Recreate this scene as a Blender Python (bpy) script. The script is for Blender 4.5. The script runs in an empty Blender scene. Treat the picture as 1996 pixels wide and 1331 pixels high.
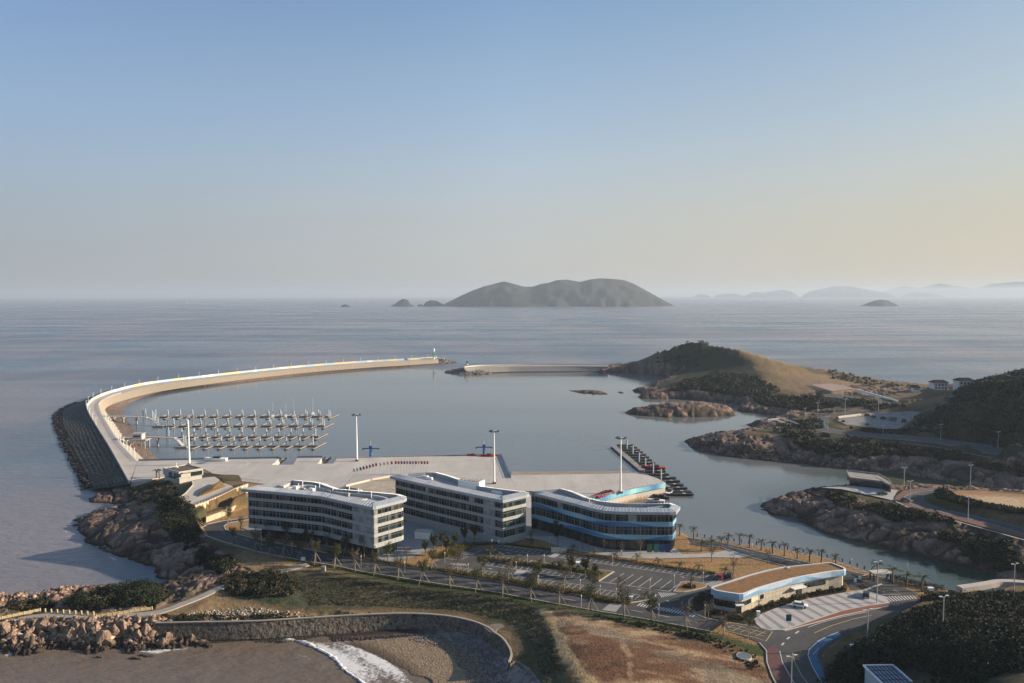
import bpy, math, random
import numpy as np
from mathutils import Vector, Matrix
from mathutils.geometry import tessellate_polygon
S = bpy.context.scene
R = math.radians
# ---------------------------------------------------------------- camera
IW, IH, FPX, EYE, CAMZ = 1996.0, 1331.0, 1400.0, 574.0, 100.0
PITCH = math.atan((IH/2-EYE)/FPX)
ROLL = R(0.12)
cam = bpy.data.cameras.new('camera'); camo = bpy.data.objects.new('camera', cam)
S.collection.objects.link(camo); S.camera = camo
cam.sensor_width = 36.0; cam.lens = 36.0*FPX/IW; cam.clip_start = 1.0; cam.clip_end = 90000.0
CM = Matrix.Rotation(math.pi/2-PITCH, 3, 'X') @ Matrix.Rotation(-ROLL, 3, 'Z')
camo.matrix_world = Matrix.Translation((0, 0, CAMZ)) @ CM.to_4x4()
# ---------------------------------------------------------------- sky, sun, exposure
SUN_AZ, SUN_EL = R(87), R(17)
w = bpy.data.worlds.new("World"); S.world = w; w.use_nodes = True
nt = w.node_tree; sky = nt.nodes.new('ShaderNodeTexSky'); sky.sky_type = 'NISHITA'
sky.sun_disc = False; sky.sun_elevation = SUN_EL; sky.sun_rotation = SUN_AZ
sky.air_density = 1.0; sky.dust_density = 0.8; sky.ozone_density = 2.4; sky.altitude = 100
bg = nt.nodes['Background']; bg.inputs[1].default_value = 0.075
# thick sea air pales the sky towards the horizon, warmer on the sun's side
tc = nt.nodes.new('ShaderNodeTexCoord'); sx = nt.nodes.new('ShaderNodeSeparateXYZ'); nt.links.new(tc.outputs['Generated'], sx.inputs[0])
def wramp(src, pts):
    c = nt.nodes.new('ShaderNodeValToRGB'); nt.links.new(src, c.inputs[0]); e = c.color_ramp.elements
    for k, (p, col) in enumerate(pts):
        q = e[k] if k < 2 else e.new(p)
        q.position = p; q.color = (*col, 1)
    return c.outputs[0]
fe = wramp(sx.outputs['Z'], [(0.0, (.95,)*3), (.42, (.03,)*3), (.10, (.82,)*3), (.22, (.42,)*3)])
mr = nt.nodes.new('ShaderNodeMapRange'); mr.inputs[1].default_value = -.75; mr.inputs[2].default_value = 1.0; nt.links.new(sx.outputs['X'], mr.inputs[0])
hc = wramp(mr.outputs[0], [(0.0, (2.1, 2.3, 2.65)), (1.0, (4.4, 3.3, 2.0)), (.43, (3.5, 3.4, 3.35)), (.74, (4.0, 3.45, 2.7))])
mxw = nt.nodes.new('ShaderNodeMix'); mxw.data_type = 'RGBA'
gn = wramp(mr.outputs[0], [(0.1, (.90, 1.02, 1.14)), (1.0, (1.0, 1.05, 1.0)), (.43, (1.22, 1.34, 1.35)), (.75, (1.0, 1.05, 1.0))])
gm = nt.nodes.new('ShaderNodeVectorMath'); gm.operation = 'MULTIPLY'; nt.links.new(sky.outputs[0], gm.inputs[0]); nt.links.new(gn, gm.inputs[1])
nt.links.new(fe, mxw.inputs[0]); nt.links.new(gm.outputs[0], mxw.inputs[6]); nt.links.new(hc, mxw.inputs[7]); nt.links.new(mxw.outputs[2], bg.inputs[0])
sl = bpy.data.lights.new('sun', 'SUN'); so = bpy.data.objects.new('sun', sl); S.collection.objects.link(so)
sl.energy = 5.0; sl.angle = R(0.53); sl.color = (1.0, 0.82, 0.62)
SD = Vector((math.sin(SUN_AZ)*math.cos(SUN_EL), math.cos(SUN_AZ)*math.cos(SUN_EL), math.sin(SUN_EL)))
so.rotation_euler = SD.to_track_quat('Z', 'Y').to_euler()
S.view_settings.view_transform = 'Standard'; S.view_settings.look = 'None'
S.view_settings.exposure = 1.02; S.view_settings.gamma = 1.0
S.cycles.max_bounces = 6; S.cycles.volume_bounces = 0; S.cycles.transparent_max_bounces = 12
S.cycles.use_denoising = True
rnd = random.Random(7); rng = np.random.default_rng(11)
# ---------------------------------------------------------------- helpers
def G(px, py, z=6.0):
    """point of the plane of height z seen at a place of the photograph"""
    d = CM @ Vector(((px-IW/2)/FPX, (IH/2-py)/FPX, -1.0))
    t = (z-CAMZ)/d.z
    return Vector((d.x*t, d.y*t, z))
def GL(pts, z=6.0): return [G(p[0], p[1], p[2] if len(p) > 2 else z) for p in pts]
def M(name, col, rough=0.85, metal=0.0, n=None, bump=None, spec=0.3, emit=None, n2=None, stretch=None, tide=None):
    m = bpy.data.materials.new(name); m.use_nodes = True; t = m.node_tree; b = t.nodes['Principled BSDF']
    b.inputs['Roughness'].default_value = rough; b.inputs['Metallic'].default_value = metal
    b.inputs['Specular IOR Level'].default_value = spec
    geo = t.nodes.new('ShaderNodeNewGeometry'); pos = geo.outputs['Position']
    if stretch:
        vm = t.nodes.new('ShaderNodeVectorMath'); vm.operation = 'MULTIPLY'; vm.inputs[1].default_value = stretch
        t.links.new(pos, vm.inputs[0]); pos = vm.outputs[0]
    if col == 'attr':
        a = t.nodes.new('ShaderNodeAttribute'); a.attribute_name = 'Col'; src = a.outputs['Color']
    else:
        a = t.nodes.new('ShaderNodeRGB'); a.outputs[0].default_value = (*col, 1); src = a.outputs[0]
    for k in (n, n2):
        if k:
            sc, lo, hi = k
            nz = t.nodes.new('ShaderNodeTexNoise'); nz.inputs['Scale'].default_value = sc; nz.inputs['Detail'].default_value = 5
            nz.inputs['Roughness'].default_value = 0.6
            t.links.new(pos, nz.inputs['Vector'])
            mr = t.nodes.new('ShaderNodeMapRange'); mr.inputs[1].default_value = .3; mr.inputs[2].default_value = .7
            mr.inputs[3].default_value = lo; mr.inputs[4].default_value = hi
            t.links.new(nz.outputs[0], mr.inputs[0])
            mx = t.nodes.new('ShaderNodeVectorMath'); mx.operation = 'SCALE'
            t.links.new(src, mx.inputs[0]); t.links.new(mr.outputs[0], mx.inputs['Scale']); src = mx.outputs[0]
    if tide:      # wet weed and stain below the tide line
        sp = t.nodes.new('ShaderNodeSeparateXYZ'); t.links.new(geo.outputs['Position'], sp.inputs[0])
        nz = t.nodes.new('ShaderNodeTexNoise'); nz.inputs['Scale'].default_value = .6; t.links.new(geo.outputs['Position'], nz.inputs['Vector'])
        ad = t.nodes.new('ShaderNodeMath'); ad.operation = 'MULTIPLY_ADD'; ad.inputs[1].default_value = -2.0; t.links.new(nz.outputs[0], ad.inputs[0]); t.links.new(sp.outputs['Z'], ad.inputs[2])
        mr = t.nodes.new('ShaderNodeMapRange'); mr.inputs[1].default_value = tide-1.6; mr.inputs[2].default_value = tide-.4; t.links.new(ad.outputs[0], mr.inputs[0])
        mx = t.nodes.new('ShaderNodeMix'); mx.data_type = 'RGBA'; mx.inputs[6].default_value = (.045, .032, .026, 1); t.links.new(mr.outputs[0], mx.inputs[0]); t.links.new(src, mx.inputs[7]); src = mx.outputs[2]
    t.links.new(src, b.inputs['Base Color'])
    if bump:
        sc, st, dist = bump
        nz = t.nodes.new('ShaderNodeTexNoise'); nz.inputs['Scale'].default_value = sc; nz.inputs['Detail'].default_value = 6
        t.links.new(pos, nz.inputs['Vector'])
        bp = t.nodes.new('ShaderNodeBump'); bp.inputs['Strength'].default_value = st; bp.inputs['Distance'].default_value = dist
        t.links.new(nz.outputs[0], bp.inputs['Height']); t.links.new(bp.outputs[0], b.inputs['Normal'])
    if emit:
        b.inputs['Emission Color'].default_value = (*emit, 1); b.inputs['Emission Strength'].default_value = 1
    return m
class MB:
    def __init__(s): s.v = []; s.f = []; s.m = []; s.c = []; s.mi = 0; s.col = None
    def add(s, vs, fs):
        o = len(s.v); s.v += [tuple(p) for p in vs]
        if s.col is not None: s.c += [s.col]*len(vs)
        for f in fs: s.f.append(tuple(i+o for i in f)); s.m.append(s.mi)
        return s
    def box(s, c, d, rz=0.0, base=True):
        """box centred at c in x and y, standing on c.z when base"""
        x, y, z = c; a, b, h = d[0]/2, d[1]/2, d[2]
        z0 = z if base else z-h/2; cs, sn = math.cos(rz), math.sin(rz)
        vs = [(x+u*cs-v*sn, y+u*sn+v*cs, zz) for zz in (z0, z0+h) for u, v in ((-a,-b),(a,-b),(a,b),(-a,b))]
        return s.add(vs, [(3,2,1,0),(4,5,6,7),(0,1,5,4),(1,2,6,5),(2,3,7,6),(3,0,4,7)])
    def bar(s, p, q, w, h=None, up=(0,0,1)):
        """square bar from p to q"""
        p, q = Vector(p), Vector(q); h = h or w; d = (q-p)
        if d.length < 1e-6: return s
        d.normalize(); u = Vector(up)
        if abs(d.dot(u)) > .98: u = Vector((1,0,0))
        a = d.cross(u).normalized()*w/2; b = d.cross(a).normalized()*h/2
        vs = [e+x*a+y*b for e in (p, q) for x, y in ((-1,-1),(1,-1),(1,1),(-1,1))]
        return s.add(vs, [(3,2,1,0),(4,5,6,7),(0,1,5,4),(1,2,6,5),(2,3,7,6),(3,0,4,7)])
    def tube(s, pts, rads, n=7, cap=True):
        pts = [Vector(p) for p in pts]; rings = []
        for i, p in enumerate(pts):
            d = (pts[min(i+1, len(pts)-1)]-pts[max(i-1, 0)]).normalized()
            u = Vector((0,0,1)) if abs(d.z) < .9 else Vector((1,0,0))
            a = d.cross(u).normalized(); b = d.cross(a)
            r = rads[i] if hasattr(rads, '__len__') else rads
            rings.append([p+(a*math.cos(t)+b*math.sin(t))*r for t in [2*math.pi*k/n for k in range(n)]])
        vs = [v for r in rings for v in r]; fs = []
        for i in range(len(pts)-1):
            for k in range(n): fs.append((i*n+k, i*n+(k+1)%n, (i+1)*n+(k+1)%n, (i+1)*n+k))
        if cap: fs.append(tuple(range(n))); fs.append(tuple((len(pts)-1)*n+k for k in range(n))[::-1])
        return s.add(vs, fs)
    def prism(s, poly, z0, z1, top=True, bottom=False, sides=True):
        """polygon of (x,y) raised from z0 to z1"""
        n = len(poly); P = [(p[0], p[1]) for p in poly]
        if area(P) < 0: P = P[::-1]
        tz = (lambda i: z1[i] if hasattr(z1, '__len__') else z1)
        vs = [(x, y, z0) for x, y in P]+[(x, y, tz(i)) for i, (x, y) in enumerate(P)]; fs = []
        if sides: fs += [(i, (i+1)%n, n+(i+1)%n, n+i) for i in range(n)]
        tr = tessellate_polygon([[Vector((x, y, 0)) for x, y in P]])
        for t in tr:
            a, b, c = [P[i] for i in t]
            if (b[0]-a[0])*(c[1]-a[1])-(b[1]-a[1])*(c[0]-a[0]) < 0: t = t[::-1]
            if top: fs.append(tuple(n+i for i in t))
            if bottom: fs.append(tuple(t[::-1]))
        return s.add(vs, fs)
    def build(s, name, mats, parent=None, smooth=False, loc=None):
        me = bpy.data.meshes.new(name)
        vs = s.v
        if loc is not None: vs = [(x-loc[0], y-loc[1], z-loc[2]) for x, y, z in vs]
        me.from_pydata(vs, [], s.f); me.validate()
        for m in (mats if isinstance(mats, (list, tuple)) else [mats]): me.materials.append(m)
        if any(s.m) and len(me.polygons) == len(s.m): me.polygons.foreach_set('material_index', s.m)
        if s.c and len(s.c) == len(s.v):
            at = me.color_attributes.new('Col', 'FLOAT_COLOR', 'POINT')
            at.data.foreach_set('color', np.array([(*c, 1) for c in s.c], np.float32).ravel())
        if smooth: me.polygons.foreach_set('use_smooth', [True]*len(me.polygons))
        return link(name, me, parent, loc)
def link(name, me, parent=None, loc=None):
    o = bpy.data.objects.new(name, me); S.collection.objects.link(o)
    if parent is not None: o.parent = parent
    if loc is not None and parent is None: o.location = loc
    return o
def area(P): return sum(P[i][0]*P[(i+1)%len(P)][1]-P[(i+1)%len(P)][0]*P[i][1] for i in range(len(P)))/2
def tag(o, label=None, cat=None, group=None, kind=None):
    if label: o['label'] = label
    if cat: o['category'] = cat
    if group: o['group'] = group
    if kind: o['kind'] = kind
    return o
def thing(name, label, cat, loc=(0,0,0), rz=0.0, group=None):
    o = bpy.data.objects.new(name, None); S.collection.objects.link(o); o.empty_display_size = .5
    o.location = loc; o.rotation_euler = (0, 0, rz); return tag(o, label, cat, group)
def dup(root, loc, rz=0.0, label=None, group=None, scale=None):
    r = root.copy(); S.collection.objects.link(r); r.location = loc; r.rotation_euler = (0, 0, rz)
    if label: r['label'] = label
    if group: r['group'] = group
    if scale: r.scale = (scale,)*3
    for ch in list(root.children):
        c = ch.copy(); S.collection.objects.link(c); c.parent = r
        for g in list(ch.children):
            d = g.copy(); S.collection.objects.link(d); d.parent = c
    return r
ORD = 'first second third fourth fifth sixth seventh eighth ninth tenth eleventh twelfth thirteenth fourteenth fifteenth sixteenth seventeenth eighteenth nineteenth twentieth'.split()
TENS = {2: 'twenty', 3: 'thirty', 4: 'forty', 5: 'fifty'}
def ordn(i):
    if i < 20: return ORD[i]
    a, b = divmod(i+1, 10)
    return ('%s-%s' % (TENS[a], ORD[b-1])) if b else {3: 'thirtieth', 4: 'fortieth', 5: 'fiftieth'}[a]
def npmesh(name, V, F, mat, col=None, smooth=False, parent=None):
    """V (n,3), F (m,k) numpy"""
    me = bpy.data.meshes.new(name); k = F.shape[1]
    me.vertices.add(len(V)); me.vertices.foreach_set('co', V.astype(np.float32).ravel())
    me.loops.add(F.size); me.loops.foreach_set('vertex_index', F.astype(np.int32).ravel())
    me.polygons.add(len(F)); me.polygons.foreach_set('loop_start', np.arange(0, F.size, k, dtype=np.int32))
    me.polygons.foreach_set('loop_total', np.full(len(F), k, np.int32))
    if smooth: me.polygons.foreach_set('use_smooth', np.ones(len(F), bool))
    me.update(calc_edges=True)
    if col is not None:
        at = me.color_attributes.new('Col', 'FLOAT_COLOR', 'POINT')
        at.data.foreach_set('color', np.hstack([col, np.ones((len(V), 1))]).astype(np.float32).ravel())
    me.materials.append(mat)
    return link(name, me, parent)
# ---- numpy noise
def vnoise(x, y, seed=0):
    ix = np.floor(x).astype(np.int64); iy = np.floor(y).astype(np.int64); fx = x-ix; fy = y-iy
    fx = fx*fx*(3-2*fx); fy = fy*fy*(3-2*fy)
    def h(a, b):
        n = (a*374761393+b*668265263+seed*974634777) & 0x7fffffff
        n = ((n ^ (n >> 13))*1274126177) & 0x7fffffff
        return ((n ^ (n >> 16)) & 0xffff)/65535.0
    return (h(ix,iy)*(1-fx)+h(ix+1,iy)*fx)*(1-fy)+(h(ix,iy+1)*(1-fx)+h(ix+1,iy+1)*fx)*fy
def fbm(x, y, sc, octv=4, seed=0, ridge=False):
    t = np.zeros_like(x); a = 1.0; tot = 0
    for o in range(octv):
        n = vnoise(x*sc+17.3*o, y*sc-9.1*o, seed+o)
        if ridge: n = 1-np.abs(2*n-1)
        t += a*n; tot += a; a *= .5; sc *= 2.03
    return t/tot
def sm(a, b, x): t = np.clip((x-a)/(b-a), 0, 1); return t*t*(3-2*t)
def sdist(P, x, y, far=120.0):
    """signed distance to polygon, positive inside"""
    P = np.array([(p[0], p[1]) for p in P]); out = np.full(x.shape, -far)
    msk = (x > P[:,0].min()-far) & (x < P[:,0].max()+far) & (y > P[:,1].min()-far) & (y < P[:,1].max()+far)
    X = x[msk]; Y = y[msk]
    if len(X) == 0: return out
    d = np.full(X.shape, far*far); ins = np.zeros(X.shape, bool); n = len(P)
    for i in range(n):
        a = P[i]; b = P[(i+1)%n]; e = b-a; L = e@e
        if L < 1e-9: continue
        t = np.clip(((X-a[0])*e[0]+(Y-a[1])*e[1])/L, 0, 1)
        d = np.minimum(d, (X-a[0]-t*e[0])**2+(Y-a[1]-t*e[1])**2)
        c = ((a[1] > Y) != (b[1] > Y))
        if a[1] != b[1]: ins ^= c & (X < (b[0]-a[0])*(Y-a[1])/(b[1]-a[1])+a[0])
    out[msk] = np.where(ins, 1, -1)*np.sqrt(d); return out
def spline(pts, n=6):
    """Catmull-Rom through points"""
    P = [Vector(p) for p in pts]; out = []
    for i in range(len(P)-1):
        a = P[max(i-1, 0)]; b = P[i]; c = P[i+1]; d = P[min(i+2, len(P)-1)]
        for k in range(n):
            t = k/n
            out.append(.5*((2*b)+(c-a)*t+(2*a-5*b+4*c-d)*t*t+(3*b-a-3*c+d)*t*t*t))
    return out+[P[-1]]
def walk(pts, step, start=0.0):
    """points every step metres along a line, with heading"""
    out = []; nxt = start; acc = 0.0
    for a, b in zip(pts, pts[1:]):
        a, b = Vector(a), Vector(b); L = (b-a).length
        while nxt <= acc+L and L > 0:
            t = (nxt-acc)/L; out.append((a.lerp(b, t), math.atan2(b.y-a.y, b.x-a.x))); nxt += step
        acc += L
    return out
def offset(P, d):
    """shift a closed ccw outline inwards by d"""
    n = len(P); out = []
    for i in range(n):
        a, b, c = [Vector((q[0], q[1])) for q in (P[i-1], P[i], P[(i+1)%n])]
        e1 = (b-a).normalized(); e2 = (c-b).normalized()
        n1 = Vector((-e1.y, e1.x)); n2 = Vector((-e2.y, e2.x)); m = (n1+n2)
        if m.length < 1e-6: m = n1
        m.normalize(); k = d/max(.35, m.dot(n1)); out.append((b.x+m.x*k, b.y+m.y*k))
    return out
# ---------------------------------------------------------------- land: heights
CAMPUS = GL([(250,942),(268,898),(545,893.5),(530,906),(571,906),(580,892.5),(628,892),(619,904),(650,903.5),(657,893),(800,889.5),(975,886),(995,933),
 (995,926),(1100,925),(1236,922.5),(1262,926),(1283,933),(1297,941),(1240,951),(1180,966),(1100,983),(1110,1000),(1330,1036),(1345,1043.5),(1359,1045),(1387,1048),(1430,1054),(1465,1060),
 (1486,1062),(1514,1066.5),(1540,1070.5),(1565,1075.5),(1590,1080.5),(1622,1087.5),(1650,1096),(1665,1101.5),(1680,1106.5),(1694,1112),(1702,1115.5),(1721,1121),(1753,1129),(1775,1134.5),(1804,1140),(1825,1145.5),
 (1870,1150),(1930,1150),(1965,1135),(5200,1160),(5200,1700),(1500,1900),(1300,1500),(1060,1310),(620,1150),(460,1100),(400,1045),(320,960)])
WEST = GL([(212,945),(222,955),(200,965),(180,972),(205,983),(240,986),(215,992),(175,998),(145,1012),(133,1028),(150,1050),(190,1070),(240,1095),(290,1105),(310,1118),(325,1127),(345,1131),
 (335,1139),(250,1140),(200,1141),(140,1149),(60,1159),(0,1163),(-500,1170),(-900,1290),(0,1266),(60,1271),(100,1264),(190,1271),(240,1257),(330,1262),(400,1255),(480,1249),(560,1252),(640,1249),(675,1256),
 (725,1275),(760,1293),(783,1310),(805,1331),(850,1400),(900,1600),(1400,1600),(1200,1120),(800,1040),(480,960),(330,930),(255,935)], 0)
PENIN = GL([(1165,727),(1185,725.5),(1250,728),(1300,735),(1310,738),(1297,742),(1277,750),(1270,757),(1239,762),(1262,768),(1237,773),(1252,777),(1295,778),(1325,777),(1375,782),(1425,785),(1445,791),(1437,802),
 (1499,807),(1530,812),(1700,840),(5200,860),(5200,745),(2100,768),(1800,764),(1700,757),(1640,750),(1560,745),(1440,733),(1370,724),(1290,722),(1240,716),(1180,716)], 0)
ISLET = GL([(1217,804),(1240,810),(1300,812.5),(1400,812.5),(1432,810),(1434,800),(1400,794),(1330,792),(1270,797),(1235,800)], 0)
ROCKA = GL([(1101,761),(1130,766),(1160,768.5),(1187,768.5),(1180,764),(1140,760)], 0)
ROCKB = GL([(1202,764),(1210,767),(1217,767),(1216,764)], 0)
BANK2 = GL([(1334,862),(1340,872),(1362,880),(1400,887),(1450,894),(1480,896),(1510,900),(1560,905),(1600,911),(1640,914),(1690,919),(1720,922),(1800,935),(1900,950),(1996,965),(2300,1000),(5200,1000),(5200,760),(1700,780),(1530,806),
 (1500,818),(1447,827),(1475,836),(1450,843),(1400,851),(1345,857)], 0)
BANK3 = GL([(1466,984),(1480,990),(1500,1001),(1530,1008),(1560,1018),(1580,1030),(1640,1049),(1700,1064),(1760,1077),(1830,1093),(1900,1110),(1940,1122),(1965,1140),(5200,1200),(5200,1000),(1996,975),(1900,966),(1800,958),
 (1720,956),(1640,958),(1590,961),(1560,962),(1510,972)], 0)
MUD = GL([(1690,916),(1800,930),(1996,960),(2400,1000),(2400,1030),(1996,990),(1800,966),(1730,955),(1695,940)], 0)
def ctrl(lst): return [tuple(G(a, b, z)) for a, b, z in lst]
CP = ctrl([(600,1000,5.8),(1000,1100,5.8),(1300,1180,5.8),(700,920,5.8),(1250,950,5.8),(1500,1080,5.8),(1700,1125,5.8),(300,915,5.8),(480,900,5.8),(900,890,5.8),(1100,940,5.8),(1150,1050,5.8),(850,1120,5.8),(560,1080,5.8),
 (1390,1220,5.8),(1500,1240,5.8),(1520,1290,5.8),(1545,1325,5.8),(1620,1200,5.8),(1430,1245,5.8),(1345,1046,5.8),(1600,1084,5.8),(1800,1142,5.8),(1650,1180,5.8),
 (560,1100,6.2),(650,1115,6.2),(470,1110,6),(440,1140,5.5),(380,1165,5.2),(330,1188,5),(290,1194,5),(180,1199,5),(80,1200,5),(0,1212,5),(-300,1230,5),(520,1110,6),(480,1095,6),
 (220,1165,3.5),(100,1172,2.5),(0,1180,3),(300,1150,3.5),(400,1120,5),(-300,1190,3),(400,1180,5),(340,1175,4.8),(350,1200,4.8),(450,1200,4.6),(560,1195,4.5),(700,1190,4.5),(850,1194,4.6),(930,1208,4.8),(1000,1235,5),(1020,1280,4.6),(1000,1331,4.0),(1020,1400,4),
 (450,1165,4.8),(600,1178,4.6),(800,1182,4.6),(700,1122,6),(900,1153,6),(960,1163,6),
 (1070,1195,7.0),(1100,1240,8),(1120,1290,8.5),(1140,1331,8.5),(1160,1420,8.5),(1250,1250,7.6),(1300,1300,8),(1400,1300,7.2),(1470,1320,6),(1480,1290,6),(1200,1210,6.6),(1040,1180,6.2),(1300,1215,6),(1450,1265,6),(1300,1420,8),(1450,1420,6),
 (40,1232,4.6),(0,1235,4.6),(100,1235,3.5),(150,1235,4.5),(200,1240,4.5),(240,1238,4.8),(290,1240,3.5),
 (385,950,12),(347,973,12),(377,983,11.6),(430,940,12),(420,930,12),(452,950,12),(350,990,9.5),(330,985,8.5),(370,1010,9),(385,1025,7.5),(395,1042,6),(420,1060,6),(300,1000,6.5),(250,1010,5),(200,1030,3.8),(170,1030,2.6),(350,1050,6.3),(400,1080,6),
 (330,1085,4.6),(260,1060,4.2),(420,1105,5.8),(400,1112,5),(300,945,5),(270,960,4),(240,970,2.5),(345,945,7.4),(318,948,6.5),(390,935,8.5),(300,970,6.5),(200,1010,3.4),(440,1075,6),
 (1370,670,40),(1330,672,39),(1290,681,31),(1410,675,38.5),(1440,686,34),(1500,699,27),(1560,708,22),(1600,716,19),(1640,731,14.5),(1690,741,12),(1740,748,10.5),(1790,753,10),(1850,757,11),(1900,757,12),(1240,706,10),(1180,713,4.5),(1215,714,4),
 (1350,705,21),(1310,715,14),(1270,722,8),(1400,712,18),(1440,700,26),(1380,735,10),(1340,750,9.5),(1300,760,6),(1400,738,13),(1450,738,13),(1480,745,12),(1430,760,8),(1500,770,8),(1550,745,13),(1600,755,12.5),(1650,765,11.5),(1700,775,11.5),(1560,780,8),(1500,790,4.5),
 (1550,720,19),(1500,725,19),(1620,740,14),
 (1317,788,7.5),(1380,792,7.5),(1260,800,4),(1420,800,3),(1140,763.5,2.4),(1210,765.5,1.2),
 (1350,862,3.4),(1400,855,6.5),(1450,845,9.5),(1390,872,5),(1450,875,5.5),(1500,850,10),(1550,850,10),(1520,880,4),(1600,860,10),(1600,885,5),(1700,865,10),(1700,890,6),(1800,880,10),(1800,905,6),(1900,900,9),(1900,930,4.5),(1996,915,9),(1996,945,4.5),(1580,830,10),(1540,822,7),(1500,824,5),
 (1480,830,5),(1700,820,11),(1650,818,11),(1760,815,11),(1720,785,12),(1800,800,12.5),(1660,775,12),(1850,850,12.5),(1800,840,11.5),(1920,860,12),(1850,820,18),(1860,800,19),(1835,782,12.5),(1862,778,15),(1805,782,12),(1885,768,24),(1900,790,28),(1900,830,24),(1830,768,11),(1790,775,11.5),(1930,755,35),(1996,737,45),(1996,800,38),(1996,850,20),(1950,860,14),
 (1500,980,3.5),(1540,975,5.5),(1600,965,6.5),(1640,960,8),(1700,968,8.5),(1760,975,9),(1700,1000,7.5),(1600,1000,5),(1640,1015,4.6),(1700,1035,4.8),(1800,1000,8.6),(1800,1050,5),(1900,1022,9),(1900,1065,5.5),(1996,1048,9),(1996,1090,6),(1996,1120,4),(1860,980,11.5),(1920,988,12),(1996,1002,12.5),(1850,958,11.5),(1996,965,12.5),(1880,995,9.5),(1950,1012,9.8),
 (1790,958,9),(1760,966,9),(2100,1060,10),(2100,980,20),
 (1700,1215,8),(1740,1195,9),(1800,1178,9),(1850,1165,8),(1640,1250,7),(1620,1275,7),(1630,1305,7),(1650,1331,7.2),(1700,1260,10.5),(1800,1230,14),(1900,1200,13.5),(1996,1200,15),(1900,1270,19),(1996,1280,23),(1996,1340,26),(1800,1310,14.5),(1740,1290,12),(1700,1331,9.5),(1700,1400,8),(1900,1165,6.5),(1996,1165,7)])
CP += [(330,300,38),(345,350,50),(360,410,50),(300,260,32),(420,300,70),(450,460,60),(460,560,52),(640,500,185),(720,480,215),(700,545,195),(820,560,215),(780,600,200),(660,350,160),(720,400,185),(860,380,190),(900,700,190),(620,240,60),(500,180,25),(340,190,24),(260,170,28),(400,650,18),(600,750,60),(480,720,12)]
CP += [(380,540,38),(402,580,32),(430,620,25),(350,600,22),(340,560,26),(330,520,30),(300,560,17),(300,600,13),(365,650,13),(375,505,42),(400,470,50),(480,690,12),(510,640,24),(540,730,10),(430,660,15),(600,690,40)]+ctrl([(1800,869,9.6),(1860,876,9.6),(1900,885,9.6),(1950,893,9.6),(1996,903,9.6),(2050,912,9.6),(1800,880,8.6),(1860,889,8.6),(1900,900,8),(1950,908,8),(1996,920,7.5),(2060,930,7)])
CP = np.array(CP)
_d = np.sqrt((CP[:,None,0]-CP[None,:,0])**2+(CP[:,None,1]-CP[None,:,1])**2)
_lam = np.diag(np.full(len(CP), 0.15)); _w = np.linalg.solve(-_d-_lam+1e4, CP[:,2])
def rbf(x, y):
    o = np.zeros(x.shape); 
    for (cx, cy, _), k in zip(CP, _w): o += k*(1e4-np.sqrt((x-cx)**2+(y-cy)**2))
    return o
# beach below the sea wall
WALLTOP = [(303,1215),(350,1214),(400,1213),(500,1211),(600,1205),(700,1199),(800,1196.5),(870,1201),(920,1211),(950,1223),(963,1233)]
WALL2TOP = [(963,1233),(978,1243),(990,1258),(997,1275),(992,1292)]
WALLW = [G(a, b, 5.0) for a, b in WALLTOP]; WALL2W = [G(a, b, 5.0) for a, b in WALL2TOP]
BEACH = [tuple(p)[:2] for p in WALLW+WALL2W]+[tuple(G(a, b, 1.5))[:2] for a, b in [(1005,1310),(1030,1331),(1060,1380),(1080,1700),(200,1700),(250,1275)]]
NATW = [G(a, b, 2.0) for a, b in [(990,1296),(1005,1312),(1030,1333),(1060,1382),(1080,1700)]]
SLIP = GL([(995,926.5),(1100,925.5),(1236,923)])  # slipway top edge
# level places: name, outline, height, blend margin
def lvl(pts, z, m=2.5): return ([tuple(p)[:2] for p in GL(pts, z)], z, m)
R_UP = [(1756,789),(1671,798),(1620,806),(1590,815),(1578,826),(1583,836),(1603,842),(1671,850),(1746,857),(1821,863),(1921,884),(1996,893),(2060,905),(2060,893),(1996,880),(1921,865),(1821,853),(1721,844),(1640,838),(1612,832),(1607,824),(1615,815),(1636,809),(1680,803),(1756,797)]
LOT = [(1633,820),(1640,811),(1680,806),(1780,801),(1797,803),(1752,837),(1710,834),(1650,828)]
R_UP2 = [(1600,768),(1640,768),(1671,775),(1720,781),(1760,785),(1830,787),(1830,793),(1750,793),(1715,788),(1668,783),(1630,775),(1600,773)]
R_3 = [(1818,954),(1790,957),(1770,962),(1760,969),(1762,976),(1790,988),(1846,1001),(1922,1020),(1996,1042),(2060,1062),(2060,1045),(1996,1029),(1959,1019),(1903,1006),(1846,993),(1812,981),(1803,974),(1806,966),(1828,957)]
WALK_3 = [(1830,950),(1790,952),(1760,957),(1746,966),(1744,975),(1757,983),(1775,989),(1837,1005),(1931,1031),(1996,1048),(2060,1068),(2060,1062),(1996,1042),(1922,1020),(1846,1001),(1790,988),(1762,976),(1760,969),(1770,962),(1790,957),(1818,954)]
SANDLOT = [(1841,956),(1842,963),(1865,974),(1922,986),(1996,1001),(2060,1015),(2060,970),(1996,962),(1921,955),(1870,953)]
PAVPLAZA = [(1600,950),(1660,947),(1750,955),(1744,966),(1744,976),(1700,966),(1640,953)]
LEVELS = [lvl(R_UP, 10, 4), lvl(LOT, 11, 3), lvl(R_UP2, 12, 4), lvl(R_3, 9, 2.0), lvl(WALK_3, 9, 2.0), lvl(SANDLOT, 12, 1.5),
 lvl([(1640,950),(1660,946),(1750,953),(1746,974),(1700,975),(1650,962)], 8.5, 3),
 lvl([(1577,750),(1620,746),(1672,757),(1622,764)], 13.2, 5)]
TERRACE = [(347,973),(362,962),(376,946),(374,938),(400,930.5),(418,929),(427,934),(428,939),(440,943),(452,947),(456,950),(430,963),(404,975),(378,983.5)]
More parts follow.
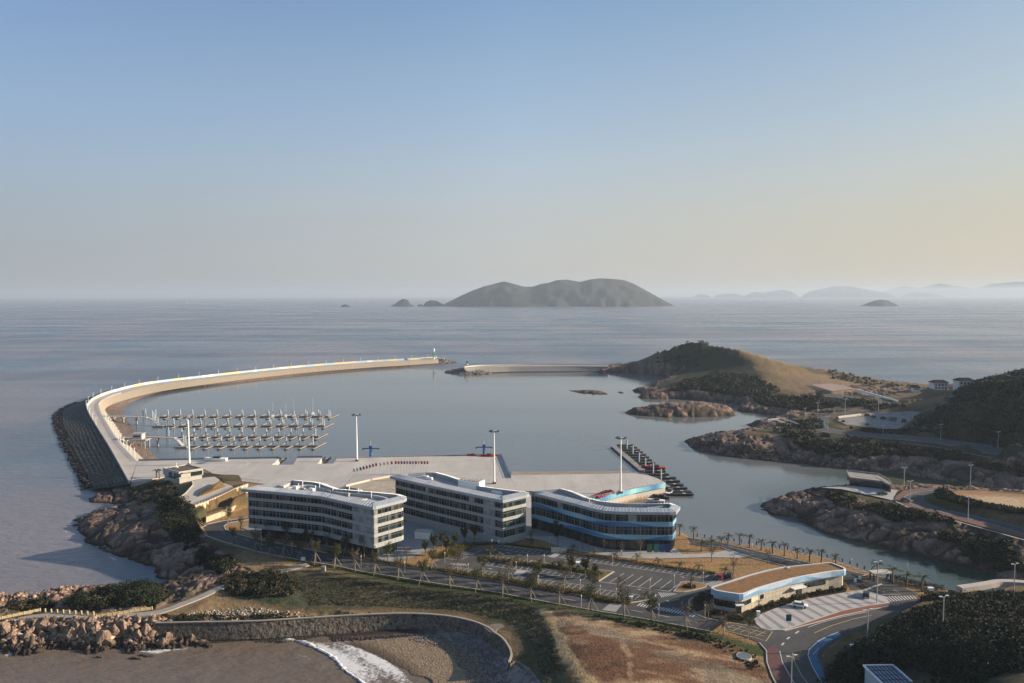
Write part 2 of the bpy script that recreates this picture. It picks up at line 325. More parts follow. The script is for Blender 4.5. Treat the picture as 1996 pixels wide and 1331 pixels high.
def cracks(x, y):
    wx_ = x+(fbm(x, y, 1/11., 3, 201)-.5)*9; wy_ = y+(fbm(x, y, 1/11., 3, 202)-.5)*9
    a = 1-np.abs(2*vnoise(wx_*.085+wy_*.05, wy_*.17-wx_*.03, 203)-1); b = 1-np.abs(2*vnoise(wx_*.27, wy_*.22+wx_*.1, 204)-1)
    return np.maximum(sm(.84, .94, a), .75*sm(.88, .96, b))
NOROCK = [tuple(p)[:2] for p in GL([(322,1206),(335,1190),(370,1172),(405,1152),(430,1140),(500,1120),(700,1120),(1150,1200),(1150,1400),(1000,1400),(960,1236),(870,1203),(700,1201),(500,1213),(330,1217)], 5)]
def height(x, y, detail=True):
    base = rbf(x, y)
    n1 = fbm(x, y, 1/9., 4, 3); nr = fbm(x, y, 1/16., 5, 5, True)
    jag = (fbm(x, y, 1/7., 3, 9)-.5)*7+(fbm(x, y, 1/26., 2, 19)-.5)*8
    h = np.full(x.shape, -4.0); rock = np.zeros(x.shape)
    info = {}
    for nm, P, sl, amp, rw in (('campus', CAMPUS, 6.0, 0.0, 0), ('west', WEST, .55, 1.0, 26), ('penin', PENIN, 1.0, 1.0, 13), ('islet', ISLET, .7, .8, 90), ('ra', ROCKA, .45, .5, 90), ('rb', ROCKB, .4, .5, 90), ('bank2', BANK2, .55, .8, 30), ('bank3', BANK3, .6, .8, 31)):
        s = sdist(P, x, y); info[nm] = s
        sj = s+jag*amp*np.clip((40-s)/40, 0, 1) if amp else s
        rise = np.where(sj > 0, sj*sl, sj*.5)
        hh = np.minimum(base, rise+0.05*amp)
        h = np.maximum(h, np.where(s > -25, hh, -4.0))
        if rw:
            r_ = np.clip(1-(sj-rw*(.55+.9*fbm(x, y, 1/13., 3, 31)))/3., 0, 1)*(s > -20)
            rock = np.maximum(rock, r_)
    rock = np.where(info['campus'] > 0, 0, rock)
    # beach and sand
    sb = sdist(BEACH, x, y); info['beach'] = sb
    swl = info['west']
    hb = np.clip(swl*.055, -3, 1.6)
    dn = np.full(x.shape, 99.)
    for a, b in zip(NATW, NATW[1:]):
        e = b-a; t = np.clip(((x-a.x)*e.x+(y-a.y)*e.y)/(e.x**2+e.y**2), 0, 1); dn = np.minimum(dn, np.hypot(x-a.x-t*e.x, y-a.y-t*e.y))
    hb = np.maximum(hb, base-.3-dn*.5)
    h = np.where((sb > 0) & (y < 260), np.minimum(h, hb), h)
    beach = (sb > -.5) & (y < 260); rock = np.where(beach, 0, rock)
    south = (x < G(330,1262,0).x) & (y < 235) & (swl < 14); rock = np.where(south, 1, rock)
    rock = rock*(1-sm(-1.5, .5, sdist(NOROCK, x, y)))
    # rock relief
    if detail:
        blk = np.floor(nr*5)/5*.55+nr*.45
        h = h-rock*cracks(x, y)*.9*np.clip(h-.4, 0, 1)+rock*((blk-.62)*(2.3+1.6*(y < 240))+(n1-.5)*1.4+(fbm(x, y, 1/2.2, 3, 41, True)-.6)*1.0)*np.clip(h/1.5+.45, 0, 1)
        soft = (1-rock)*(h > .5)*(~beach)*(info['campus'] < -1)
        h = h+soft*((fbm(x, y, 1/6., 4, 51)-.5)*.9)
    sm_ = sdist(MUD, x, y); mud = sm_ > 0; h = np.where(mud & (h < .25+.25*n1), np.clip(sm_*.1, 0, .12)+.3*n1-.05, h); info['mud'] = sm_
    for P, z, m in LEVELS:
        s = sdist(P, x, y, 40); t = sm(-m, 0.8, s); h = h*(1-t)+(z-.25)*t
        rock = rock*(1-t)
    # campus is graded level
    c = info['campus']; t = sm(0, 2, c)*sm(-1, 1, sdist(CAMPUSLVL, x, y)); h = h*(1-t)+5.8*t; rock = rock*(1-t)
    s = sdist(TERRW, x, y, 30); t = sm(-.6, .3, s); h = h*(1-t)+11.6*t; rock = rock*(1-t)
    pd, pzz = pathlevel(x, y); t = sm(5.5, 2.6, pd); h = h*(1-t)+(pzz-.3)*t; rock = rock*(1-t*.8)
    st = sdist(TERRSTEP, x, y, 40); h = np.where(st > 0, np.minimum(h, 7.9), h)
    st = sdist(TERRLOW, x, y, 40); h = np.where(st > 0, np.minimum(h, 5.8), h)
    info['rock'] = rock; info['beachm'] = beach; info['base'] = base
    return h, info
TERRW = [tuple(p)[:2] for p in GL(TERRACE, 12)]
WALL_A = [(380,985,12),(404,976.5,12),(432,964.5,12),(458,952,12),(474,946,12),(484,942.5,12)]
WALL_B = [(402,1008,8),(430,998,8),(455,987,8),(482,974,8),(492,970,8)]
_a = [(G(*p).x, G(*p).y+2.4) for p in WALL_A]; _b = [(G(*p).x, G(*p).y+1.6) for p in WALL_B]
_k = [tuple(G(a, b, 6))[:2] for a, b in [(470,990),(440,1003),(404,1017)]]
TERRSTEP = _a+_b[::-1]; TERRLOW = _b+_k
PATHC = [(600,1099.5,6),(560,1110,6.1),(520,1120,6),(480,1130,5.9),(450,1138,5.7),(425,1147,5.5),(395,1161,5.3),(360,1175,5.1),(325,1188,5.0),(300,1194,5.0),(250,1199,5.0),(187,1202,5.0),(120,1199,5.0),(80,1200,5.0),(40,1206,5.0),(0,1215,5.0),(-80,1232,5.0)]
PATHW = spline([G(*p) for p in PATHC], 4)
def pathlevel(x, y):
    d = np.full(x.shape, 99.); z = np.full(x.shape, 5.)
    m = (x > PATHW[-1].x-10) & (x < PATHW[0].x+10) & (y > 195) & (y < 270); X_ = x[m]; Y_ = y[m]; D = np.full(X_.shape, 99.); Z_ = np.full(X_.shape, 5.)
    for a, b in zip(PATHW, PATHW[1:]):
        e = (b-a); L = e.x**2+e.y**2; t = np.clip(((X_-a.x)*e.x+(Y_-a.y)*e.y)/L, 0, 1); q_ = np.hypot(X_-a.x-t*e.x, Y_-a.y-t*e.y); k = q_ < D
        D = np.where(k, q_, D); Z_ = np.where(k, a.z+t*(b.z-a.z), Z_)
    d[m] = D; z[m] = Z_; return d, z
CAMPUSLVL = [tuple(p)[:2] for p in GL([(262,905),(268,896),(700,880),(1300,880),(1400,1000),(1900,1140),(1830,1162),(1745,1215),(1690,1228),(1648,1243),(1612,1268),(1604,1290),(1612,1320),(1680,1500),(1530,1500),(1519,1340),(1500,1318),(1488,1290),(1484,1265),
 (1440,1250),(1375,1238),(1275,1212),(1150,1193),(1025,1170),(950,1156),(825,1138),(700,1118),(600,1098),(520,1084),(440,1062),(396,1046),(384,1030),(392,1016),(408,1010),(485,985),(470,942),(440,936),(400,922),(330,916),(300,935)], 6)]
# ---- terrain mesh, finer where it is near
XS = np.concatenate([np.linspace(-900, -70, 40), np.arange(-66, 2070, 2.1), np.arange(2074, 2360, 7.0), np.array([2366, 2390, 2430, 2480, 2540, 2630, 2760, 2920, 3120, 3380, 3720, 4150])])
YS = np.concatenate([np.arange(690, 1500, 1.15), np.arange(1504, 1800, 8)])
DD = CAMZ*FPX/(YS-EYE)
gx, gy = np.meshgrid((XS-IW/2)/FPX, DD); X = gx*gy; Y = gy
Hh, INF = height(X, Y)
def mixc(c, k, t): return c*(1-t[..., None])+np.array(k)*t[..., None]
def region(pts, z=5, soft=3.0): return sm(-soft, soft, sdist([tuple(p)[:2] for p in GL(pts, z)], X, Y, 60)+(fbm(X, Y, 1/7., 3, 71)-.5)*soft*2)
nA = fbm(X, Y, 1/14., 4, 61); nB = fbm(X, Y, 1/3., 3, 62); nC = fbm(X, Y, 1/40., 3, 63)
C = np.zeros(X.shape+(3,))+np.array((.115, .08, .042))
C = mixc(C, (.055, .058, .026), sm(.45, .6, nA))
C = mixc(C, (.19, .13, .07), sm(.55, .7, nC)*.7)
C = mixc(C, (.14, .102, .06), sm(545, 600, Y)*.65)
lawn = sm(0, 2, sdist(CAMPUSLVL, X, Y))*sm(G(395,930).x, G(470,930).x, X+(Y-300)*.25); C = mixc(C, (.30, .185, .085), lawn); C = mixc(C, (.24, .15, .07), lawn*sm(.4, .6, nA)*.7)
C = mixc(C, (.235, .16, .085), region([(470,1068),(560,1092),(640,1110),(760,1130),(880,1152),(800,1140),(640,1122),(560,1112),(520,1118),(470,1128),(420,1130),(400,1122),(460,1100)], 6, 1.5))
emb = region([(430,1135),(520,1118),(640,1124),(780,1140),(900,1152),(1030,1170),(1070,1200),(1095,1260),(1120,1331),(1150,1420),(1040,1420),(1030,1331),(1050,1290),(1040,1245),(980,1215),(900,1192),(760,1183),(560,1182),(440,1168)], 5, 2)
C = mixc(C, (.066, .068, .038), emb); C = mixc(C, (.095, .080, .048), emb*sm(.45, .65, nA)); C = mixc(C, (.045, .055, .028), emb*sm(.5, .65, nB))
C = mixc(C, (.21, .145, .08), region([(300,1205),(420,1150),(560,1188),(800,1185),(900,1195),(1000,1230),(1015,1270),(960,1225),(880,1204),(700,1202),(500,1213)], 5, 1.5)*(1-emb*.8))
mound = region([(1060,1190),(1110,1192),(1250,1222),(1390,1250),(1480,1275),(1500,1331),(1500,1450),(1150,1450),(1120,1331),(1100,1260)], 7, 1.5)
st1 = fbm(X*.55+Y*.25, Y*1.5, 1/9., 5, 81); st2 = fbm(X, Y*1.3, 1/3.2, 4, 82); st3 = fbm(X+Y, Y-X*.3, 1/22., 3, 83)
mc = mixc(np.zeros(C.shape)+np.array((.125, .066, .038)), (.075, .042, .026), sm(.5, .68, st2)); mc = mixc(mc, (.21, .135, .078), sm(.42, .60, .6*st1+.4*st2)); mc = mixc(mc, (.33, .235, .145), sm(.50, .62, .65*st1+.35*st3)*sm(.25, .6, st2)); mc = mixc(mc, (.15, .13, .095), sm(.60, .72, st3)*.7)
for tr in ([(1075,1243),(1160,1240),(1220,1245),(1270,1250),(1330,1262),(1400,1275),(1450,1281)], [(1110,1205),(1150,1212),(1200,1222),(1235,1240)], [(1210,1250),(1225,1280),(1228,1331)]):
    tw = spline([G(a, b, 7.6) for a, b in tr], 4); dtr = np.full(X.shape, 99.)
    for a, b in zip(tw, tw[1:]):
        e = b-a; t = np.clip(((X-a.x)*e.x+(Y-a.y)*e.y)/(e.x**2+e.y**2+1e-6), 0, 1); dtr = np.minimum(dtr, np.hypot(X-a.x-t*e.x, Y-a.y-t*e.y))
    mc = mixc(mc, (.32, .23, .14), sm(1.2, .1, dtr+(st2-.45)*4)*.6)
C = C*(1-mound[..., None])+mc*mound[..., None]
rimw = [G(a, b, 7.6) for a, b in [(1052,1186),(1070,1192),(1078,1210),(1086,1232),(1100,1262),(1112,1290),(1135,1318),(1160,1350)]]; drm = np.full(X.shape, 99.)
for a, b in zip(rimw, rimw[1:]):
    e = b-a; t = np.clip(((X-a.x)*e.x+(Y-a.y)*e.y)/(e.x**2+e.y**2+1e-6), 0, 1); drm = np.minimum(drm, np.hypot(X-a.x-t*e.x, Y-a.y-t*e.y))
C = mixc(C, (.36, .26, .14), sm(2.4, .6, drm+(st2-.5)*4+(nA-.5)*3))
C = mixc(C, (.045, .062, .022), region([(560,1086),(700,1113),(826,1133),(950,1151),(1025,1165),(1150,1188),(1275,1207),(1390,1232),(1480,1262),(1480,1275),(1390,1246),(1275,1222),(1150,1203),(1025,1178),(940,1160),(820,1140),(700,1120),(560,1092)], 6, .7))
C = mixc(C, (.20, .145, .07), region([(1440,692),(1490,700),(1590,722),(1560,730),(1500,732),(1440,722)], 20, 3))
C = mixc(C, (.22, .15, .09), region([(1530,735),(1620,735),(1700,752),(1700,762),(1600,765),(1520,752)], 13, 4))
hillsc = np.maximum(region([(1270,728),(1290,695),(1340,688),(1400,690),(1440,700),(1400,712),(1330,722)], 22, 4), region([(1310,760),(1340,738),(1400,722),(1470,730),(1500,758),(1560,775),(1450,775)], 10, 4))
C = mixc(C, (.035, .04, .022), hillsc)
for rg, z in ([(1780,842),(1830,800),(1860,780),(1900,757),(2000,730),(2400,700),(2600,900),(2000,880),(1900,858)], 24), ([(1500,838),(1600,845),(1750,860),(1900,890),(2050,915),(2050,945),(1900,925),(1750,905),(1600,893),(1520,868)], 8), \
  ([(1600,1280),(1640,1245),(1700,1220),(1790,1170),(1850,1160),(2100,1170),(2300,1500),(1640,1500)], 12), ([(1600,965),(1680,975),(1760,990),(1850,1012),(1996,1055),(2100,1080),(2100,1110),(1900,1080),(1800,1040),(1700,1005),(1600,985)], 7):
    t = region(rg, z, 4); C = mixc(C, (.036, .040, .022), t); C = mixc(C, (.07, .06, .035), t*sm(.55, .7, nA))
C = mixc(C, (.30, .17, .09), region(SANDLOT, 12, 1.5)); C = mixc(C, (.42, .32, .20), region([(1880,963),(1996,970),(1996,992),(1920,978)], 12, 2))
rk = INF['rock']; crev = sm(.46, .66, fbm(X, Y, 1/5., 4, 91, True))
rc = mixc(np.zeros(C.shape)+np.array((.18, .118, .09)), (.25, .175, .135), sm(.4, .65, nB)); rc = mixc(rc, (.10, .07, .055), (1-crev)*.75)  # rock tones, with crevice shade painted into the colour
rc = mixc(rc, (.05, .047, .032), sm(.52, .66, nA)*.75)
rc = mixc(rc, (.03, .023, .02), cracks(X, Y)*.9)  # shade inside the cracks, darkened in the colour as well
rc = mixc(rc, (.055, .032, .024), sm(1.9, .7, Hh+nB*1.2)); rc = mixc(rc, (.018, .018, .016), sm(.7, .1, Hh+nB*.6))
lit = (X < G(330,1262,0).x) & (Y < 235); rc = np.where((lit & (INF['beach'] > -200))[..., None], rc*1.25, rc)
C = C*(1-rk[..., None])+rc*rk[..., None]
bm = INF['beachm']; sand = np.zeros(C.shape)+np.array((.235, .18, .12))
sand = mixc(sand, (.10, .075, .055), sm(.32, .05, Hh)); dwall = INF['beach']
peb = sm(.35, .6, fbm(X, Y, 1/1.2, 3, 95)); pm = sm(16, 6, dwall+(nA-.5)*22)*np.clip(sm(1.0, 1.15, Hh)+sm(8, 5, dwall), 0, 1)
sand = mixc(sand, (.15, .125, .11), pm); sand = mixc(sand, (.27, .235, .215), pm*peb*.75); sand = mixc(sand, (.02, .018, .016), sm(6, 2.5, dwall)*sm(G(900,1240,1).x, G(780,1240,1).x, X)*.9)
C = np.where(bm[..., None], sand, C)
md = sm(-1, 2, INF['mud'])*(Hh < .9); C = mixc(C, (.040, .045, .028), md)
gravel = region([(1050,1250),(1040,1331),(960,1420),(960,1331),(1000,1290)], 2, 2)*0
m_ter = M('ground cover', 'attr', .95, n=(.9, .72, 1.25), n2=(4.0, .8, 1.2), bump=(1.7, .55, .5), spec=.15)
nr_, nc_ = X.shape
idx = np.arange(nr_*nc_).reshape(nr_, nc_)
F = np.stack([idx[:-1,:-1], idx[1:,:-1], idx[1:,1:], idx[:-1,1:]], -1).reshape(-1, 4)
hm = Hh.ravel()[F].max(1); F = F[hm > -1.2]
V = np.stack([X, Y, Hh], -1).reshape(-1, 3); used = np.zeros(len(V), bool); used[F.ravel()] = True
remap = np.cumsum(used)-1
ter = npmesh('terrain', V[used], remap[F], m_ter, C.reshape(-1, 3)[used], True); tag(ter, kind='structure')
def Hat(pts):
    """ground height at (x, y) points, off the mesh grid"""
    a = np.array([(p[0], p[1]) for p in pts], float)
    col = np.interp(a[:,0]/a[:,1]*FPX+IW/2, XS, np.arange(len(XS))); row = np.interp(-a[:,1], -DD, np.arange(len(DD)))
    c0 = np.clip(col.astype(int), 0, nc_-2); r0 = np.clip(row.astype(int), 0, nr_-2); fc = col-c0; fr = row-r0
    return (Hh[r0,c0]*(1-fc)+Hh[r0,c0+1]*fc)*(1-fr)+(Hh[r0+1,c0]*(1-fc)+Hh[r0+1,c0+1]*fc)*fr
def onground(px, py, z0=6.0):
    """walk the sight line of a pixel to the ground"""
    z = z0
    for _ in range(12):
        p = G(px, py, z); z = .5*z+.5*float(Hat([p])[0])
    return G(px, py, z)
# ---------------------------------------------------------------- sea
m = bpy.data.materials.new('sea water'); m.use_nodes = True; t = m.node_tree; b = t.nodes['Principled BSDF']
geo = t.nodes.new('ShaderNodeNewGeometry'); P = geo.outputs['Position']
def nz(scale, detail=4, vec=None, rough=.55, stretch=None):
    n = t.nodes.new('ShaderNodeTexNoise'); n.inputs['Scale'].default_value = scale; n.inputs['Detail'].default_value = detail; n.inputs['Roughness'].default_value = rough
    src = P
    if stretch:
        vm = t.nodes.new('ShaderNodeVectorMath'); vm.operation = 'MULTIPLY'; vm.inputs[1].default_value = stretch; t.links.new(P, vm.inputs[0]); src = vm.outputs[0]
    t.links.new(src, n.inputs['Vector']); return n.outputs[0]
def rmp(v, a, b_, lo=0., hi=1.):
    r = t.nodes.new('ShaderNodeMapRange'); r.interpolation_type = 'SMOOTHSTEP'
    for i, k in zip((1, 2, 3, 4), (a, b_, lo, hi)): r.inputs[i].default_value = k
    t.links.new(v, r.inputs[0]); return r.outputs[0]
def mxc(f, A, B):
    r = t.nodes.new('ShaderNodeMix'); r.data_type = 'RGBA'
    t.links.new(f, r.inputs[0])
    for i, k in ((6, A), (7, B)):
        if isinstance(k, tuple): r.inputs[i].default_value = (*k, 1)
        else: t.links.new(k, r.inputs[i])
    return r.outputs[2]
at = t.nodes.new('ShaderNodeAttribute'); at.attribute_name = 'Col'
sp = t.nodes.new('ShaderNodeSeparateColor'); t.links.new(at.outputs['Color'], sp.inputs[0])
calm = sp.outputs[0]; mudw = sp.outputs[1]; green = sp.outputs[2]
silt = rmp(nz(.0045, 5, stretch=(1, .6, 1)), .42, .60)
colr = mxc(silt, (.105, .135, .165), (.185, .17, .18))
colr = mxc(calm, colr, (.125, .14, .14))
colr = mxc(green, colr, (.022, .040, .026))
colr = mxc(mudw, colr, (.145, .115, .09))
t.links.new(colr, b.inputs['Base Color'])
wv = nz(.16, 5, stretch=(.55, 1.3, 1), rough=.65)
st = t.nodes.new('ShaderNodeMath'); st.operation = 'MULTIPLY_ADD'; st.inputs[1].default_value = -.80; st.inputs[2].default_value = .86
t.links.new(calm, st.inputs[0])
bp = t.nodes.new('ShaderNodeBump'); bp.inputs['Distance'].default_value = 1.1; t.links.new(wv, bp.inputs['Height']); t.links.new(st.outputs[0], bp.inputs['Strength'])
t.links.new(bp.outputs[0], b.inputs['Normal'])
ro = rmp(calm, 0, 1, .30, .07)
sk = rmp(nz(.0035, 4, stretch=(.35, 2.2, 1)), .38, .62, -.07, .08); ra = t.nodes.new('ShaderNodeMath'); ra.operation = 'ADD'; ra.use_clamp = True; t.links.new(ro, ra.inputs[0]); t.links.new(sk, ra.inputs[1]); rb = t.nodes.new('ShaderNodeMath'); rb.operation = 'MAXIMUM'; rb.inputs[1].default_value = .04; t.links.new(ra.outputs[0], rb.inputs[0]); t.links.new(rb.outputs[0], b.inputs['Roughness'])
b.inputs['IOR'].default_value = 1.33; b.inputs['Specular IOR Level'].default_value = .5
m_sea = m
xs = np.concatenate([[-40000, -20000, -9000, -4000, -2000, -1200], np.arange(-800, 701, 12.), [1000, 1600, 3000, 6000, 12000, 22000, 40000]])
ys = np.concatenate([[-3000, -600, 0, 60], np.arange(100, 1201, 12.), [1400, 1800, 2500, 4000, 7000, 12000, 20000, 30000]])
wx, wy = np.meshgrid(xs, ys)
BAY = [tuple(p)[:2] for p in GL([(318,899),(240,800),(300,768),(430,749),(600,729),(790,716),(870,720),(1000,722),(1180,724),(1290,722),(1310,738),(1700,760),(1996,800),(2100,1160),(1800,1160),(1330,1040),(1100,985),(1000,935),(970,890)], 0)]
sB = sdist(BAY, wx, wy, 200)
calmv = sm(-15, 20, sB)
mudv = sm(6, -6, sdist([tuple(p)[:2] for p in GL([(-600,1200),(480,1200),(900,1200),(1200,1240),(1200,1700),(-900,1700)], 0)], wx, wy, 200)*-1)
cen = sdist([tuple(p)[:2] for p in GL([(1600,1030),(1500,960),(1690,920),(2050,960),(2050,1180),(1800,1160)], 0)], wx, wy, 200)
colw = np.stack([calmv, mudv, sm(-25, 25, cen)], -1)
idx = np.arange(wx.size).reshape(wx.shape)
Fw = np.stack([idx[:-1,:-1], idx[:-1,1:], idx[1:,1:], idx[1:,:-1]], -1).reshape(-1, 4)
tag(npmesh('sea', np.stack([wx, wy, wx*0], -1).reshape(-1, 3), Fw, m_sea, colw.reshape(-1, 3)), kind='structure')
# ---------------------------------------------------------------- haze
hz = MB(); hz.box((0, 10000, -6), (70000, 42000, 286))
m = bpy.data.materials.new('haze air'); m.use_nodes = True; t = m.node_tree; t.nodes.remove(t.nodes['Principled BSDF'])
pv = t.nodes.new('ShaderNodeVolumePrincipled'); pv.inputs['Color'].default_value = (.60, .72, .86, 1)
pv.inputs['Density'].default_value = 7.6e-5; pv.inputs['Anisotropy'].default_value = .15
t.links.new(pv.outputs[0], t.nodes['Material Output'].inputs['Volume'])
tag(hz.build('haze', m), kind='stuff')
# ---------------------------------------------------------------- islands far out
m_isl = M('far island scrub', (.024, .030, .024), .95, n=(.01, .85, 1.15), n2=(.05, .85, 1.15))
def island(name, label, prof, base, dist, depth, cat='island', grp=None):
    """prof: silhouette (px, py) left to right"""
    prof = np.array(prof, float); xs = np.linspace(prof[0,0], prof[-1,0], 90 if len(prof) > 6 else 40)
    k = dist/FPX; top = CAMZ-(np.interp(xs, prof[:,0], prof[:,1])-EYE)*k
    X_ = (xs-IW/2)*k; ny = 24; v = np.linspace(-1, 1, ny); vs = []
    for j, vv in enumerate(v):
        for i, xx in enumerate(X_):
            hh = max(top[i], 0); rid = (1-abs(vv)**1.6); n = float(vnoise(np.array(xx/60.), np.array(vv*depth/60.), 5))
            wl = math.sin(math.pi*min(max((xx-X_[0])/(X_[-1]-X_[0]), .0), 1.))**.45
            vs.append((xx, dist+vv*depth*wl*(.8+.3*n), hh*rid*(.86+.14*(1 if abs(vv) < .1 else n))-2.0))
    n_ = len(xs); idx = np.arange(ny*n_).reshape(ny, n_)
    F_ = np.stack([idx[:-1,:-1], idx[:-1,1:], idx[1:,1:], idx[1:,:-1]], -1).reshape(-1, 4)
    return tag(npmesh(name, np.array(vs), F_, m_isl, smooth=True), label, cat, grp)
D1 = 6200
island('island', 'large dark green island with two humped summits at mid horizon', [(858,596),(880,585),(900,575),(920,566),(945,557),(965,552),(983,547.5),(1000,552),(1020,558),(1040,558),(1055,552.5),(1068,551),(1085,545.5),(1105,544.5),(1130,549),(1150,544),(1170,542),(1195,543.5),(1215,545.5),(1235,553),(1255,564),(1275,575),(1295,586),(1316,597)], 597, D1, 420)
island('island', 'low rounded islet touching the left tip of the large island', [(824,596),(830,588),(840,584),(850,585),(860,590),(868,595)], 596, D1, 60)
island('island', 'cone shaped islet left of the large island', [(762,595.5),(772,590),(780,584),(788,581),(796,584),(801,592),(808,595.5)], 596, D1, 90)
island('sea_rock', 'tiny twin rocks between the cone islet and the large island', [(813,596),(817,591),(819,594.5),(822,590.5),(825,596)], 596, D1, 20, 'rock')
island('island', 'tiny flat islet farthest left of the large island', [(664,596),(669,592.5),(676,592),(683,595.5)], 596, D1-200, 50)
island('island', 'small hump islet standing alone at right below the pale far islands', [(1676,598),(1690,592),(1703,587),(1715,585),(1728,586),(1740,591),(1752,598)], 598, 5900, 120)
FARI = [('leftmost low grey island of the faint far chain', [(1355,573),(1368,571),(1380,573)], 22000), ('low flat grey island second in the faint far chain', [(1394,573),(1410,570),(1430,569.5),(1447,573)], 22000),
 ('double humped grey island in the faint far chain', [(1452,573),(1470,567),(1490,568),(1510,564),(1528,562.5),(1540,566),(1553,573)], 21000), ('broadest grey island of the faint far chain', [(1565,573),(1580,565),(1605,560),(1625,556),(1655,556),(1680,561),(1710,566),(1740,572)], 20000),
 ('low grey island right of the broadest far island', [(1764,573),(1780,567.5),(1800,568),(1818,572),(1826,573)], 21000), ('very faint pale mountain behind the right end of the far chain', [(1700,573),(1740,560),(1760,556),(1790,560),(1830,551),(1860,556),(1900,560),(1930,552),(1980,548),(2080,548),(2200,560),(2300,573)], 27500)]
for lb, pr, dd in FARI: island('island', lb, [(x, y+3) for x, y in pr], 580, dd, 900)
fb = MB(); q = G(365, 591, 0); q = Vector((q.x, q.y, 0)); fb.prism([(q.x-30, q.y-6), (q.x+22, q.y-6), (q.x+32, q.y), (q.x+22, q.y+6), (q.x-30, q.y+6)], -1, 5); fb.box((q.x-14, q.y, 5), (14, 8, 9))
tag(fb.build('ship', M('ship white', (.75, .75, .72), .5)), 'tiny white ship far out at left near the horizon', 'ship')
# ---------------------------------------------------------------- shared materials
m_conc = M('pale concrete', (.44, .40, .36), .9, n=(.05, .88, 1.08), n2=(1.1, .93, 1.05))
m_conc2 = M('grey concrete', (.30, .28, .26), .9, n=(.3, .8, 1.15), bump=(2, .2, .1))
m_cream = M('cream stone', 'attr', .9, n=(.8, .75, 1.15), bump=(1.5, .4, .2))
m_attr = M('painted', 'attr', .75, n=(.7, .9, 1.08))
m_pan = M('wall panel', 'attr', .55, n=(.6, .94, 1.04), spec=.35)
m_metal = M('roof metal', 'attr', .42, metal=.25, n=(.5, .92, 1.05), spec=.5)
m_glass = M('window glass', 'attr', .12, n=(.35, .6, 1.5), spec=.35)
m_white = M('white paint', (.78, .78, .76), .5)
m_steel = M('galvanised steel', (.42, .43, .44), .45, metal=.4)
m_dark = M('dark metal', (.035, .038, .042), .5)
m_asph = M('asphalt', (.064, .064, .065), .9, n=(.10, .72, 1.3), n2=(1.2, .82, 1.15))
m_line = M('road paint', (.55, .54, .50), .8, n=(2, .7, 1.1))
m_yel = M('yellow road paint', (.50, .38, .16), .8, n=(2, .7, 1.1))
m_kerb = M('kerb stone', (.42, .40, .37), .9)
m_red = M('red paving', (.22, .085, .065), .9, n=(1.2, .8, 1.15))
m_blue = M('blue lane paint', (.045, .13, .23), .85, n=(1.0, .8, 1.15))
m_wood = M('weathered wood', (.17, .13, .10), .85, n=(1.5, .8, 1.2))
m_bark = M('bark', (.16, .13, .10), .95, n=(3, .7, 1.2))
m_stake = M('pale stake', (.27, .23, .185), .8)
m_leaf = M('leaves', 'attr', .75, spec=.2)
m_rubble = M('rubble', 'attr', .95, n=(.7, .6, 1.3), n2=(2.5, .65, 1.3), bump=(.9, 1.0, 1.2))
m_stone = M('loose stone', 'attr', .95, n=(.7, .7, 1.2), tide=1.5)
m_rock = M('rock', (.30, .21, .155), .93, n=(.5, .5, 1.25), n2=(1.8, .6, 1.2), bump=(1.6, 1.0, .8), tide=1.5)
m_drock = M('dark wet rock', (.06, .055, .05), .8, n=(.7, .6, 1.4), bump=(1.6, .8, .6))
def flat(name, pts, z, mat, zs=None, kind='structure', thick=None):
    P = GL(pts, z if zs is None else zs); b_ = MB()
    b_.prism([(p.x, p.y) for p in P], z-(thick or 0), z, sides=bool(thick))
    return tag(b_.build(name, mat), kind=kind)
def strip(mb, pts, wd, z=None, closed=False):
    """flat ribbon following points"""
    P = [Vector((p[0], p[1], p[2] if len(p) > 2 else 0)) for p in pts]; L = []
    for i, p in enumerate(P):
        d = P[min(i+1, len(P)-1)]-P[max(i-1, 0)]; d.z = 0; d.normalize(); n = Vector((-d.y, d.x, 0))*wd/2
        L.append((p+n, p-n))
    vs = []
    for a, b_ in L:
        for q in (a, b_): vs.append((q.x, q.y, z if z is not None else q.z))
    return mb.add(vs, [(2*i+1, 2*i+3, 2*i+2, 2*i) for i in range(len(L)-1)])
def kerb(mb, pts, wd=.3, h=.14, z0=6.0):
    P = [Vector((p[0], p[1], z0)) for p in pts]
    for a, b_ in zip(P, P[1:]): mb.bar(a+Vector((0, 0, h/2)), b_+Vector((0, 0, h/2)), wd, h)
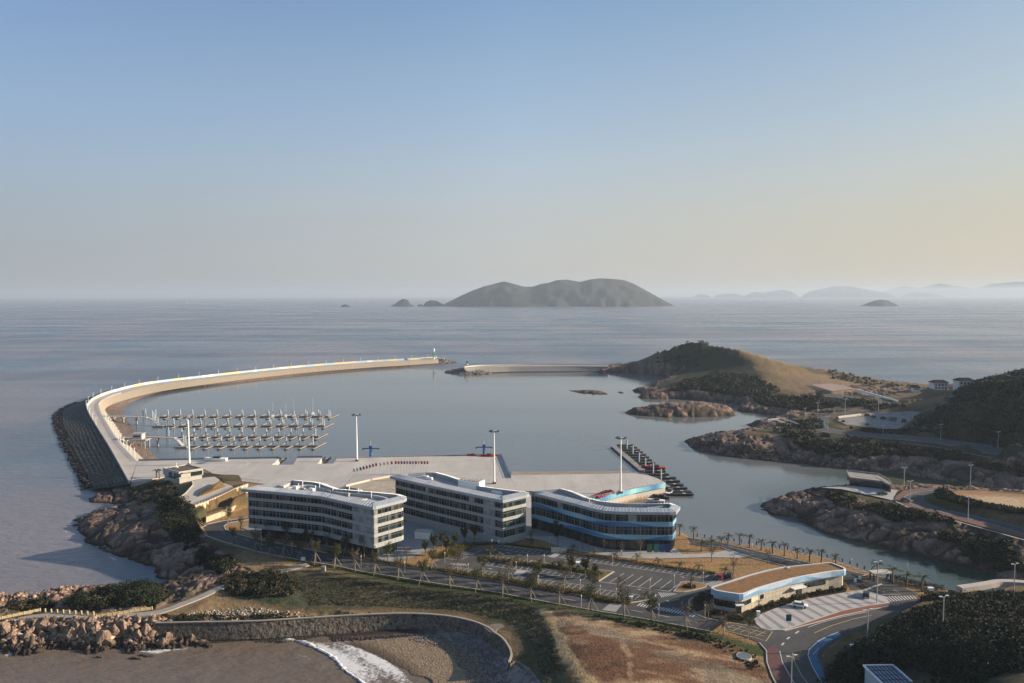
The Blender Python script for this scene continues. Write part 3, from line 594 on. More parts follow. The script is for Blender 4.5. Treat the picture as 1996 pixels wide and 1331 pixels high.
# ---------------------------------------------------------------- breakwater
def lines3(st): return [spline([G(*s) for s in col], 8) for col in zip(*st)]
BW = [((252,943,6),(268,899,6),(286,900,2.3),(318,899.5,-.4),(165,957,-.5)), ((213,873,6),(233,862,6),(247,862,2.3),(289,868,-.4),(130,895,-.5)),
 ((187,831,6),(208,823,6),(223,825,2.3),(265,836,-.4),(108,846,-.5)), ((171,804,6),(195,800,6),(207,804,2.4),(247,811,-.4),(103,817,-.5)),
 ((170,790,6),(194,787,6),(207,795,2.4),(246,798,-.4),(120,797,-.5)), ((188,775.5,6),(209,776.5,6),(224,786,2.4),(262,783.5,-.4),(165,779,-.5)),
 ((226,762,6),(241,766,6),(258,775.5,2.4),(300,768.5,-.4),(210,760,-.5)), ((290,748,6),(300,751.5,6),(317,762,2.4),(350,759,-.4),(280,745,-.5)),
 ((400,734.5,6),(407,738.5,6),(418,747,2.4),(432,749.3,-.4),(396,732,-.5)), ((500,723.5,6),(504,727.5,6),(510,735.5,2.4),(518,739,-.4),(498,721,-.5)),
 ((600,714,6),(602,717.5,6),(606,725.5,2.4),(610,729,-.4),(599,711.5,-.5)), ((700,706.5,6),(702,710,6),(704,717.5,2.4),(706,721,-.4),(699,704,-.5)),
 ((780,702,6),(782,705,6),(783,712.5,2.4),(784,716,-.4),(779,700,-.5)), ((852,698,6),(854,700.7,6),(856,707.5,2.4),(858,711,-.4),(850,696,-.5))]
OC, ID, SF, WE, OT = lines3(BW)
bw = thing('breakwater', 'long curved concrete breakwater with painted parapet around the harbour basin', 'breakwater', tuple(OC[0]))
bl = OC[0]
def loft(mb, A, B, col=None, sub=1, jit=0.0, uplift=0):
    n = len(A); vs = []
    for i in range(n):
        for k in range(sub+1):
            p = A[i].lerp(B[i], k/sub)
            if jit and 0 < k: p = p+Vector((rnd.uniform(-jit, jit), rnd.uniform(-jit, jit), rnd.uniform(-jit, jit)*.6))
            vs.append(p)
    if col: mb.col = col
    mb.add(vs, [(i*(sub+1)+k, (i+1)*(sub+1)+k, (i+1)*(sub+1)+k+1, i*(sub+1)+k+1) for i in range(n-1) for k in range(sub)])
    if col: mb.col = None
def dens(L, n): 
    out = []
    for a, b_ in zip(L, L[1:]):
        for k in range(n): out.append(a.lerp(b_, k/n))
    return out+[L[-1]]
def up(L, z): return [Vector((p.x, p.y, p.z+z)) for p in L]
def ch(o, root): o.parent = root; return o
def bpart(mb, name, mat, smooth=False):
    mb.v = [(x-bl.x, y-bl.y, z-bl.z) for x, y, z in mb.v]; return mb.build(name, mat, bw, smooth)
q = MB(); loft(q, OC, ID); bpart(q, 'deck', m_conc)
# parapet with painted stretches
q = MB(); D4 = dens(OC, 2); acc = 0; palette = [(.46, .44, .41), (.52, .53, .52), (.52, .44, .28), (.30, .42, .50), (.56, .56, .55), (.36, .46, .52)]
cen_ = [a.lerp(b_, .075) for a, b_ in zip(OC, ID)]; cin = dens([a.lerp(b_, .10) for a, b_ in zip(OC, ID)], 2)
for i in range(len(D4)-1):
    a, b_, c, d = D4[i], D4[i+1], cin[i+1], cin[i]; far_ = i > 50
    k = palette[0] if not far_ else palette[1+int((vnoise(np.array(i*.35), np.array(0.), 3)*2.6+vnoise(np.array(i*.11), np.array(3.), 4)*2.4)) % 5]
    q.col = k; hgt = 1.1+1.2*sm(25, 55, np.array(i))
    vs = [a, b_, c, d]; q.add([(p.x, p.y, 6.0) for p in vs]+[(p.x, p.y, 6.0+hgt) for p in vs], [(0,1,5,4), (1,2,6,5), (2,3,7,6), (3,0,4,7), (4,5,6,7)])
bpart(q, 'parapet_wall', m_attr)
q = MB(); n_ = len(ID); DI = dens(ID, 4); DS = dens(SF, 4)
for i in range(len(DI)-1):
    k = .9 if i % 2 else 1.05
    q.col = (.42*k, .345*k, .245*k) if i > 100 else (.40*k, .36*k, .29*k)
    q.add([DI[i], DI[i+1], DS[i+1], DS[i]], [(0, 1, 2, 3)])
bpart(q, 'revetment', m_cream)
q = MB(); loft(q, dens(SF, 5), dens(WE, 5), (.17, .125, .10), 6, .35); q.col = (.06, .055, .045)
W2 = dens(WE, 5); loft(q, [p+Vector((0, 0, .25)) for p in W2], [p+Vector((1.2, -1.2, -1.5)) for p in W2], (.05, .045, .035), 1, .2)
bpart(q, 'rubble_toe', m_rubble)
q = MB(); K = 46; loft(q, dens(OC[:K], 3), dens(OT[:K], 3), (.075, .072, .066), 10, .25); loft(q, OC[K-1:], OT[K-1:], (.12, .11, .1), 3, .2)
bpart(q, 'outer_slope', m_rubble)
q = MB(); A = dens(OC[:38], 3)[2:]; B = dens(OT[:38], 3)[2:]
for i in range(0, len(A)-1):
    Lx = (A[i]-B[i]).length; nn = int(Lx/2.6)
    if (A[i]-A[i-1]).length < .3: continue
    for k in range(1, nn):
        t = k/nn; p = A[i].lerp(B[i], t); s = rnd.uniform(1.5, 2.0)*(1 if t < .8 else 1.3); e = .04+.02*rnd.random()+(.035 if t < .75 else -.03)
        if t > .8: p += Vector((rnd.uniform(-1.5, 1.5), rnd.uniform(-1.5, 1.5), rnd.uniform(-.2, .5)))
        q.col = (e*1.25, e*1.22, e*1.15); q.box((p.x, p.y, p.z-.5), (s, s, 1.15), rnd.uniform(-.2, .2) if t < .8 else rnd.uniform(0, 3))
bpart(q, 'armour_blocks', m_rubble)
# light standards and rail on the inner edge
q = MB(); INN = [a.lerp(b_, -.0) for a, b_ in zip(ID, OC)]
rail = [p for p, h in walk(INN, 2.2)][:150]
for a, b_ in zip(rail, rail[1:]): q.bar(a+Vector((0, 0, 1.0)), b_+Vector((0, 0, 1.0)), .12); q.bar(a+Vector((0, 0, .5)), b_+Vector((0, 0, .5)), .08); q.bar(a, a+Vector((0, 0, 1.05)), .1)
bpart(q, 'railing', m_white)
# rubble mounds of the two heads
def mound(name, label, cat, px, py, rx, ry, h, colr, seed, top=.35, mat=None):
    c = G(px, py, 0); V_ = []; n = 40; mrg = 14
    rr = np.linspace(0, 1, mrg); th = np.linspace(0, 2*math.pi, n, endpoint=False); r_ = random.Random(seed)
    for r0 in rr:
        for a in th:
            k = 1 if r0 < .05 else 1+.07*r_.uniform(-1, 1)
            z = h*min(1, (1-r0)/(1-top)) - .6 + (r_.uniform(-.25, .25) if r0 > top else 0)
            V_.append((c.x+rx*r0*k*math.cos(a), c.y+ry*r0*k*math.sin(a), z))
    q = MB(); q.col = colr; q.add(V_, [(i*n+j, (i+1)*n+j, (i+1)*n+(j+1) % n, i*n+(j+1) % n) for i in range(mrg-1) for j in range(n)])
    for v in range(260):
        a = r_.uniform(0, 6.28); t = r_.uniform(top, 1.02); s = r_.uniform(.9, 2.0); e = r_.uniform(.7, 1.4) if t < .85 else .35
        q.col = tuple(x*e for x in colr); q.box((c.x+rx*t*math.cos(a), c.y+ry*t*math.sin(a), h*min(1, (1-t)/(1-top))-1.0), (s, s*r_.uniform(.6, 1), s*.8), r_.uniform(0, 3))
    o = q.build(name, mat or m_rubble, loc=tuple(c)); return tag(o, label, cat)
h1 = mound('rubble_head', 'grey rubble mound at the tip of the long breakwater under the green lighthouse', 'rubble mound', 855, 706.5, 27, 26, 5.6, (.19, .165, .14), 3, .3)
h2 = mound('rubble_head', 'round grey stone mound under the banded beacon at the short breakwater tip', 'rubble mound', 918, 725, 36, 34, 5.4, (.17, .155, .14), 4, .35)
q = MB(); c = G(845, 699.5, 6); q.box((c.x, c.y, 5.0), (32, 8, 2.2), .03); tag(q.build('lighthouse_plinth', M('plinth concrete', (.5, .44, .36), .9)), 'cream concrete plinth on the breakwater tip under the green lighthouse', 'plinth')
# short breakwater
B2 = [((905,716,6.8),(905,718.5,6.8),(912,727,1.0),(913,731,-.4)), ((940,713,6.8),(941,715.5,6.8),(945,726,1.0),(946,730,-.4)), ((1000,711.5,6.8),(1000,714,6.8),(1000,724,1.0),(1000,727.5,-.4)), ((1060,711,6.8),(1060,713.5,6.8),(1060,723.5,1.0),(1060,727,-.4)),
 ((1120,711.5,6.8),(1120,713.5,6.8),(1120,723,1.0),(1120,726.5,-.4)), ((1185,712,6.8),(1185,714,6.8),(1183,723,1.0),(1183,726.5,-.4))]
a0, a1, a2, a3 = lines3(B2); b2 = thing('breakwater', 'short straight breakwater with ribbed face joining the headland', 'breakwater', (0, 0, 0))
q = MB(); loft(q, a0, a1); q.build('deck', m_conc, b2)
q = MB(); E1, E2 = dens(a1, 4), dens(a2, 4)
for i in range(len(E1)-1):
    q.col = ((.30, .275, .24), (.24, .22, .2))[i % 2] if i < 60 else ((.24, .235, .23), (.17, .17, .17))[i % 2]
    q.add([E1[i], E1[i+1], E2[i+1], E2[i]], [(0, 1, 2, 3)])
q.build('ribbed_face', m_cream, b2)
q = MB(); loft(q, E2, dens(a3, 4), (.05, .045, .04), 2, .3); q.build('rubble_toe', m_rubble, b2)
q = MB(); loft(q, a0, [p+Vector((0, 14, -8)) for p in a0], (.12, .11, .1), 2, .3); q.build('outer_slope', m_rubble, b2)
q = MB()
for a, b_ in zip(a0, a0[1:]): q.bar(a+Vector((0, 0, .6)), b_+Vector((0, 0, .6)), .8, 1.6)
q.build('parapet_wall', M('short parapet', (.55, .50, .43), .9), b2)
q = MB()
for p, h in walk(a1, 5): q.bar(p, p+Vector((0, 0, 1.2)), .15)
for a, b_ in zip(a1, a1[1:]): q.bar(a+Vector((0, 0, 1.1)), b_+Vector((0, 0, 1.1)), .15)
q.build('railing', m_dark, b2)
# lighthouses
def lathe(mb, prof, n=16, c=(0, 0, 0)):
    vs = [(c[0]+r*math.cos(2*math.pi*k/n), c[1]+r*math.sin(2*math.pi*k/n), c[2]+z) for r, z in prof for k in range(n)]
    fs = [(i*n+k, i*n+(k+1) % n, (i+1)*n+(k+1) % n, (i+1)*n+k) for i in range(len(prof)-1) for k in range(n)]
    return mb.add(vs, fs+[tuple((len(prof)-1)*n+k for k in range(n))])
p = G(846, 699.7, 7.2); t = thing('lighthouse', 'white lighthouse with green side fins on the long breakwater tip', 'lighthouse', tuple(p))
q = MB(); lathe(q, [(1.3, 0), (1.1, 3), (1.25, 7), (1.9, 10), (1.9, 10.6), (1.1, 10.7)]); q.build('tower', m_white, t, True)
q = MB(); lathe(q, [(1.0, 10.7), (1.0, 13.2), (1.5, 13.3), (1.3, 14.4), (.3, 15.6), (.1, 16.4)]); q.build('lantern', m_white, t)
q = MB()
for a in (2.6, 3.8, 5.6): 
    d = Vector((math.cos(a), math.sin(a), 0)); q.add([d*1.1+Vector((0, 0, 1)), d*2.0+Vector((0, 0, 6)), d*2.9+Vector((0, 0, 10.8)), d*1.3+Vector((0, 0, 11))]+[x+Vector((-d.y*.4, d.x*.4, 0)) for x in (d*1.1+Vector((0, 0, 1)), d*2.0+Vector((0, 0, 6)), d*2.9+Vector((0, 0, 10.8)), d*1.3+Vector((0, 0, 11)))], [(0,1,2,3), (7,6,5,4), (0,4,5,1), (1,5,6,2), (2,6,7,3)])
q.build('fin', M('lighthouse green', (.16, .42, .33), .6), t)
p = G(911, 716.5, 5.2); t = thing('beacon', 'small black and white banded beacon on the short breakwater head', 'beacon', tuple(p))
q = MB(); lathe(q, [(.9, 0), (.9, 1.7)]); q.build('white_band', m_white, t); q = MB(); lathe(q, [(.9, 3.2), (.9, 5.2)]); q.build('white_band', m_white, t)
q = MB(); lathe(q, [(.92, 1.7), (.92, 3.2)]); q.build('black_band', m_dark, t); q = MB(); lathe(q, [(.92, 5.2), (.92, 6.4), (1.4, 6.5), (1.2, 7.8), (.3, 8.6)]); q.build('black_band', m_dark, t)
# ---------------------------------------------------------------- plaza and quays
PLZ = [(255,940),(268,898.5),(545,893.5),(530,906),(571,906),(580,892.5),(628,892),(619,904),(650,903.5),(657,893),(800,889.5),(975,886),(995,933),(995,926),(1100,925),(1236,922.5),(1262,926),(1283,933),(1297,941),
 (1240,951),(1180,966),(1100,983),(1090,1000),(1000,985),(860,962),(700,958),(640,947),(520,944),(470,938),(440,934),(392,912),(345,915),(326,928),(300,933),(264,940)]
q = MB(); q.prism([(p.x, p.y) for p in GL(PLZ, 6)], -3, 6.06); tag(q.build('plaza', M('plaza concrete', (.455, .43, .395), .9, n=(.03, .84, 1.08), n2=(.16, .9, 1.06), stretch=(1, .5, 1))), kind='structure')
q = MB(); q.add([G(995.5,926.5,6.03), G(1236,923,6.03), G(1222,917,-.9), G(998,918,-.9)], [(0, 1, 2, 3)]); tag(q.build('slipway', M('slipway concrete', (.30, .25, .20), .9, n=(.2, .6, 1.1))), kind='structure')
# dark joints, tracks and the painted circle on the plaza
q = MB()
for a, b_ in [((690,916),(650,955)), ((699,916),(664,955)), ((958,892),(968,938)), ((968,892),(990,938)), ((978,905),(1003,945)), ((1262,927),(1292,942)), ((1246,930),(1271,948)), ((740,905),(940,897)), ((720,925),(960,915))]: strip(q, [G(*a, 6), G(*b_, 6)], .22, 6.068)
PW_ = [tuple(G(x, y, 6))[:2] for x, y in PLZ]; ang = -.035
for s_, rng_ in ((0, np.arange(-320, 160, 14.)), (1, np.arange(300, 460, 14.))):
    for c_ in rng_:
        tt_ = np.arange(-340, 470, 1.0); pts_ = np.stack([np.full(tt_.shape, c_), tt_] if s_ == 0 else [tt_, np.full(tt_.shape, c_)+tt_*ang], 1); ins_ = sdist(PW_, pts_[:,0], pts_[:,1], 60) > .6; k0 = None
        for i_ in range(len(tt_)):
            if ins_[i_] and k0 is None: k0 = i_
            if k0 is not None and (not ins_[i_] or i_ == len(tt_)-1):
                if i_-k0 > 3: strip(q, [Vector((*pts_[k0], 0)), Vector((*pts_[i_-1], 0))], .09, 6.066)
                k0 = None
tag(q.build('plaza_joint', M('joint', (.26, .23, .21), .9)), kind='structure')
q = MB(); c = G(420, 908, 6); strip(q, [Vector((c.x+17*math.cos(k/40*math.pi*2), c.y+17*math.sin(k/40*math.pi*2), 0)) for k in range(33)], .5, 6.068); strip(q, [Vector((c.x+14*math.cos(k/40*math.pi*2), c.y+14*math.sin(k/40*math.pi*2), 0)) for k in range(41)], .25, 6.068)
tag(q.build('plaza_marking', M('faded white marking', (.58, .55, .52), .9)), kind='structure')
def railing(name, label, pts, mat, step=2.5, hgt=1.25, w_=.1, cat='railing', solid=None, rails=(1., .55)):
    P = [Vector(p) for p in pts]; root = thing(name, label, cat, tuple(P[0])); o = P[0]; q = MB(); q2 = MB()
    for p, h in walk(P, step): q.bar(p-o, p-o+Vector((0, 0, hgt)), w_*1.3)
    for a, b_ in zip(P, P[1:]):
        for r_ in rails: q2.bar(a-o+Vector((0, 0, hgt*r_)), b_-o+Vector((0, 0, hgt*r_)), w_)
    o2 = len(q.v); q.v += q2.v; q.f += [tuple(i+o2 for i in f) for f in q2.f]; q.m += q2.m; q.build('frame', mat, root)
    if solid:
        q = MB()
        for a, b_ in zip(P, P[1:]): q.bar(a-o+Vector((0, 0, hgt*.42)), b_-o+Vector((0, 0, hgt*.42)), .05, hgt*.7)
        q.build('panel', solid, root)
    return root
m_brail = M('blue grey rail', (.10, .15, .22), .6); m_bpan = M('blue grey mesh', (.14, .19, .25), .7)
railing('railing', 'blue grey quay railing beside the dock basin left of the first gangway', [G(270,898.5,6), G(545,893.5,6)], m_brail, solid=m_bpan)
railing('railing', 'short blue grey quay railing between the two gangway notches', [G(580,892.5,6), G(628,892,6)], m_brail, solid=m_bpan)
railing('railing', 'grey railing along the plaza edge above the sunken road behind the first building', [G(432,933,6), G(470,937,6), G(510,941,6)], m_steel)
railing('railing', 'dark rail down the right side of the main plaza beside the slipway', [G(976,887,6), G(996,932,6)], m_brail, solid=m_bpan)
# low kerb wall round the quay
q = MB(); kerb(q, GL([(657,893.4),(800,889.9),(975,886.5)]), .8, .5, 6.06); tag(q.build('quay_kerb', m_conc2), 'low concrete kerb along the quay edge of the main plaza', 'kerb')
# gangways in notches
for nm, pts, lab in (('gangway', [(541,894.5,5.9),(527,906,1.2)], 'grey sloping gangway in the left quay notch'), ('gangway', [(627,893,5.9),(618,904,1.2)], 'grey sloping gangway in the right quay notch')):
    a, b_ = G(*pts[0]), G(*pts[1]); a = a+Vector((4, 0, 0)); b_ = b_+Vector((4, 0, 0)); t = thing(nm, lab, 'gangway', tuple(a)); q = MB(); q.bar(Vector((0, 0, 0)), b_-a, 3.2, .3); q.build('walkway', m_conc2, t)
    for sx_ in (-1.6, 1.6): q = MB(); q.bar(Vector((sx_, 0, .9)), b_-a+Vector((sx_, 0, .9)), .15, .9); q.build('side_rail', m_bpan, t)
# banner fascia and columns of the right plaza over the pontoons
FR = GL([(1297,941.5),(1240,952),(1180,967),(1100,985)], 6); FR = [p+Vector((0, -.4, 0)) for p in FR]
q = MB()
for i in range(len(FR)-1):
    n = 12
    for k in range(n):
        a, b_ = FR[i].lerp(FR[i+1], k/n), FR[i].lerp(FR[i+1], (k+1)/n); v = float(vnoise(np.array(i*3+k*.25), np.array(0.), 8)); q.col = tuple(np.array((.05, .20, .42))*(1-v)+np.array((.28, .62, .66))*v)
        d = Vector((0, -.25, 0)); q.add([a+Vector((0, 0, -2.0)), b_+Vector((0, 0, -2.0)), b_+Vector((0, 0, .3)), a+Vector((0, 0, .3)), a+d+Vector((0, 0, -2.0)), b_+d+Vector((0, 0, -2.0)), b_+d+Vector((0, 0, .3)), a+d+Vector((0, 0, .3))], [(0,1,2,3), (4,7,6,5), (3,2,6,7), (0,4,5,1)])
tag(q.build('banner', m_attr), 'blue and turquoise banner along the front edge of the right plaza', 'banner')
railing('railing', 'grey rail on top of the blue banner at the right plaza edge', FR, m_steel, 3)
qq = None
for i, (p, h) in enumerate(walk(FR, 7.5, 3)):
    q = MB(); q.bar((0, 0, -6.5), (0, 0, -1.9), .6); tag(q.build('column', m_conc, loc=(p.x, p.y-.9, 6.0)), '%s grey quay column under the banner from the right tip' % ordn(i), 'column', 'columns under the banner quay')
# ---------------------------------------------------------------- pontoons
m_deck = M('pontoon deck', (.26, .24, .22), .85, n=(.6, .85, 1.1)); m_float = M('dark float', (.03, .03, .03), .6); m_pile = M('steel pile', (.36, .40, .43), .5)
def dock(label, y, x0, x1, px_list, grp='pontoon docks in rows', rev=1):
    a, b_ = G(x0, y, .6), G(x1, y-1, .6); t = thing('pontoon_dock', label, 'dock', tuple(a), group=grp); q = MB(); q.bar((0, 0, 0), b_-a, 2.4, .5); q.build('walkway', m_deck, t)
    q = MB(); q.bar((0, 0, -.45), b_-a+Vector((0, 0, -.45)), 2.0, .4); q.build('float', m_float, t)
    for i, x in enumerate(px_list):
        c = G(x, y, .55)-a; f = MB(); f.bar(c+Vector((3, -10.5, 0)), c+Vector((6, 10.5, 0)), 1.25, .45); f.build('finger', m_deck, t)
        f = MB(); f.bar(c+Vector((3, -10.9, -.3)), c+Vector((3.3, -8.6, -.3)), 1.6, .6); f.build('finger_float', m_float, t)
        pl = MB(); pl.tube([c+Vector((-.5, 3, -2)), c+Vector((-.5, 3, 5.4))], .5, 8); pl.build('mooring_pile', m_pile, t)
        if y < 840: pl = MB(); pl.tube([c+Vector((2.2, -2.2, -2)), c+Vector((2.2, -2.2, 5.0))], .46, 8); pl.build('mooring_pile', m_pile, t)
    return t
DK = [dock('farthest of the four pontoon rows, with sailboats at its right half', 812, 297, 641, [301,325,349,373,397,421,446,470,494,521,545,570,594.5,619.5,640]),
 dock('second farthest of the four pontoon rows in the harbour basin', 830, 311, 632, [336,362,389,416,442,469,495,524,549,576,604,628]),
 dock('second nearest of the four pontoon rows in the harbour basin', 851, 350, 622, [352,376,399,422,446,470,494,518,542,566,590,614]),
 dock('nearest of the four pontoon rows, closest to the quay railing', 869, 357, 622, [377,402,429,454,479,505,531,557,583,609])]
def pier(label, pts, zs, cols, wd=2.6):
    P = [G(x, y, z) for (x, y), z in zip(pts, zs)]; t = thing('access_bridge', label, 'bridge', tuple(P[0])); q = MB()
    for a, b_ in zip(P, P[1:]): q.bar(a-P[0], b_-P[0], wd, .5)
    q.build('deck', m_conc, t)
    for s_ in (-1.2, 1.2):
        q = MB()
        for a, b_ in zip(P, P[1:]): q.bar(a-P[0]+Vector((0, s_, 1.0)), b_-P[0]+Vector((0, s_, 1.0)), .15)
        for p, h in walk(P, 3): q.bar(p-P[0]+Vector((0, s_, 0)), p-P[0]+Vector((0, s_, 1)), .1)
        q.build('railing', m_steel, t)
    for x, y in cols:
        c = G(x, y, 5.0)-P[0]; q = MB(); q.bar(c+Vector((0, 0, -7)), c, 1.0); q.bar(c+Vector((0, -2, -.4)), c+Vector((0, 2, -.4)), 1.0); q.build('column', m_conc2, t)
    return t
pier('upper access bridge from the breakwater to the far pontoon rows', [(200,811.5),(240,811.5),(287,813.5)], (6, 6, 5.5), [(222,813),(240,813),(266,814.5)])
pier('lower access bridge past the kiosk to the near pontoon rows', [(236,853),(262,853),(280,851),(342,853.5)], (6, 6, 6, 5.5), [(248,855),(307,855)])
for lab, pts, pls in (('steep ramp down to the far pontoon rows', [(288,814,5.4),(297,817,4.4),(311,829,.8)], [(279,812),(284,812),(297,815),(300,819),(303,824),(308,829)]), ('steep ramp down to the near pontoon rows', [(342,854,5.4),(347,858,4.4),(357,869,.8)], [(325,850),(329,850),(358,866),(362,868)])):
    P = [G(*p) for p in pts]; t = thing('ramp', lab, 'ramp', tuple(P[0])); q = MB()
    for a, b_ in zip(P, P[1:]): q.bar(a-P[0], b_-P[0], 2.6, .4)
    q.build('walkway', m_steel, t); q = MB(); c = P[-1]-P[0]; q.box((c.x, c.y-.5, -5.2), (8, 7, .8)); q.build('landing_float', m_deck, t)
    for x, y in pls: q = MB(); c = G(x, y, 0)-P[0]; q.tube([c, c+Vector((0, 0, 6.5))], .4, 8); q.build('mooring_pile', m_pile, t)
# kiosk on stilts
p = G(270, 856, 6.0); t = thing('kiosk', 'small grey kiosk on stilts beside the lower access bridge', 'kiosk', tuple(p))
q = MB(); q.box((0, 0, -.5), (13, 7, .7)); q.build('platform', m_conc2, t); q = MB(); q.box((-.5, 1, .2), (6.5, 4.5, 3.4)); q.build('cabin', m_conc, t); q = MB(); q.box((-.5, 1, 3.6), (7.4, 5.4, .35)); q.build('roof', m_steel, t); q = MB(); q.box((-.5, -1.35, 1.5), (4.4, .25, 1.2)); q.build('window', m_dark, t)
for dx, dy in ((-5.5, -3), (5.5, -3), (-5.5, 3), (5.5, 3), (0, -3), (3, -3)): q = MB(); q.bar((dx, dy, -6), (dx, dy, -.4), .5); q.build('stilt', m_conc, t)
# right jetty with finger floats
JA, JB = G(1196.5, 870.5, .7), G(1252, 917, .7)
t = thing('jetty', 'slanting jetty with short floats beside the right plaza', 'jetty', tuple(JA)); q = MB(); d = JB-JA; q.bar((0, 0, 0), d, 3.6, .8); q.build('walkway', m_deck, t); q = MB(); q.bar((-.8, 0, -.5), d+Vector((-.8, 0, -.5)), 3.2, .6); q.build('float', m_float, t)
q = MB(); e1, e2 = G(1300, 946, .7)-JA, G(1110, 978, .7)-JA; q.bar(e1, e2, 5.0, .8); q.build('lower_walkway', m_deck, t)
FL = [(1215,868.5),(1221,873),(1226,877.5),(1231.5,882),(1237.5,887),(1243,892),(1248,897.5),(1254,903),(1259,908.5),(1265,914),(1273,919.5),(1279.5,925.5),(1286,932),(1293,938.5),(1299,945.5),(1306,952),(1313,959),(1317,964)]
for i, (x, y) in enumerate(FL):
    c = G(x, y, .45)-JA; wd = 11 if i < 12 else 14; q = MB(); q.box((c.x+wd*.12, c.y, -.35), (wd, 2.6, .75), -.04); o = q.build('finger_float', m_float, t); q = MB(); q.box((c.x+wd*.3, c.y, .41), (1.6, 1.4, .12)); q.build('hatch', m_conc, t)
for x, y in [(1205,869),(1216,876),(1227,888),(1239,903),(1251,914),(1266,924),(1281,937)]:
    c = G(x, y, 0)-JA; q = MB(); q.tube([c+Vector((2, 0, -1)), c+Vector((2, 0, 6.4))], .45, 8); q.build('mooring_pile', m_pile, t)
# boats
def hull(mb, L, wd, h, n=9):
    vs = []
    for i in range(n):
        u = i/(n-1); k = math.sin(min(1, (1-u)*1.6)*math.pi/2) if u > .4 else (.8+.2*u/.4); y = -L/2+u*L
        for s_, zz in ((-1, h+(u**2)*h*.35), (-.55, 0), (.55, 0), (1, h+(u**2)*h*.35)): vs.append((s_*wd/2*k, y, zz))
    fs = [(i*4+j, (i+1)*4+j, (i+1)*4+j+1, i*4+j+1) for i in range(n-1) for j in range(3)]+[(i*4+3, (i+1)*4+3, (i+1)*4, i*4) for i in range(n-1)]+[(0, 1, 2, 3)]
    return mb.add(vs, fs)
for i, (x, y, hm_, lab) in enumerate([(532, 812.5, 10.5, 'leftmost of the four moored white sailboats'), (557.5, 812.5, 10, 'second white sailboat from the left at the far pontoon row'), (573, 812.5, 14, 'third white sailboat from the left, with a tall mast'), (610, 808, 13, 'rightmost white sailboat, moored on the outer side of the far row')]):
    p = G(x, y, 0); s_ = thing('sailboat', lab, 'sailboat', (p.x, p.y, .0), R(12), 'sailboats at the far pontoon row'); q = MB(); hull(q, 8.5, 2.7, 1.0); q.build('hull', m_white, s_); q = MB(); q.box((0, -.3, 1.2), (1.8, 3.6, .6)); q.build('cabin', m_white, s_)
    q = MB(); q.tube([(0, .8, 1.4), (0, .8, hm_+1.5)], [.16, .10], 6); q.build('mast', m_steel, s_); q = MB(); q.tube([(0, .8, 2.6), (0, -3.4, 2.6)], .16, 6); q.build('boom', m_conc, s_)
m_rb = M('red hull', (.42, .03, .025), .5)
def small_boat(label, px, py, z, rz, mat, L=6, grp=None, cab=False, name='motorboat', cat='boat'):
    p = G(px, py, z); t = thing(name, label, cat, tuple(p), rz, grp); q = MB(); hull(q, L, L*.33, L*.12); q.build('hull', mat, t)
    q = MB(); q.box((0, -L*.08, L*.125), (L*.22, L*.3, L*.07)); q.build('seat', m_dark, t)
    if cab: q = MB(); q.box((0, L*.05, L*.1), (L*.22, L*.25, L*.14)); q.build('windscreen', m_glass2, t)
    return t
m_glass2 = M('dark glass', (.02, .03, .035), .08, spec=1)
small_boat('red boat moored among the dark jetty floats', 1274, 914.5, .1, R(80), m_rb, 13)
small_boat('white motorboat at the bottom of the jetty floats near the banner quay', 1306, 961, .1, R(-30), m_white, 9, cab=True)
small_boat('white boat half hidden behind the roof of the blue banded building', 1277, 978, .1, R(75), m_white, 9)
small_boat('dark low boat between the white motorboat and the blue banded building', 1288, 970, .1, R(60), m_dark, 9)
for i in range(7): small_boat('%s red dinghy from the left in the heap on the right plaza' % ordn(i), 1162+i*4.4, 970-i*1.9, 6.1, R(55+i*3), m_rb, 5.0, 'red dinghies stored on the right plaza', name='dinghy', cat='dinghy')
for i, (x, y) in enumerate([(676,889.2+2.6)]): pass
for i, (x, y, rz, lab) in enumerate([(920, 888, 80, 'red dinghy left of the blue crane at the plaza corner'), (951, 889.3, 85, 'red dinghy right of the blue crane at the plaza corner'), (962, 887.5, 70, 'small red dinghy nearest the plaza corner'), (420, 898, 88, 'red and white boat lying on the left plaza by the railing')]): small_boat(lab, x, y, 6.1, R(rz), m_rb if i < 3 else m_white, (6, 8, 5, 13)[i], name='dinghy', cat='dinghy')
# blue cranes
m_bl = M('crane blue', (.02, .11, .30), .5)
for x, y, lab in ((723, 890.2, 'blue boat crane left of the flag poles at the quay edge'), (943.5, 887.6, 'blue boat crane beside red dinghies at the plaza corner')):
    p = G(x, y, 6.1); t = thing('boat_crane', lab, 'crane', tuple(p), 0, 'blue boat cranes on the quay'); q = MB(); q.tube([(0, 0, 0), (0, 0, 4.4)], [.9, .75], 10); q.build('column', m_bl, t)
    q = MB(); q.bar((-4.2, 0, 4.9), (4.2, 0, 4.9), .8, .5); q.bar((-4.6, 0, 4.9), (-4.6, 0, 4.1), .8); q.bar((4.6, 0, 5.0), (4.6, 0, 4.3), .8); q.build('arm', M('crane navy', (.02, .06, .14), .5), t); q = MB(); q.box((0, 0, 5.2), (1.8, 1.6, 1.3)); q.build('motor_house', m_bl, t); q = MB(); q.tube([(0, 0, 6.4), (0, 0, 9.2)], [.3, .1], 6); q.build('mast', m_steel, t)
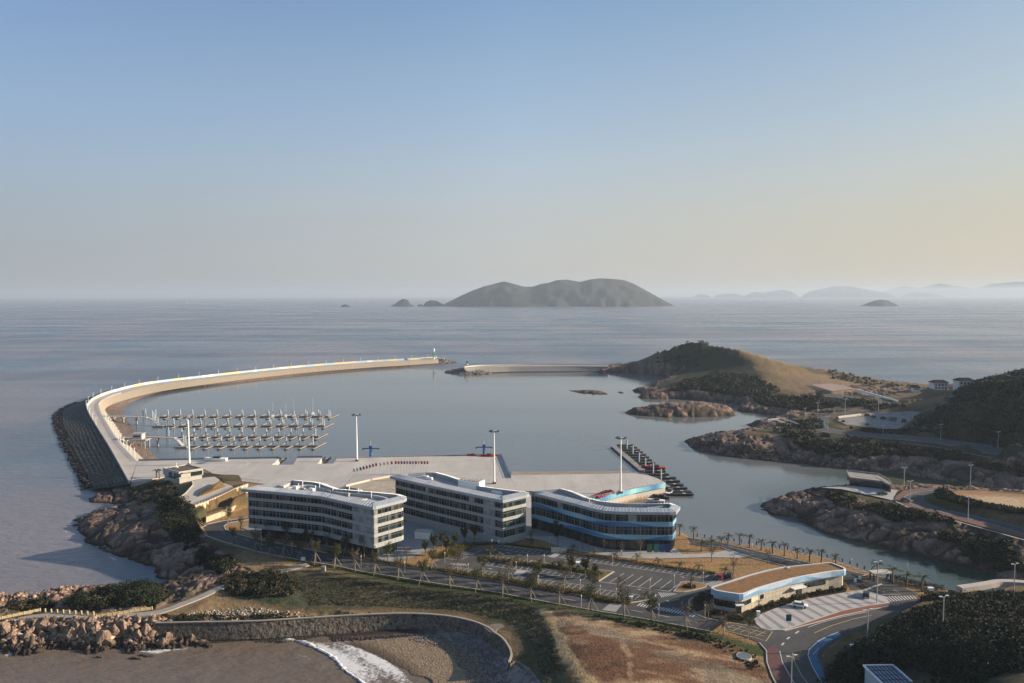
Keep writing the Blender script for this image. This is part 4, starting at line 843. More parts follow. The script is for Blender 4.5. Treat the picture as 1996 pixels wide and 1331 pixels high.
# tall floodlight masts
proto = None
for x, y, yt, lab in ((369.5,906,823,'floodlight mast behind the white gatehouse'), (696,898.5,803,'floodlight mast on the plaza left of the blue crane'), (963.5,942.5,834,'floodlight mast behind the middle building'), (1209.5,961,847,'floodlight mast on the right plaza beside the red dinghies')):
    p = G(x, y, 6.06); hgt = 26.5; t = thing('floodlight_mast', lab, 'light mast', tuple(p), 0, 'tall floodlight masts on the plaza')
    q = MB(); q.tube([(0, 0, 0), (0, 0, hgt)], [.55, .22], 10); q.build('pole', m_white, t); q = MB(); q.box((0, 0, 0), (1.8, 1.8, .9)); q.build('base', M('mast base', (.18, .12, .09), .9), t)
    q = MB(); lathe(q, [(.3, hgt-.4), (1.5, hgt), (1.5, hgt+.2), (.3, hgt+.6)], 10); q.build('lamp_ring', m_steel, t)
    for k in range(6): a = k*math.pi/3; q = MB(); q.box((2.0*math.cos(a), 2.0*math.sin(a), hgt-.35), (1.1, .8, .6), a); q.build('floodlight', m_dark, t)
# flag poles with flags
fcol = [(.12,.1,.1),(.33,.05,.05),(.32,.14,.12),(.22,.19,.28),(.42,.42,.4),(.26,.07,.06),(.24,.08,.07),(.1,.1,.18)]
fp = [(689+i*6.1, 941-i*1.75, 918-i*.1) for i in range(8)]+[(740,929,913),(747.5,927,913),(754.5,926,913),(762,925,913)]+[(770+i*5.6, 924.5, 917.5) for i in range(12)]
fcm = [M('flag cloth', c, .9) for c in fcol+[(.5,.35,.1),(.6,.6,.6)]]
fnm = ['dark', 'red', 'orange red', 'violet', 'white', 'dark red', 'brown red', 'navy', 'yellow', 'white']
fpr = {}
for i, (x, yb, yt) in enumerate(fp):
    p = G(x, yb, 6.06); k = rnd.choice([0, 1, 1, 2, 3, 4, 5, 5, 6, 7, 8]); hh = (yb-yt)*(CAMZ-6)/(yb-EYE) if yb > 930 else 3.2+(yb-yt)*.12
    hh = 7.2
    lab = '%s flagpole from the left, flying a small %s flag' % (ordn(i), fnm[k])
    if k in fpr: dup(fpr[k], tuple(p), 0, lab); continue
    t = thing('flagpole', lab, 'flagpole', tuple(p), 0, 'flagpoles in a bent row on the plaza'); q = MB(); q.tube([(0, 0, 0), (0, 0, hh)], .07, 5); q.build('pole', m_steel, t)
    q = MB(); q.add([(0, 0, hh), (.9, 0, hh-.3), (1.1, .2, hh-1.5), (.5, .1, hh-1.9), (.05, 0, hh-1.6), (0, .06, hh), (.9, .06, hh-.3), (1.1, .26, hh-1.5), (.5, .16, hh-1.9), (.05, .06, hh-1.6)], [(0,1,2,3,4), (9,8,7,6,5), (0,5,6,1), (1,6,7,2), (2,7,8,3)]); q.build('flag', fcm[k], t); fpr[k] = t
# lamps on the breakwater
t = thing('lamp_post', 'x', 'lamp post', (0, 0, 0)); q = MB(); q.tube([(0, 0, 0), (0, 0, 6.2)], [.16, .10], 6); q.build('pole', m_white, t); q = MB(); q.bar((0, 0, 6.2), (0, -1.0, 6.4), .22); q.build('lamp_head', m_white, t); LP = t
lp = walk(ID, 13, 8)[:13]+walk(OC, 26, 190)
first = True
for i, (p, h) in enumerate(lp):
    near = i < 13; lab = ('%s white lamp post along the inner breakwater edge from the plaza' % ordn(i)) if near else ('%s lamp post along the far breakwater parapet from the bend' % ordn(i-13))
    if first: LP.location = p; LP['label'] = lab; LP['group'] = 'lamp posts along the breakwater'; first = False
    else: dup(LP, tuple(p), h, lab, 'lamp posts along the breakwater')
# ---------------------------------------------------------------- office buildings
def panels(mb, a, b, z0, z1, step, colfn, out=0.0, lean=0.0):
    """wall from a to b split into panels, each with its own shade"""
    a, b = Vector((a[0], a[1], 0)), Vector((b[0], b[1], 0)); L = (b-a).length
    if L < .05: return
    d = (b-a)/L; n = max(1, round(L/step)); nrm = Vector((d.y, -d.x, 0)); a = a+nrm*out; b = b+nrm*out
    for k in range(n):
        g = .02 if step > .8 else 0
        p, q_ = a.lerp(b, (k+g)/n), a.lerp(b, (k+1-g)/n); mb.col = colfn(k, n)
        mb.add([(p.x, p.y, z0), (q_.x, q_.y, z0), (q_.x+nrm.x*lean, q_.y+nrm.y*lean, z1), (p.x+nrm.x*lean, p.y+nrm.y*lean, z1)], [(0, 1, 2, 3)])
def ring(mb, A, za, B, zb, col=None):
    mb.col = col; n = len(A)
    for i in range(n):
        j = (i+1) % n; mb.add([(*A[i], za), (*A[j], za), (*B[j], zb), (*B[i], zb)], [(0, 1, 2, 3)])
def ccw(P): return P if area(P) > 0 else P[::-1]
def shade(c, s=.06): k = 1+rnd.uniform(-s, s); return tuple(x*k for x in c)
PAN = (.34, .355, .345); GLS = (.010, .018, .022)
def office(name, label, front, back, ze, floors, crown, ground, solid=None, mural=None, nb=4, gin=2.6):
    """front, back: eave outline in the photograph; floors: list of (glass bottom, glass top)"""
    P = [tuple(G(x, y, ze))[:2] for x, y in front]+[(p.x, p.y+2.2) for p in [G(x, y, ze+1.7) for x, y in back]]
    rev = area(P) < 0; P = ccw(P); nf = len(front); N = len(P)
    c0 = (sum(p[0] for p in P)/N, sum(p[1] for p in P)/N, 6.0); t = thing(name, label, 'office building', c0)
    def fin(mb, nm, mat, par=t, sm_=False):
        mb.v = [(x-c0[0], y-c0[1], z-c0[2]) for x, y, z in mb.v]
        if mb.c and len(mb.c) != len(mb.v): mb.c = []
        return mb.build(nm, mat, par, sm_)
    BO = offset(P, 1.3); GI = offset(P, 1.48); GO = offset(P, 1.3+gin)
    isfront = [True if i < nf-1 else False for i in range(N)] if not rev else [True]*N
    # crown: fascia, sloped metal, cap, inner parapet, deck
    q = MB(); z1 = ze+1.05; z2 = ze+1.75; I1 = offset(P, 2.6); I2 = offset(P, 3.0)
    for i in range(N):
        j = (i+1) % N; a, b = Vector((*P[i], 0)), Vector((*P[j], 0)); L = (b-a).length; n = max(1, round(L/1.3)); A, B = Vector((*I1[i], 0)), Vector((*I1[j], 0))
        for k in range(n):
            u0, u1 = (k+.02)/n, (k+.98)/n; q.col = shade((.40, .44, .47), .05); p0, p1 = a.lerp(b, u0), a.lerp(b, u1); r0, r1 = A.lerp(B, u0), A.lerp(B, u1)
            q.add([(p0.x, p0.y, ze), (p1.x, p1.y, ze), (p1.x, p1.y, z1), (p0.x, p0.y, z1)], [(0, 1, 2, 3)]); q.add([(p0.x, p0.y, z1), (p1.x, p1.y, z1), (r1.x, r1.y, z2), (r0.x, r0.y, z2)], [(0, 1, 2, 3)])
    q.col = (.3, .32, .34); ring(q, offset(P, .03), ze-.02, offset(P, .03), z1-.02, (.08, .09, .1)); ring(q, offset(P, .03), z1-.03, I1, z2-.03, (.08, .09, .1))
    ring(q, I1, z2, I2, z2, (.42, .45, .47)); ring(q, BO, ze+.02, P, ze, (.30, .31, .31)); q.col = None
    crown_o = fin(q, 'crown_roof', m_metal)
    q = MB(); q.col = (1, 1, 1)
    for i in range(N): panels(q, I2[(i+1) % N], I2[i], ze-.3, z2, 1.3, lambda k, n: shade((.26, .30, .34), .06))
    fin(q, 'inner_parapet', m_metal)
    q = MB(); q.prism(I2, ze-.4, ze+.1, sides=False); fin(q, 'roof_deck', M('roof deck', (.40, .39, .38), .9, n=(.2, .82, 1.1)))
    # seams standing on the sloped metal
    q = MB()
    for i in range(N):
        j = (i+1) % N; a, b = Vector((*P[i], z1)), Vector((*P[j], z1)); n = max(1, round((b-a).length/1.3)); A, B = Vector((*I1[i], z2)), Vector((*I1[j], z2))
        for k in range(n+1): q.bar(a.lerp(b, k/n)+Vector((0, 0, .03)), A.lerp(B, k/n)+Vector((0, 0, .03)), .09, .10)
    fin(q, 'standing_seam', m_white, crown_o)
    zs = [ze]+[v for f in floors[::-1] for v in (f[1], f[0])]
    for fi, (g0, g1) in enumerate(floors):
        q = MB(); mu = MB()
        for i in range(N):
            j = (i+1) % N; a, b = Vector((*GI[i], 0)), Vector((*GI[j], 0)); L = (b-a).length; n = max(1, round(L/1.45))
            for k in range(n):
                u = (k+.5)/n; p, r = a.lerp(b, k/n), a.lerp(b, (k+1)/n); pxm = (p.x/p.y*FPX+IW/2); sol = solid and solid(fi, pxm, i < nf-1 if not rev else True)
                if sol: q.col = shade((.25, .265, .275), .05); nr_ = Vector(((b-a).y, -(b-a).x, 0)).normalized()*.10; p = p+nr_; r = r+nr_
                else: q.col = shade(rnd.choice([GLS, GLS, GLS, (.03, .045, .05), (.05, .06, .06), (.035, .03, .025), (.10, .10, .095)]), .35)
                q.add([(p.x, p.y, g0), (r.x, r.y, g0), (r.x, r.y, g1), (p.x, p.y, g1)], [(0, 1, 2, 3)])
                if not sol:
                    nr_ = Vector(((b-a).y, -(b-a).x, 0)).normalized()*.06; big = k % 4 == 0; mu.bar(Vector((p.x, p.y, g0))+nr_, Vector((p.x, p.y, g1))+nr_, .22 if big else .09)
        q.col = (.1, .1, .1); wo = fin(q, 'window_band', m_glass)
        for i in range(N): j = (i+1) % N; mu.bar((*GI[i], g0+(g1-g0)*.68), (*GI[j], g0+(g1-g0)*.68), .09)
        fin(mu, 'mullion', m_pan2, wo)
    # solid bands between the windows
    bands = []
    tops = [f[0] for f in floors]; bots = [f[1] for f in floors[1:]]+[ground]
    for bi, (zt, zb) in enumerate(zip(tops, bots)):
        q = MB()
        for i in range(N):
            a, b = BO[i], BO[(i+1) % N]
            def cf(k, n, i=i, bi=bi, a=a, b=b):
                if mural and bi < mural:
                    u = a[0]+(b[0]-a[0])*k/n; v = float(vnoise(np.array(u*.09+bi*7), np.array(i*.0), 12)); return shade(tuple(np.array((.035, .12, .34))*(1-v)+np.array((.18, .46, .62))*v), .05)
                return shade(PAN, .035)
            if mural and bi < mural:      # painted wave: two courses that swap colours along the band
                L = math.dist(a, b); n = max(1, int(L/1.0)); av, bv = Vector((*a, 0)), Vector((*b, 0))
                for k in range(n):
                    p, r = av.lerp(bv, k/n), av.lerp(bv, (k+1)/n)
                    w0 = zb+(zt-zb)*(.5+.42*math.sin(p.x*.20+bi*2.1)); w1 = zb+(zt-zb)*(.5+.42*math.sin(r.x*.20+bi*2.1)); v = float(vnoise(np.array(p.x*.12+bi*5.), np.array(0.), 6))
                    q.col = tuple(np.array((.04, .11, .27))*(1-v)+np.array((.10, .27, .44))*v); q.add([(p.x, p.y, zb), (r.x, r.y, zb), (r.x, r.y, w1), (p.x, p.y, w0)], [(0, 1, 2, 3)])
                    q.col = tuple(np.array((.13, .34, .47))*(1-v)+np.array((.38, .58, .64))*v); q.add([(p.x, p.y, w0), (r.x, r.y, w1), (r.x, r.y, zt), (p.x, p.y, zt)], [(0, 1, 2, 3)])
            else: panels(q, a, b, zb, zt, 1.45, cf)
        nxt = GI; ring(q, BO, zt, GI, zt, (.4, .4, .39)); ring(q, GI if bi < len(floors)-1 else GO, zb, BO, zb, (.2, .2, .2)); fin(q, 'wall_band', m_pan)
    q = MB(); mu = MB()
    if ground > 6.3:
        for i in range(N):
            a, b = Vector((*GO[i], 0)), Vector((*GO[(i+1) % N], 0)); n = max(1, round((b-a).length/1.8))
            for k in range(n):
                p, r = a.lerp(b, k/n), a.lerp(b, (k+1)/n); q.col = shade(rnd.choice([(.012, .02, .024), (.02, .03, .035), (.05, .05, .05)]), .3); q.add([(p.x, p.y, 6.0), (r.x, r.y, 6.0), (r.x, r.y, ground), (p.x, p.y, ground)], [(0, 1, 2, 3)])
                nr_ = Vector(((b-a).y, -(b-a).x, 0)).normalized()*.1; mu.bar(Vector((p.x, p.y, 6.0))+nr_, Vector((p.x, p.y, ground))+nr_, .12)
        wo = fin(q, 'ground_glazing', m_glass); fin(mu, 'mullion', m_dark, wo)
    return t, P, c0, fin
m_pan2 = M('window frame', (.23, .245, .25), .5)
b1, P1, c1, fin1 = office('office_building', 'leftmost five storey grey office block with sunlit right end and fittings on its roof',
 [(469,958),(540,964),(601,970),(622,972),(639,975.5),(681,985),(720,993),(727,994),(733,993),(788,979),(793,976),(792,973)], [(778,963.5),(720,958),(661,953),(643,947),(630,942),(613,939),(590,937),(569,935),(496,946)],
 24.6, [(22.2,24.5),(18.75,21.05),(15.3,17.6),(11.85,14.15)], 0, 10.2, solid=lambda fi, x, fr: 679 < x < 728 and fr)
b2, P2, c2, fin2 = office('office_building', 'middle grey office block with long ribbon windows and white box on its roof',
 [(760,933),(830,949),(915,967),(972,979),(980,980.5),(985,979.5),(1027,970),(1032,968),(1031,965)], [(1016,957.5),(968,951.5),(938,947),(900,934.5),(878,927),(851,920),(830,920),(790,923)],
 22.5, [(19.9,22.4),(16.15,18.7),(12.4,14.95),(8.7,11.25)], 0, 6.02, solid=lambda fi, x, fr: fr and ((940 < x < 962) or (fi == 0 and (822 < x < 831 or 908 < x < 921))))
b3, P3, c3, fin3 = office('office_building', 'right curved glass office building with two blue wave painted bands',
 [(1024,962),(1060,971),(1093,979.5),(1126,988),(1150,995),(1175,1000.5),(1200,1002.5),(1250,1003.5),(1306,1004),(1318,1003.5),(1326,993)], [(1311,980.5),(1260,981.5),(1225,981),(1200,979.5),(1175,976.5),(1150,970.5),(1126,960),(1110,955),(1093,951.5),(1035,957)],
 19.8, [(16.8,19.6),(11.9,14.9)], 0, 10.0, solid=lambda fi, x, fr: fr and fi == 0 and (1083 < x < 1096 or 1222 < x < 1240), mural=2, gin=.6)
# things on the roofs
def roofbox(label, b_, px, py, z, d, rz=0, mat=m_conc, name='roof_unit', cat='roof unit', grp=None):
    p = G(px, py, z); q = MB(); q.box((0, 0, 0), d, rz); q.box((0, 0, d[2]), (d[0]*.8, d[1]*.8, .15), rz); o = q.build(name, mat); o.location = p; return tag(o, label, cat, grp)
for i, (x, y) in enumerate([(575,953),(590,957),(607,957.5),(641,961.5),(659,961),(676,967),(700,961),(724,967)]):
    roofbox('%s small pale ventilation box from the left on the leftmost block roof' % ordn(i), b1, x, y, 24.7, (2.2, 1.2, 1.1), R(-20), m_conc2 if i % 2 else m_white, grp='ventilation boxes on the leftmost block')
for i, (x, y) in enumerate([(582,956),(590,951),(615,960),(623,955),(649,962),(681,961),(699,966),(724,972)]):
    p = G(x, y, 24.7); q = MB(); q.tube([(0, 0, 0), (0, 0, 2.8)], .16, 6); o = q.build('roof_post', m_white); o.location = p; tag(o, '%s white post from the left on the leftmost block roof' % ordn(i), 'post', 'white posts on the leftmost block roof')
q = MB(); pth = spline([G(x, y, 26.0) for x, y in [(560,949),(600,943.5),(630,949),(660,957),(700,960),(733,964),(755,970),(740,975),(722,977)]], 6)
for a, b_ in zip(pth, pth[1:]): q.bar(a+Vector((0, 0, -.4)), b_+Vector((0, 0, -.4)), .7, .25); q.bar(a+Vector((0, 0, -1.0)), b_+Vector((0, 0, -1.0)), .12, 1.0)
tag(q.build('roof_screen', m_pave0 := M('pale screen', (.5, .5, .49), .8)), 'curved white screen running along the leftmost block roof', 'roof screen')
q = MB(); a = G(548, 950, 25); q.bar(a, G(563, 943, 25), 2.0, 1.2); q.bar(G(690, 977, 25), G(716, 972.5, 25), .5, .5); tag(q.build('roof_duct', m_cr := M('cream duct', (.5, .46, .4), .8)), 'cream duct at the left end of the leftmost block roof', 'duct')
t = thing('cooling_unit', 'large white cooling box on the middle block roof', 'cooling unit', tuple(G(919, 950, 22.6))); q = MB(); q.box((0, 0, 0), (9.5, 5.0, 3.0), R(-24)); q.build('casing', m_white, t)
for k in range(5): q = MB(); q.box(((k-2)*1.8*math.cos(R(-24)), (k-2)*1.8*math.sin(R(-24)), 3.0), (1.3, 3.8, .25), R(-24)); q.build('fan_grille', m_conc2, t)
for i, (x, y) in enumerate([(829,931),(837,934),(972,962),(966,960)]): roofbox('%s small pale box from the left on the middle block roof' % ordn(i), b2, x, y, 22.6, (3.0, 1.0, .8), R(-25), m_white, grp='small boxes on the middle block roof')
roofbox('small cream box on the roof of the blue banded building', b3, 1157, 983, 19.9, (3.2, 1.6, 1.0), R(15), m_cr)
q = MB(); p = G(1148.5, 984, 19.9); q.tube([p, p+Vector((0, 0, 2.6))], .15, 6); tag(q.build('roof_post', m_white), 'thin white post on the roof of the blue banded building', 'post')
q = MB(); a, b_ = G(1262, 990, 20.6), G(1300, 986.5, 20.6); q.bar(a, b_, .5, .5); q.bar(a+Vector((0, 0, -.5)), b_+Vector((0, 0, -.5)), .3, .6); tag(q.build('roof_beam', M('green steel', (.22, .32, .33), .6)), 'thin green grey beam near the right end of the blue banded roof', 'beam')
t = thing('service_cabin', 'white box cabin standing between the two left office blocks', 'cabin', tuple(G(826, 1048, 6))); q = MB(); q.box((0, 0, 0), (6.3, 3.2, 2.7), R(-12)); q.build('body', m_white, t); q = MB(); q.box((3.2*math.cos(R(-12)), 3.2*math.sin(R(-12)), .6), (.12, 1.3, 1.5), R(-12)); q.build('door', m_dark, t); q = MB(); q.box((0, 0, 2.7), (6.5, 3.4, .15), R(-12)); q.build('roof', m_conc, t)
# low roof between the blocks
q = MB(); q.prism([(p.x, p.y) for p in GL([(674,948),(762,929),(800,935),(800,962),(740,962)], 8.5)], 6, 8.5); o = q.build('low_roof', M('low roof slab', (.42, .36, .28), .9, n=(.3, .7, 1.1))); tag(o, 'flat sandy low roof between the leftmost and middle office blocks', 'low roof')
q = MB()
for a, b_ in ((0, 1), (1, 2)):
    p_, r_ = GL([(674,948),(724,936),(762,929)], 8.6)[a:a+2]; q.bar(p_+Vector((0, 0, .35)), r_+Vector((0, 0, .35)), .5, .9)
tag(q.build('parapet', m_cr), 'cream parapet edging the low sandy roof by the flagpoles', 'parapet')
# banners on the ground floor glass
for i, (x, c, nm) in enumerate([(1266, (.05, .14, .06), 'green'), (1279, (.05, .17, .17), 'teal'), (1290, (.02, .07, .19), 'blue'), (1301, (.012, .045, .15), 'dark blue')]):
    a = G(x-5, 1077.5, 6); q = MB(); q.box((0, 0, .2), (1.9, .12, 3.0)); o = q.build('glass_poster', M(nm+' poster', c, .5)); o.location = (a.x+1.0, a.y+.1, 6.0); tag(o, '%s poster on the ground floor glass of the blue banded building' % nm, 'poster', 'posters on the ground floor glass')
# ---------------------------------------------------------------- small curved building
O4 = [(1385.5,1146),(1388,1142.5),(1405,1137),(1425,1131),(1459,1120),(1493,1111),(1529,1104),(1534,1105),(1537,1103.5),(1575,1099.5),(1605,1096.5),(1619,1096),(1626,1098),(1647,1106.5),(1649,1109),(1646,1111.5),
 (1620,1114),(1595,1118),(1570,1122.5),(1544,1128),(1510,1137),(1476,1147),(1457,1155),(1449,1157.5),(1441,1158),(1420,1155),(1395,1150.5)]
P4 = ccw([tuple(G(x, y, 12.0))[:2] for x, y in O4]); c4 = (*P4[0], 6.0)
t4 = thing('visitor_building', 'low curved cream building with brown planted roof and blue painted fascia', 'building', c4)
def fin4(mb, nm, mat, par=t4): mb.v = [(x-c4[0], y-c4[1], z-c4[2]) for x, y, z in mb.v]; mb.c = mb.c if len(mb.c) == len(mb.v) else []; return mb.build(nm, mat, par)
q = MB(); N4 = len(P4)
for i in range(N4):
    a, b_ = Vector((*P4[i], 0)), Vector((*P4[(i+1) % N4], 0)); n = max(1, int((b_-a).length/.8))
    for k in range(n):
        p, r = a.lerp(b_, k/n), a.lerp(b_, (k+1)/n); w0 = 10.2+1.8*(.45+.4*math.sin(p.x*.33)*math.cos(p.y*.07)); w1 = 10.2+1.8*(.45+.4*math.sin(r.x*.33)*math.cos(r.y*.07)); v = float(vnoise(np.array(p.x*.2), np.array(p.y*.2), 14))
        q.col = tuple(np.array((.10, .24, .46))*(1-v)+np.array((.30, .50, .66))*v); q.add([(p.x, p.y, 10.2), (r.x, r.y, 10.2), (r.x, r.y, w1), (p.x, p.y, w0)], [(0, 1, 2, 3)])
        q.col = tuple(np.array((.50, .56, .62))*(1-v)+np.array((.26, .42, .58))*v); q.add([(p.x, p.y, w0), (r.x, r.y, w1), (r.x, r.y, 12.0), (p.x, p.y, 12.0)], [(0, 1, 2, 3)])
ring(q, offset(P4, .7), 10.22, P4, 10.2, (.3, .3, .3)); fin4(q, 'fascia', m_attr)
q = MB(); ring(q, P4, 12.0, offset(P4, .55), 12.05, (.62, .62, .60)); ring(q, offset(P4, .55), 12.05, offset(P4, .6), 11.3, (.3, .3, .32)); fin4(q, 'roof_rim', m_attr)
q = MB(); q.prism(offset(P4, .55), 11, 11.72, sides=False); fin4(q, 'planted_roof', M('dry roof planting', (.24, .135, .062), 1, n=(1.0, .7, 1.2), n2=(4, .6, 1.35), bump=(3, .9, .5)))
W4 = offset(P4, .75); q = MB()
for i in range(N4):
    a, b_ = W4[i], W4[(i+1) % N4]
    for z0, z1 in ((6.0, 7.38), (7.42, 8.78), (8.82, 10.22)): panels(q, a, b_, z0, z1, 1.6, lambda k, n: shade((.44, .40, .32), .04))
fin4(q, 'wall', m_attr)
def onwall(px, py, z, wd, hgt, nm, mat, proud=.12, P=W4, fin=fin4, deep=.18):
    """a flat fitting set against the wall of a building where the photograph shows it"""
    best = None
    for i in range(len(P)):
        a, b_ = Vector((*P[i], 0)), Vector((*P[(i+1) % len(P)], 0))
        d0 = Vector(((px-IW/2)/FPX, 1, 0)); e = b_-a; den = d0.x*e.y-d0.y*e.x
        if abs(den) < 1e-9: continue
        s_ = (a.x*e.y-a.y*e.x)/den; u = (a.x*d0.y-a.y*d0.x)/den
        if 0 <= u <= 1 and s_ > 0 and (best is None or s_ < best[0]): best = (s_, a+e*u, e.normalized())
    if not best: return
    _, c, e = best; n = Vector((e.y, -e.x, 0)); c = c+n*proud; q = MB(); q.box((c.x, c.y, z), (wd, deep, hgt), math.atan2(e.y, e.x)); return fin(q, nm, mat)
for x, wd in ((1454.5, 1.6), (1463, 1.3), (1470, 1.5), (1478, 1.6), (1485, 1.5), (1497, 1.1)): onwall(x, 0, 8.0, wd, 1.3, 'window', m_glass2 if x != 1485 and x != 1478 else M('bright blind', (.7, .62, .45), .6))
for x, wd in ((1586, 1.4), (1590, 1.1), (1594, 1.1), (1602, 1.5), (1608, 1.5), (1614, 1.5), (1619, 1.5)): onwall(x, 0, 7.9, wd, 1.5, 'window', m_glass2)
for x, wd in ((1398,1.7),(1406,1.7),(1414,1.7),(1422,1.7),(1430,1.7),(1438,1.5)): onwall(x, 0, 7.3, wd, 1.9, 'window', m_glass2)
onwall(1571, 0, 6.0, 2.0, 2.5, 'door', m_dark); onwall(1451, 0, 6.0, 1.5, 2.4, 'door', m_dark); onwall(1566, 0, 8.75, 5.2, .18, 'canopy', m_white, .8, deep=1.7); onwall(1451, 0, 8.6, 2.6, .15, 'canopy', m_white, .6, deep=1.3)
# ---------------------------------------------------------------- white gatehouse on the left knoll
def gl3(x, y, z): return G(x, y, z)
A_, B_, C_ = G(317.5,912,13.4), G(348.5,920,13.4), G(396,912.5,13.4); D_ = A_+(C_-B_); cg = (*B_.xy, 7.0)
tg = thing('gatehouse', 'white two storey flat roofed house at the breakwater root', 'house', cg)
def fing(mb, nm, mat): mb.v = [(x-cg[0], y-cg[1], z-cg[2]) for x, y, z in mb.v]; return mb.build(nm, mat, tg)
Pg = ccw([tuple(p)[:2] for p in (A_, B_, C_, D_)]); m_gw = M('house render', (.46, .45, .40), .9, n=(.6, .9, 1.05))
q = MB(); q.prism(offset(Pg, .4), 6.0, 10.1); fing(q, 'lower_wall', m_gw); q = MB(); q.prism(Pg, 10.1, 13.0, bottom=True); fing(q, 'upper_wall', m_gw)
q = MB(); ring(q, Pg, 13.0, Pg, 13.5); ring(q, Pg, 13.5, offset(Pg, .3), 13.5); ring(q, offset(Pg, .3), 13.5, offset(Pg, .31), 13.0); q.c = []; fing(q, 'parapet', m_gw)
q = MB(); q.prism(offset(Pg, .3), 13, 13.08, sides=False); fing(q, 'roof_deck', M('brown roof deck', (.12, .085, .07), .95))
for x, wd in ((322, 2.6), (331, 1.3), (336, 1.3), (340, 1.3)): onwall(x, 0, 10.7, wd, 1.7, 'window', m_glass2, P=Pg, fin=lambda a, b, c: fing(a, b, c))
for x in (366, 371, 376, 382, 388): onwall(x, 0, 10.4, 1.4, 2.1, 'window', m_glass2, P=Pg, fin=lambda a, b, c: fing(a, b, c))
onwall(330, 0, 10.25, 8.5, .22, 'balcony', m_dark, .8, P=Pg, fin=lambda a, b, c: fing(a, b, c), deep=1.5)
onwall(362, 0, 12.7, 8, .25, 'canopy', m_gw, .6, P=Pg, fin=lambda a, b, c: fing(a, b, c), deep=1.3)
q = MB(); p = G(344, 911.5, 13.1); q.tube([(0,0,0), (0,0,2.6)], .12, 6); q.box((0,0,0), (1.4, .9, .5)); q.v = [(x+p.x, y+p.y, z+p.z) for x, y, z in q.v]; tag(q.build('roof_vent', m_white), 'white vent pipe on the roof of the white gatehouse', 'vent')
# ---------------------------------------------------------------- terrace with ramps and stone walls
tt = thing('terrace', 'paved hilltop terrace above two cream stone retaining walls', 'terrace', (*TERRW[0], 0))
o0 = tt.location
def fint(mb, nm, mat, par=None): mb.v = [(x-o0.x, y-o0.y, z-o0.z) for x, y, z in mb.v]; return mb.build(nm, mat, tt)
q = MB(); q.prism(TERRW, 9.0, 12.03); fint(q, 'paving', M('terrace paving', (.46, .42, .37), .9, n=(.3, .85, 1.1)))
q = MB(); mo = [G(x, y, z) for x, y, z in [(386,968,12.1),(388,961,12.9),(402,950,13.6),(418,943,14),(430,936.5,13.8),(437,944,12.8),(440,947,12.2),(420,955,12.2),(400,963,12.2)]]; cc = G(415, 952, 14.2)
q.add([*mo, cc], [(i, (i+1) % 9, 9) for i in range(9)]); q.add([(p.x, p.y, 12.0) for p in mo]+mo, [(i, (i+1) % 9, 9+(i+1) % 9, 9+i) for i in range(9)]); fint(q, 'planted_mound', M('dry grass mound', (.17, .115, .05), 1, n=(.8, .6, 1.3), bump=(2, .8, .5)))
q = MB(); q.prism([tuple(p)[:2] for p in GL([(452,947),(430,950),(440,938),(470,938),(474,944)], 12)], 6, 12.01, sides=False); fint(q, 'brown_bed', M('brown bed', (.16, .10, .06), 1))
def stonewall(mb, top, zt, zb, seedn):
    T = [G(*p) for p in top]; Ls = dens(T, 14)
    for i in range(len(Ls)-1):
        a, b_ = Ls[i], Ls[i+1]; nz_ = 5
        for k in range(nz_):
            v = float(vnoise(np.array(i*.22), np.array(k*.5), seedn)); st = float(vnoise(np.array(i*.45), np.array(0.), seedn+1)); cblk = np.array((.50, .40, .28))*(.92+.12*rnd.random())*(1-.45*max(0, (st-.62)*2.2)*(.5+.5*(k/nz_))); mb.col = tuple(cblk)
            z0, z1 = zb+(zt-zb)*k/nz_, zb+(zt-zb)*(k+1)/nz_; mb.add([(a.x, a.y-.35*(1-k/nz_), z0), (b_.x, b_.y-.35*(1-k/nz_), z0), (b_.x, b_.y-.35*(1-(k+1)/nz_), z1), (a.x, a.y-.35*(1-(k+1)/nz_), z1)], [(0, 1, 2, 3)])
    mb.col = (.45, .38, .3); mb.add([(p.x, p.y, zt) for p in Ls]+[(p.x-.6, p.y+.7, zt) for p in Ls], [(i, i+1, len(Ls)+i+1, len(Ls)+i) for i in range(len(Ls)-1)])
q = MB(); stonewall(q, WALL_A, 12.05, 7.8, 21); fint(q, 'upper_retaining_wall', m_cream); q = MB(); stonewall(q, WALL_B, 8.0, 5.7, 25); fint(q, 'lower_retaining_wall', m_cream)
q = MB(); a, b_ = G(377.5, 983.5, 12.05), G(347, 973.3, 12.05); q.add([(a.x, a.y, 6), (a.x, a.y, 12.05), (b_.x, b_.y, 12.05), (b_.x, b_.y, 9)], [(0, 1, 2, 3)]); q.col = None; q.c = []; fint(q, 'end_wall', M('end wall', (.33, .25, .19), .95, n=(.8, .7, 1.2)))
railing('railing', 'dark post rail along the top of the upper stone retaining wall', [G(x, y, 12.05) for x, y, z in WALL_A], m_dark, 1.6, 1.0, .12)
railing('railing', 'pale kerb rail on the seaward edge of the hilltop terrace', [G(x, y, 12.05) for x, y in [(347,973),(362,962),(376,946),(374,938)]], m_conc, 3, .5, .3, rails=(.6,))
